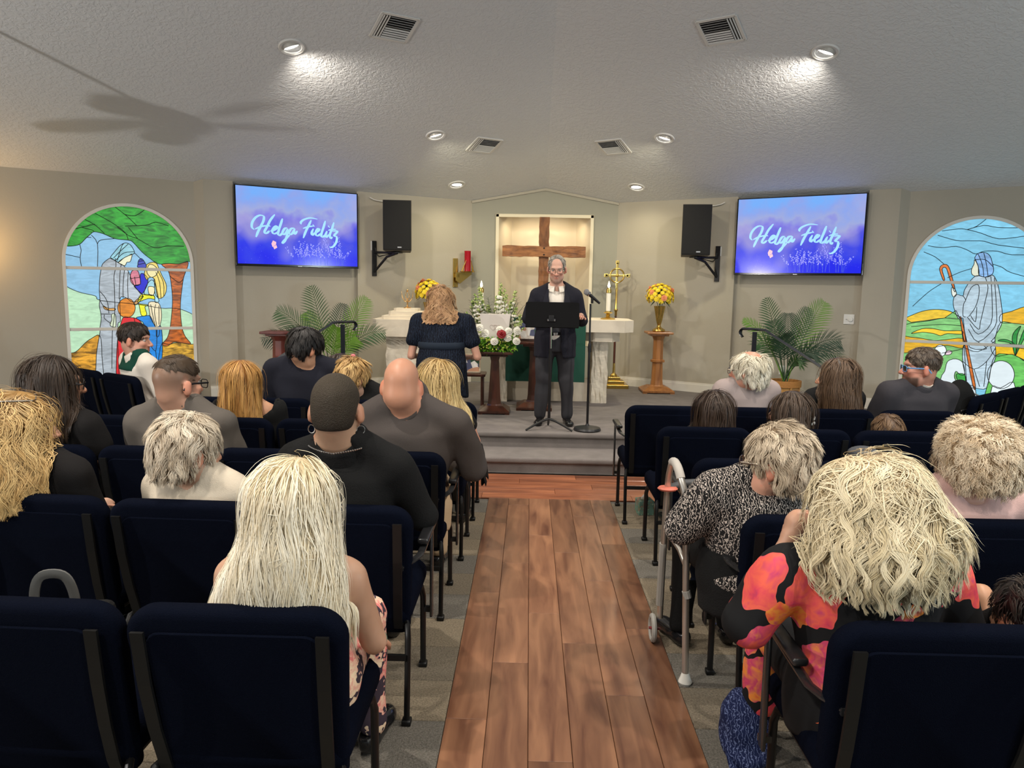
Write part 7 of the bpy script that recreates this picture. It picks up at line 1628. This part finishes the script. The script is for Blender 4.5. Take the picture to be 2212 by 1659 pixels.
p = person('brown-haired woman in profile with an open-backed black top in the front row', 2.25, 5.48, yaw=10, head=(2.235, 5.40, 1.226), hyaw=62, hpitch=3, hs=1.14, pad=.020, shw=.235, shz=.975, male=False, fat=.2, g=1.0, skin=SK_TAN, seed=17,
    top=dict(mat=T_black, sleeve=.35, neck=.05, low=.05, puff=.010, scoop=[((0, -.12, .0), (.13, .11, .20))], fold=.004), bottom=dict(mat=T_black),
    hair=dict(c1=(.050, .028, .015), c2=(.135, .078, .042), sub=[((0, .120, -.03), (.086, .080, .115))], hull=[E_((0, -.02, .038), (.090, .112, .098)), ('l', [(-.30, .02, -.09, .105, .05), (-.2, .02, -.075, .115, .075), (-.08, 0, -.045, .108, .105), (.05, 0, -.02, .078, .09)])], n=1300, L=(.16, .36), zb=-.29, ragged=.05, steps=13, wave=.12, freq=1.2, lift=(.001, .009), stiff=.52, w=.0034, part=(.01, .02, .14), away=1.0, over=True, h=.013))
p = person('bearded man in a charcoal suit wearing blue-framed sunglasses', 2.85, 5.48, yaw=14, head=(2.835, 5.40, 1.304), hyaw=80, hpitch=0, hs=1.16, pad=.014, shw=.31, shz=1.03, male=True, fat=.7, g=1.15, skin=(.50, .24, .17), seed=18, nr=.068, hf=.0085,
    face=dict(beard=(.055, .035, .025), beardk=.9, brow=(.06, .04, .03)), top=dict(mat=T_suit, sleeve=2.0, collar=(.030, T_suit), neck=.016, gap=1.3, fold=.004, puff=.02, inf=.018, name='suit_jacket'), bottom=dict(mat=T_suit),
    hair=dict(c1=(.055, .036, .024), c2=(.15, .115, .085), hull=[E_((0, -.016, .050), (.080, .104, .090))], sub=SHORTSUB, ears=True, nape=.034, n=1000, L=(.012, .028), steps=4, lift=(.0, .004), stiff=.8, w=.0036, part=(0, .0, .14), away=1.2, grav=.5, frizz=.08, h=.011))
glasses(p, mat('blue_rim', srgb(88, 140, 190), .35), M_dlens, w=.054, h=.036, name='sunglasses', off=(0, -.010, -.002))
ax_ = (np.array(p.W((0, -.03, -.05)))-p.ntop); ax_ /= np.linalg.norm(ax_); Mz = Vector(ax_).to_track_quat('Z', 'Y').to_matrix()
MB().lathe([(p.nr+.004, -.02), (p.nr+.004, .042), (p.nr+.010, .044), (p.nr+.012, -.02)], p.ntop, n=24, M=Mz).build('shirt_collar', T_white, p.o, smooth=True)
# --- fourth row, right: children
p = person('girl with smooth long dark hair at the right of the aisle', 1.16, 4.70, head=(1.160, 4.60, 1.081), hpitch=4, hs=1.08, pad=.016, shw=.17, shz=.83, male=False, fat=.2, g=.85, skin=SK_PALE, seed=19, pz=.54,
    top=dict(mat=T_blackflat, sleeve=1.0), bottom=dict(mat=T_black), hair=dict(c1=(.026, .015, .010), c2=(.062, .038, .025), hull=[E_((0, -.02, .036), (.092, .110, .098)), ('l', [(-.25, 0, -.05, .122, .055), (-.15, 0, -.045, .118, .085), (-.05, 0, -.03, .102, .105), (.05, 0, -.02, .078, .09)])], n=1100, L=(.14, .32), zb=-.24, ragged=.04, steps=11, wave=.04, lift=(.001, .006), stiff=.5, w=.0036, part=(0, .02, .14), away=1.0, over=True, h=.013))
p = person('girl with half-up brown hair held by a white butterfly clip', 1.66, 4.70, yaw=14, head=(1.625, 4.60, 1.084), hyaw=50, hpitch=4, hs=1.10, pad=.016, shw=.17, shz=.83, male=False, fat=.2, g=.85, skin=SK_PALE, seed=20, pz=.54,
    top=dict(mat=T_blackflat, sleeve=1.0), bottom=dict(mat=T_black), hair=dict(c1=(.030, .018, .011), c2=(.085, .052, .032), hull=[E_((0, -.02, .036), (.090, .110, .096)), ('l', [(-.25, .05, -.07, .085, .055), (-.13, .02, -.06, .088, .075), (-.04, 0, -.035, .092, .10), (.05, 0, -.02, .078, .09)])], sub=[((0, .120, -.03), (.084, .080, .11))], n=1100, L=(.12, .32), zb=-.24, ragged=.04, steps=11, wave=.06, lift=(.001, .007), stiff=.5, w=.0036, part=(0, .05, .14), away=1.0, over=True, h=.013))
mb = MB()
for sg in (-1, 1):
    for dz, r_ in ((.014, .020), (-.014, .015)): mb.ell(p.W((.015+sg*.018, -.135, -.035+dz)), (r_*.8, .005, r_*.75), 8, 5, Matrix([list(q_) for q_ in p.Rm]))
mb.build('butterfly_clip', mat('clip_white', (.75, .73, .70), .3), p.o, smooth=True)
p = person('small boy with light brown hair just above the chair back', 2.24, 4.70, head=(2.245, 4.60, .944), hpitch=6, hs=1.02, pad=.012, shw=.15, shz=.70, male=True, fat=.4, g=.75, skin=SK_PALE, seed=21, pz=.53, hands=False,
    top=dict(mat=T_grey, sleeve=.8), bottom=dict(mat=T_jean), hair=dict(c1=(.085, .045, .022), c2=(.19, .115, .06), hull=[CR], sub=SHORTSUB, ears=True, nape=.04, n=600, L=(.03, .06), steps=6, lift=(.001, .007), stiff=.7, w=.0038, part=(-.02, -.04, .14), away=1.2, grav=.5, h=.012))
# --- second row, right
p = person('older woman with short grey hair and glasses in a black and white print blouse', .95, 2.95, yaw=10, head=(.975, 2.86, 1.184), hyaw=56, hpitch=2, hs=1.13, pad=.026, shw=.25, shz=.965, lean=(-.02, -.03), male=False, fat=.9, g=1.3, skin=(.55, .29, .20), seed=22, nr=.066,
    arms={-1: ((-.32, .03, .72), (-.17, .24, .70)), 1: ((.30, .04, .70), (.10, .28, .68))}, top=dict(mat=T_squig, sleeve=.92, neck=.004, fold=.005, puff=.022, h=.015), bottom=dict(mat=T_black),
    hair=dict(c1=srgb(142, 122, 98), c2=srgb(226, 210, 184), hull=[E_((0, -.020, .044), (.096, .114, .104)), E_((0, -.056, -.02), (.084, .070, .078))], sub=SHORTSUB, ears=True, nape=.026, n=1900, L=(.04, .08), steps=8, wave=.35, freq=1, lift=(.001, .011), stiff=.75, w=.0022, part=(.0, .05, .15), away=1.3, grav=.6, frizz=.09, h=.011, clump=.55))
glasses(p, M_wire, w=.054, h=.044); mb = MB()
for sg in (-1, 1): mb.ell(p.W((sg*.082, -.004, -.048)), (.004,)*3, 8, 6)
mb.build('earring', M_silver, p.o)
p = person('older woman with fluffy pale curls in a light pink sweater', 1.74, 2.95, yaw=2, head=(1.735, 2.86, 1.232), hyaw=22, hpitch=4, hs=1.14, pad=.040, shw=.265, shz=.95, male=False, fat=.7, g=1.25, skin=(.62, .36, .27), seed=23, nr=.064,
    top=dict(mat=T_pink, sleeve=2.0, neck=.006, fold=.004, puff=.01), bottom=dict(mat=T_khaki),
    hair=dict(c1=srgb(186, 160, 124), c2=srgb(250, 236, 210), hull=[E_((0, -.026, .034), (.122, .128, .118)), E_((0, -.055, -.03), (.108, .090, .085))], sub=[((-.02, .13, -.03), (.085, .080, .105))], nape=.012, n=3600, L=(.03, .06), steps=8, wave=.8, freq=1.4, clump=.45, lift=(.0, .016), stiff=.6, w=.0016, part=(0, -.02, .15), away=1.0, grav=.3, frizz=.25, h=.011, flick=.5))
glasses(p, M_wire)
p = person('dark-haired child bent low at the right edge of the nearest row', 1.46, 2.10, head=(1.43, 2.02, .905), hpitch=30, hs=.95, pad=.012, shw=.15, shz=.70, lean=(-.02, .05), male=True, fat=.3, g=.75, skin=SK_TAN, seed=24, pz=.53, hands=False,
    top=dict(mat=T_blackflat, sleeve=.8), bottom=dict(mat=T_jean), hair=dict(c1=(.012, .010, .010), c2=(.05, .04, .032), hull=[CR], sub=SHORTSUB, ears=True, nape=.04, n=500, L=(.03, .07), steps=6, lift=(.001, .010), stiff=.6, w=.003, away=1.0, grav=.4, frizz=.2, h=.012))
# --- standing woman in navy, leaning over the small table
p = person('standing woman with long light brown hair in a short-sleeved navy dress', -.905, 7.62, head=(-.925, 7.74, 1.668), hpitch=30, hyaw=6, hs=1.06, pad=.022, shw=.315, shz=1.385, lean=(0, .06), pz=.92, stand=True, feet=.30, male=False, fat=.8, g=1.40, skin=(.58, .31, .22), seed=25, nr=.062,
    arms={1: ((.375, .02, .955), (.24, .24, .93)), -1: ((-.315, .02, .955), (-.20, .24, .93))},
    legs={-1: ((-.10, 0, .90), (-.10, .02, .66), (-.10, 0, .39)), 1: ((.10, 0, .90), (.10, .02, .66), (.10, 0, .39))},
    top=dict(mat=T_navyd, sleeve=.55, neck=.02, puff=.022, hem=.80, fold=.006, name='dress_bodice'), bottom=None,
    hair=dict(c1=srgb(132, 92, 60), c2=srgb(206, 166, 122), hull=[E_((0, -.022, .036), (.098, .116, .102)), ('l', [(-.245, .02, -.115, .165, .06), (-.15, .01, -.09, .150, .085), (-.05, 0, -.045, .115, .11), (.05, 0, -.02, .08, .09)])], n=1400, L=(.14, .34), zb=-.215, ragged=.05, steps=16, wave=.75, freq=2.0, clump=.75, lift=(.001, .018), stiff=.68, w=.0042, part=(0, .02, .14), away=1.0, over=True, h=.014, root=srgb(176, 140, 104)))
fk = Field(); fk.loft([(.54, 0, .01, .275, .20), (.70, 0, .01, .268, .20), (.88, 0, .0, .262, .20), (1.0, 0, .01, .235, .175), (1.06, 0, .015, .225, .165)], 0, .02); fk.mods.append(folds(.008, 22, 4, 5)); V, Q = field_mesh('skirt', fk, .02); link('dress_skirt', np_mesh('skirt', V, Q), T_navyd, p.o)
MB().tube([(.235*math.cos(t), .013+.172*math.sin(t), 1.075) for t in np.linspace(0, 2*PI, 41)[:-1]], 1, n=8, squash=(.035, .012), closed=True, up=(0, 0, 1)).build('sash', mat('navy_sash', (.008, .017, .033), .85), p.o, smooth=True)
# --- the speaker
p = person('grey-haired man in glasses, dark jacket and white shirt speaking at the music stand', .265, 7.50, yaw=180, head=(.262, 7.43, 1.998), hyaw=176, hpitch=16, hs=1.03, pad=.008, shw=.255, shz=1.665, lean=(0, -.01), pz=1.20, stand=True, feet=.30, male=True, fat=.3, g=.98, skin=(.62, .36, .27), seed=26, hf=.0065, h=.02, nr=.058,
    arms={1: ((.285, .03, 1.36), (.215, .20, 1.24)), -1: ((-.255, .02, 1.34), (-.245, .14, 1.36-.0))} if False else {1: ((.275, -.02, 1.37), (.17, .19, 1.43)), -1: ((-.265, -.03, 1.36), (-.245, .13, 1.395))},
    legs={-1: ((-.085, 0, 1.16), (-.115, .02, .78), (-.14, -.01, .39)), 1: ((.085, 0, 1.16), (.11, .02, .78), (.14, -.01, .39))},
    face=dict(brow=(.18, .15, .12), beard=(.40, .27, .22), beardk=.45), top=dict(mat=T_white, sleeve=2.0, collar=(.026, T_white), gap=.55, inf=.008, puff=0, hem=1.16, fold=.002, h=.014), bottom=dict(mat=T_trous, hem=.335, fold=.006),
    hair=dict(c1=srgb(120, 112, 102), c2=srgb(200, 192, 180), hull=[E_((0, -.024, .038), (.082, .100, .093))], sub=[((0, .103, .028), (.062, .086, .1145))], ears=True, nape=.030, n=900, L=(.02, .045), steps=5, lift=(.0, .006), stiff=.7, w=.003, part=(0, .04, .14), away=1.2, grav=.5, h=.009))
glasses(p, M_wire)
fj = Field(); p.torso(fj, .026); 
for sg in (-1, 1): p.arm(fj, sg, .022, 1.93)
fj.loft([(.985, 0, -.005, .195, .150), (1.10, 0, -.005, .190, .150), (1.25, 0, -.005, .175, .140), (1.40, 0, -.01, .185, .135)], .02, .03)
fj.sub.append(('c', (p.ntop+np.array((0, 0, -.05)), np.array(p.W((0, -.03, 0))), p.nr+.016, p.nr+.016), .012))
def lapel(P, d):
    z = P[..., 2]; w = np.interp(z, [.98, 1.10, 1.26, 1.42, 1.60, 1.70], [.075, .050, .045, .062, .078, .085]); return np.maximum(np.maximum(d, -np.maximum(np.abs(P[..., 0])-w, -(P[..., 1]-.02))*1.0 if False else np.where(P[..., 1] > .0, w-np.abs(P[..., 0]), -1.0)), .985+.02*np.abs(P[..., 0])-z)
fj.mods += [folds(.004, 16, 8, 3), lapel]; V, Q = field_mesh('jacket', fj, .0135); link('jacket', np_mesh('jacket', V, Q), T_suit2, p.o)
for sg in (-1, 1):                                                    # lapels
    L_ = []; 
    for z, x0, x1 in ((1.665, .076, .094), (1.60, .078, .122), (1.545, .072, .134), (1.535, .072, .114), (1.46, .066, .102), (1.36, .054, .076), (1.27, .046, .055)):
        yy = np.interp(z, [1.2, 1.4, 1.55, 1.68], [.150, .142, .122, .075]); L_.append(((sg*x0, yy+.006, z), (sg*x1, yy+.006-.10*(x1-x0), z)))
    vs = [q_ for ab in L_ for q_ in ab]; mb = MB(); mb.add(vs, [(2*i, 2*i+1, 2*i+3, 2*i+2) for i in range(len(L_)-1)]); mb.build('lapel', T_suit2, p.o)
mb = MB(); mb.tube([(.178*math.cos(t), .136*math.sin(t), 1.225) for t in np.linspace(0, 2*PI, 33)[:-1]], 1, n=4, squash=(.018, .005), closed=True); mb.build('belt', MATS['black_leather'], p.o); mb = MB(); mb.box((0, .142, 1.225), (.04, .008, .034), bev=.003); mb.build('belt_buckle', M_silver, p.o)

# ------------------------------------------------------------ things on and around the seats
M_alu = mat('aluminium_tube', (.56, .53, .48), .34, metal=.85); M_gripg = mat('grey_grip', (.42, .39, .35), .6); M_rub = mat('grey_rubber', (.36, .35, .32), .7)
e = empty('walking_frame', (.68, 3.22, 0), 0, 'folded aluminium walking frame with a front wheel and a hanging pouch beside the aisle', 'walking frame')
A = [(.025, -.19, .02), (.005, -.185, .55), (-.005, -.17, .80), (-.025, -.145, .90), (-.035, -.10, .945), (-.038, -.03, .945), (-.036, .03, .90), (-.034, .085, .80), (-.034, .12, .50), (-.026, .175, .13)]
MB().tube(spline(A, 5), .0145, n=12).build('side_tube', M_alu, e, smooth=True)
G = spline(A, 5); MB().tube(G[15:27], .019, n=12).build('hand_grip', M_gripg, e, smooth=True)
MB().tube([(.004, -.183, .53), (-.01, -.12, .575), (-.032, .08, .60), (-.034, .115, .60)], .011, n=10).build('cross_tube', M_alu, e, smooth=True)
MB().tube([(-.036, .12, .52), (-.032, .165, .20)], .018, n=10).build('adjuster_sleeve', M_rub, e); MB().tube([(.010, -.187, .42), (.018, -.189, .39)], .018, n=10).build('adjuster_collar', M_rub, e)
MB().lathe([(.024, 0), (.03, .01), (.022, .03), (.016, .05)], (.025, -.19, .0), n=14).build('rubber_foot', mat('pale_rubber', (.62, .60, .54), .6), e, smooth=True)
mb = MB(); mb.tube([(-.055, .19+.056*math.cos(t), .070+.056*math.sin(t)) for t in np.linspace(0, 2*PI, 25)[:-1]], .013, n=8, closed=True); mb.build('wheel_tyre', M_rub, e, smooth=True)
mb = MB(); mb.lathe([(.045, -.006), (.045, .006)], (-.055, .19, .070), n=18, M=Matrix.Rotation(R(90), 3, 'Y')); mb.build('wheel_hub', mat('hub_grey', (.25, .24, .22), .5), e); MB().tube([(-.075, .19, .07), (-.02, .18, .07)], .007, n=8).build('axle', mat('hub_red', srgb(120, 40, 40), .5), e)
MB().tube([(-.034, .09, .79), (.05, .10, .815), (.25, .11, .825), (.46, .12, .825)], .018, n=12).build('front_bar', mat('dark_grip', (.06, .062, .065), .5), e, smooth=True)
B = [(.47, .145, .02), (.465, .14, .45), (.46, .135, .66), (.44, .14, .735), (.38, .145, .765), (.20, .155, .765), (.13, .16, .735), (.10, .165, .66), (.09, .17, .40), (.08, .175, .03)]
MB().tube(spline(B, 5), .0145, n=10).build('folded_side_tube', M_alu, e, smooth=True); MB().tube([(.47, .145, .0), (.47, .145, .03)], .02, n=10).build('rubber_foot', M_rub, e); MB().tube([(.08, .175, 0), (.08, .175, .03)], .02, n=10).build('rubber_foot', M_rub, e)
mb = MB(); mb.lathe([(.030, -.008), (.036, 0), (.030, .008)], (-.036, .075, .795), n=16, sx=1.3); mb.build('release_clip', mat('clip_red', srgb(206, 112, 92), .5), e, smooth=True)
M_pouch = squiggle_mat('pouch_print', (.010, .013, .026), srgb(200, 180, 140), 7, 4, .86)
mb = MB(); mb.hexa([(.06, .03, .38), (.34, .03, .38), (.34, .085, .38), (.06, .085, .38)], [(.02, .02, .80), (.40, .02, .80), (.40, .095, .80), (.02, .095, .80)]); mb.build('pouch', M_pouch, e)
mb = MB(); mb.box((.21, .012, .765), (.34, .012, .05), bev=.004, M=Matrix.Rotation(R(-6), 3, 'Y')); mb.build('pouch_flap', T_beige, e); MB().box((.30, .05, .80), (.15, .05, .02), bev=.006).build('red_wallet', cloth('red_cloth', srgb(120, 18, 36)), e)
# paisley bag on the carpet
M_pais = squiggle_mat('paisley_blue', (.010, .016, .06), srgb(104, 116, 154), 30, 10, .86)
f = Field(); f.ell((0, 0, .125), (.085, .085, .13), k=.02); f.ell((0, .05, .12), (.075, .08, .115), k=.05); f.ell((0, -.02, .05), (.085, .10, .05), k=.03); f.mods.append(lambda P, d: np.maximum(d+.004*np.sin(P[..., 2]*60)*np.sin(P[..., 0]*50), -P[..., 2]+.002))
V, Q = field_mesh('bag', f, .010); o = link('paisley_bag', np_mesh('paisley_bag', V, Q), M_pais); o.location = (.815, 2.52, 0); tag(o, 'blue paisley fabric bag on the carpet under the second-row chair', 'bag')
MB().tube(spline([(-.07, -.05, .07), (-.06, -.10, .02), (-.02, -.16, .008), (.05, -.20, .008), (.08, -.22, .008)], 5), 1, n=6, squash=(.006, .018), up=(0, 0, 1)).build('strap', M_pais, o)
# tissue box under the front chair
o = empty('tissue_box', (.90, 5.47, 0), R(8), 'small patterned tissue box on the carpet under the front-row chair', 'box')
MB().box((0, 0, .055), (.115, .115, .11), bev=.003).build('carton', floral_mat('tissue_print', srgb(96, 128, 116), 26, [srgb(220, 110, 110), srgb(60, 110, 80), srgb(190, 200, 180)], .5, .7), o)
f = Field(); f.ell((0, 0, .118), (.03, .022, .022), k=.01); f.ell((.01, 0, .135), (.012, .02, .018), k=.02); f.mods.append(lambda P, d: d+.004*np.sin(P[..., 0]*200)*np.sin(P[..., 1]*160)); V, Q = field_mesh('tissue', f, .006); link('tissue', np_mesh('tissue', V, Q), T_white, o)
# black handbag on the slanted chairs at the right
o = empty('black_handbag', (3.62, 6.22, .478), R(41), 'bulky black handbag with a pale metal trim on the slanted chair at the right', 'bag')
f = Field(); f.ell((0, 0, .17), (.20, .12, .20), k=.03); f.ell((-.05, 0, .34), (.17, .11, .16), k=.06); f.ell((0, 0, .05), (.19, .13, .06), k=.04); f.mods.append(folds(.006, 20, 10, 9)); f.mods.append(lambda P, d: np.maximum(d, .003-P[..., 2])); V, Q = field_mesh('bag', f, .018); link('bag_body', np_mesh('bag_body', V, Q), T_black, o)
MB().tube(spline([(-.19, -.08, .27), (-.05, -.145, .29), (.08, -.13, .30), (.15, -.09, .36), (.17, -.02, .38)], 6), .006, n=8).build('metal_trim', M_silver, o, smooth=True)
# purple jacket over a chair back, cap on a chair, tote behind the nearest seats, shawl on the front chair
def drape(name, x, y, zt, w, drop0, drop1, m, label, cat, rz=0, seed=0):
    rr = random.Random(seed); mb = MB(); prof = [(.16-.10*(zt-.40), -drop0)]; n = 16; vs = []
    P = [(-.062, -drop0), (-.062, -drop0*.5), (-.058, -.04), (-.045, .006), (.0, .018), (.046, .008), (.062, -.05), (.085, -drop1*.5), (.112, -drop1)]
    for i in range(n+1):
        u = i/n-.5
        for (yy, zz) in P: vs.append((u*w, yy+.006*math.sin(u*30+zz*9+seed), zt+zz-(.03*math.sin(u*14+seed) if zz < -.1 else 0)))
    m_ = len(P); b = len(vs); vs += [(q_[0], q_[1]*.93+.002, q_[2]-.006) for q_ in vs]
    fs = [(i*m_+j, i*m_+j+1, (i+1)*m_+j+1, (i+1)*m_+j) for i in range(n) for j in range(m_-1)]; fs += [tuple(k+b for k in f_)[::-1] for f_ in fs]
    mb.add(vs, fs); o = mb.build(name, m, None, smooth='all'); o.location = (x, y, 0); o.rotation_euler = (0, 0, rz); tag(o, label, cat); return o
drape('purple_jacket', XA_R[2]+2.52*CP+.02, 3.60, .885, .40, .34, .30, cloth('purple_knit', srgb(72, 26, 66), bump=(260, .3)), 'purple jacket draped over the chair back behind the woman in pink', 'jacket', 0, 2)
f = Field(); f.ell((0, 0, 0), (.075, .05, .035), k=.02); f.cap((.04, .01, -.01), (.12, .015, -.03), .020, .012, .03); V, Q = field_mesh('cap', f, .010)
o = link('grey_glove', np_mesh('grey_glove', V, Q), cloth('grey_fleece', srgb(78, 80, 84), bump=(300, .4))); o.location = (1.675, 3.66, .90); tag(o, 'small grey folded cloth cap resting on top of the chair back above the blonde curls', 'cap'); o.name = 'folded_cap'
o = empty('tote_bag', (-1.445, 2.16, .475), R(10), 'black tote bag with a grey strap standing on the nearest left seat', 'bag')
MB().box((0, 0, .105), (.30, .13, .21), bev=.03, seg=3).build('bag_body', T_black, o)
MB().tube(spline([(-.06, -.02, .17), (-.055, -.03, .27), (-.03, -.035, .325), (.03, -.035, .325), (.055, -.03, .27), (.06, -.02, .17)], 5), 1, n=6, squash=(.007, .016), up=(0, 1, 0)).build('strap', mat('grey_strap', srgb(92, 92, 90), .5), o, smooth=True)
mb = MB(); vs = []; n = 10
for i in range(n+1):
    u = i/n
    for (xx, zz) in ((-.14, .49), (-.02, .494), (.035, .475), (.055, .40), (.06+.02*math.sin(u*9), .30), (.065+.025*math.sin(u*7+1), .22+.03*math.sin(u*11))): vs.append((xx, .12+.30*u, zz))
mb.add(vs, [(i*6+j, i*6+j+1, (i+1)*6+j+1, (i+1)*6+j) for i in range(n) for j in range(5)]); b = len(vs); mb.add([(q_[0]-.004, q_[1], q_[2]-.007) for q_ in vs], [(i*6+j, (i+1)*6+j, (i+1)*6+j+1, i*6+j+1) for i in range(n) for j in range(5)])
o = mb.build('black_shawl', T_black, None, smooth='all', fix=False); o.location = (XA_L[4]-.03, ROWY[4], 0); tag(o, 'black shawl hanging off the aisle side of the front left seat', 'shawl')
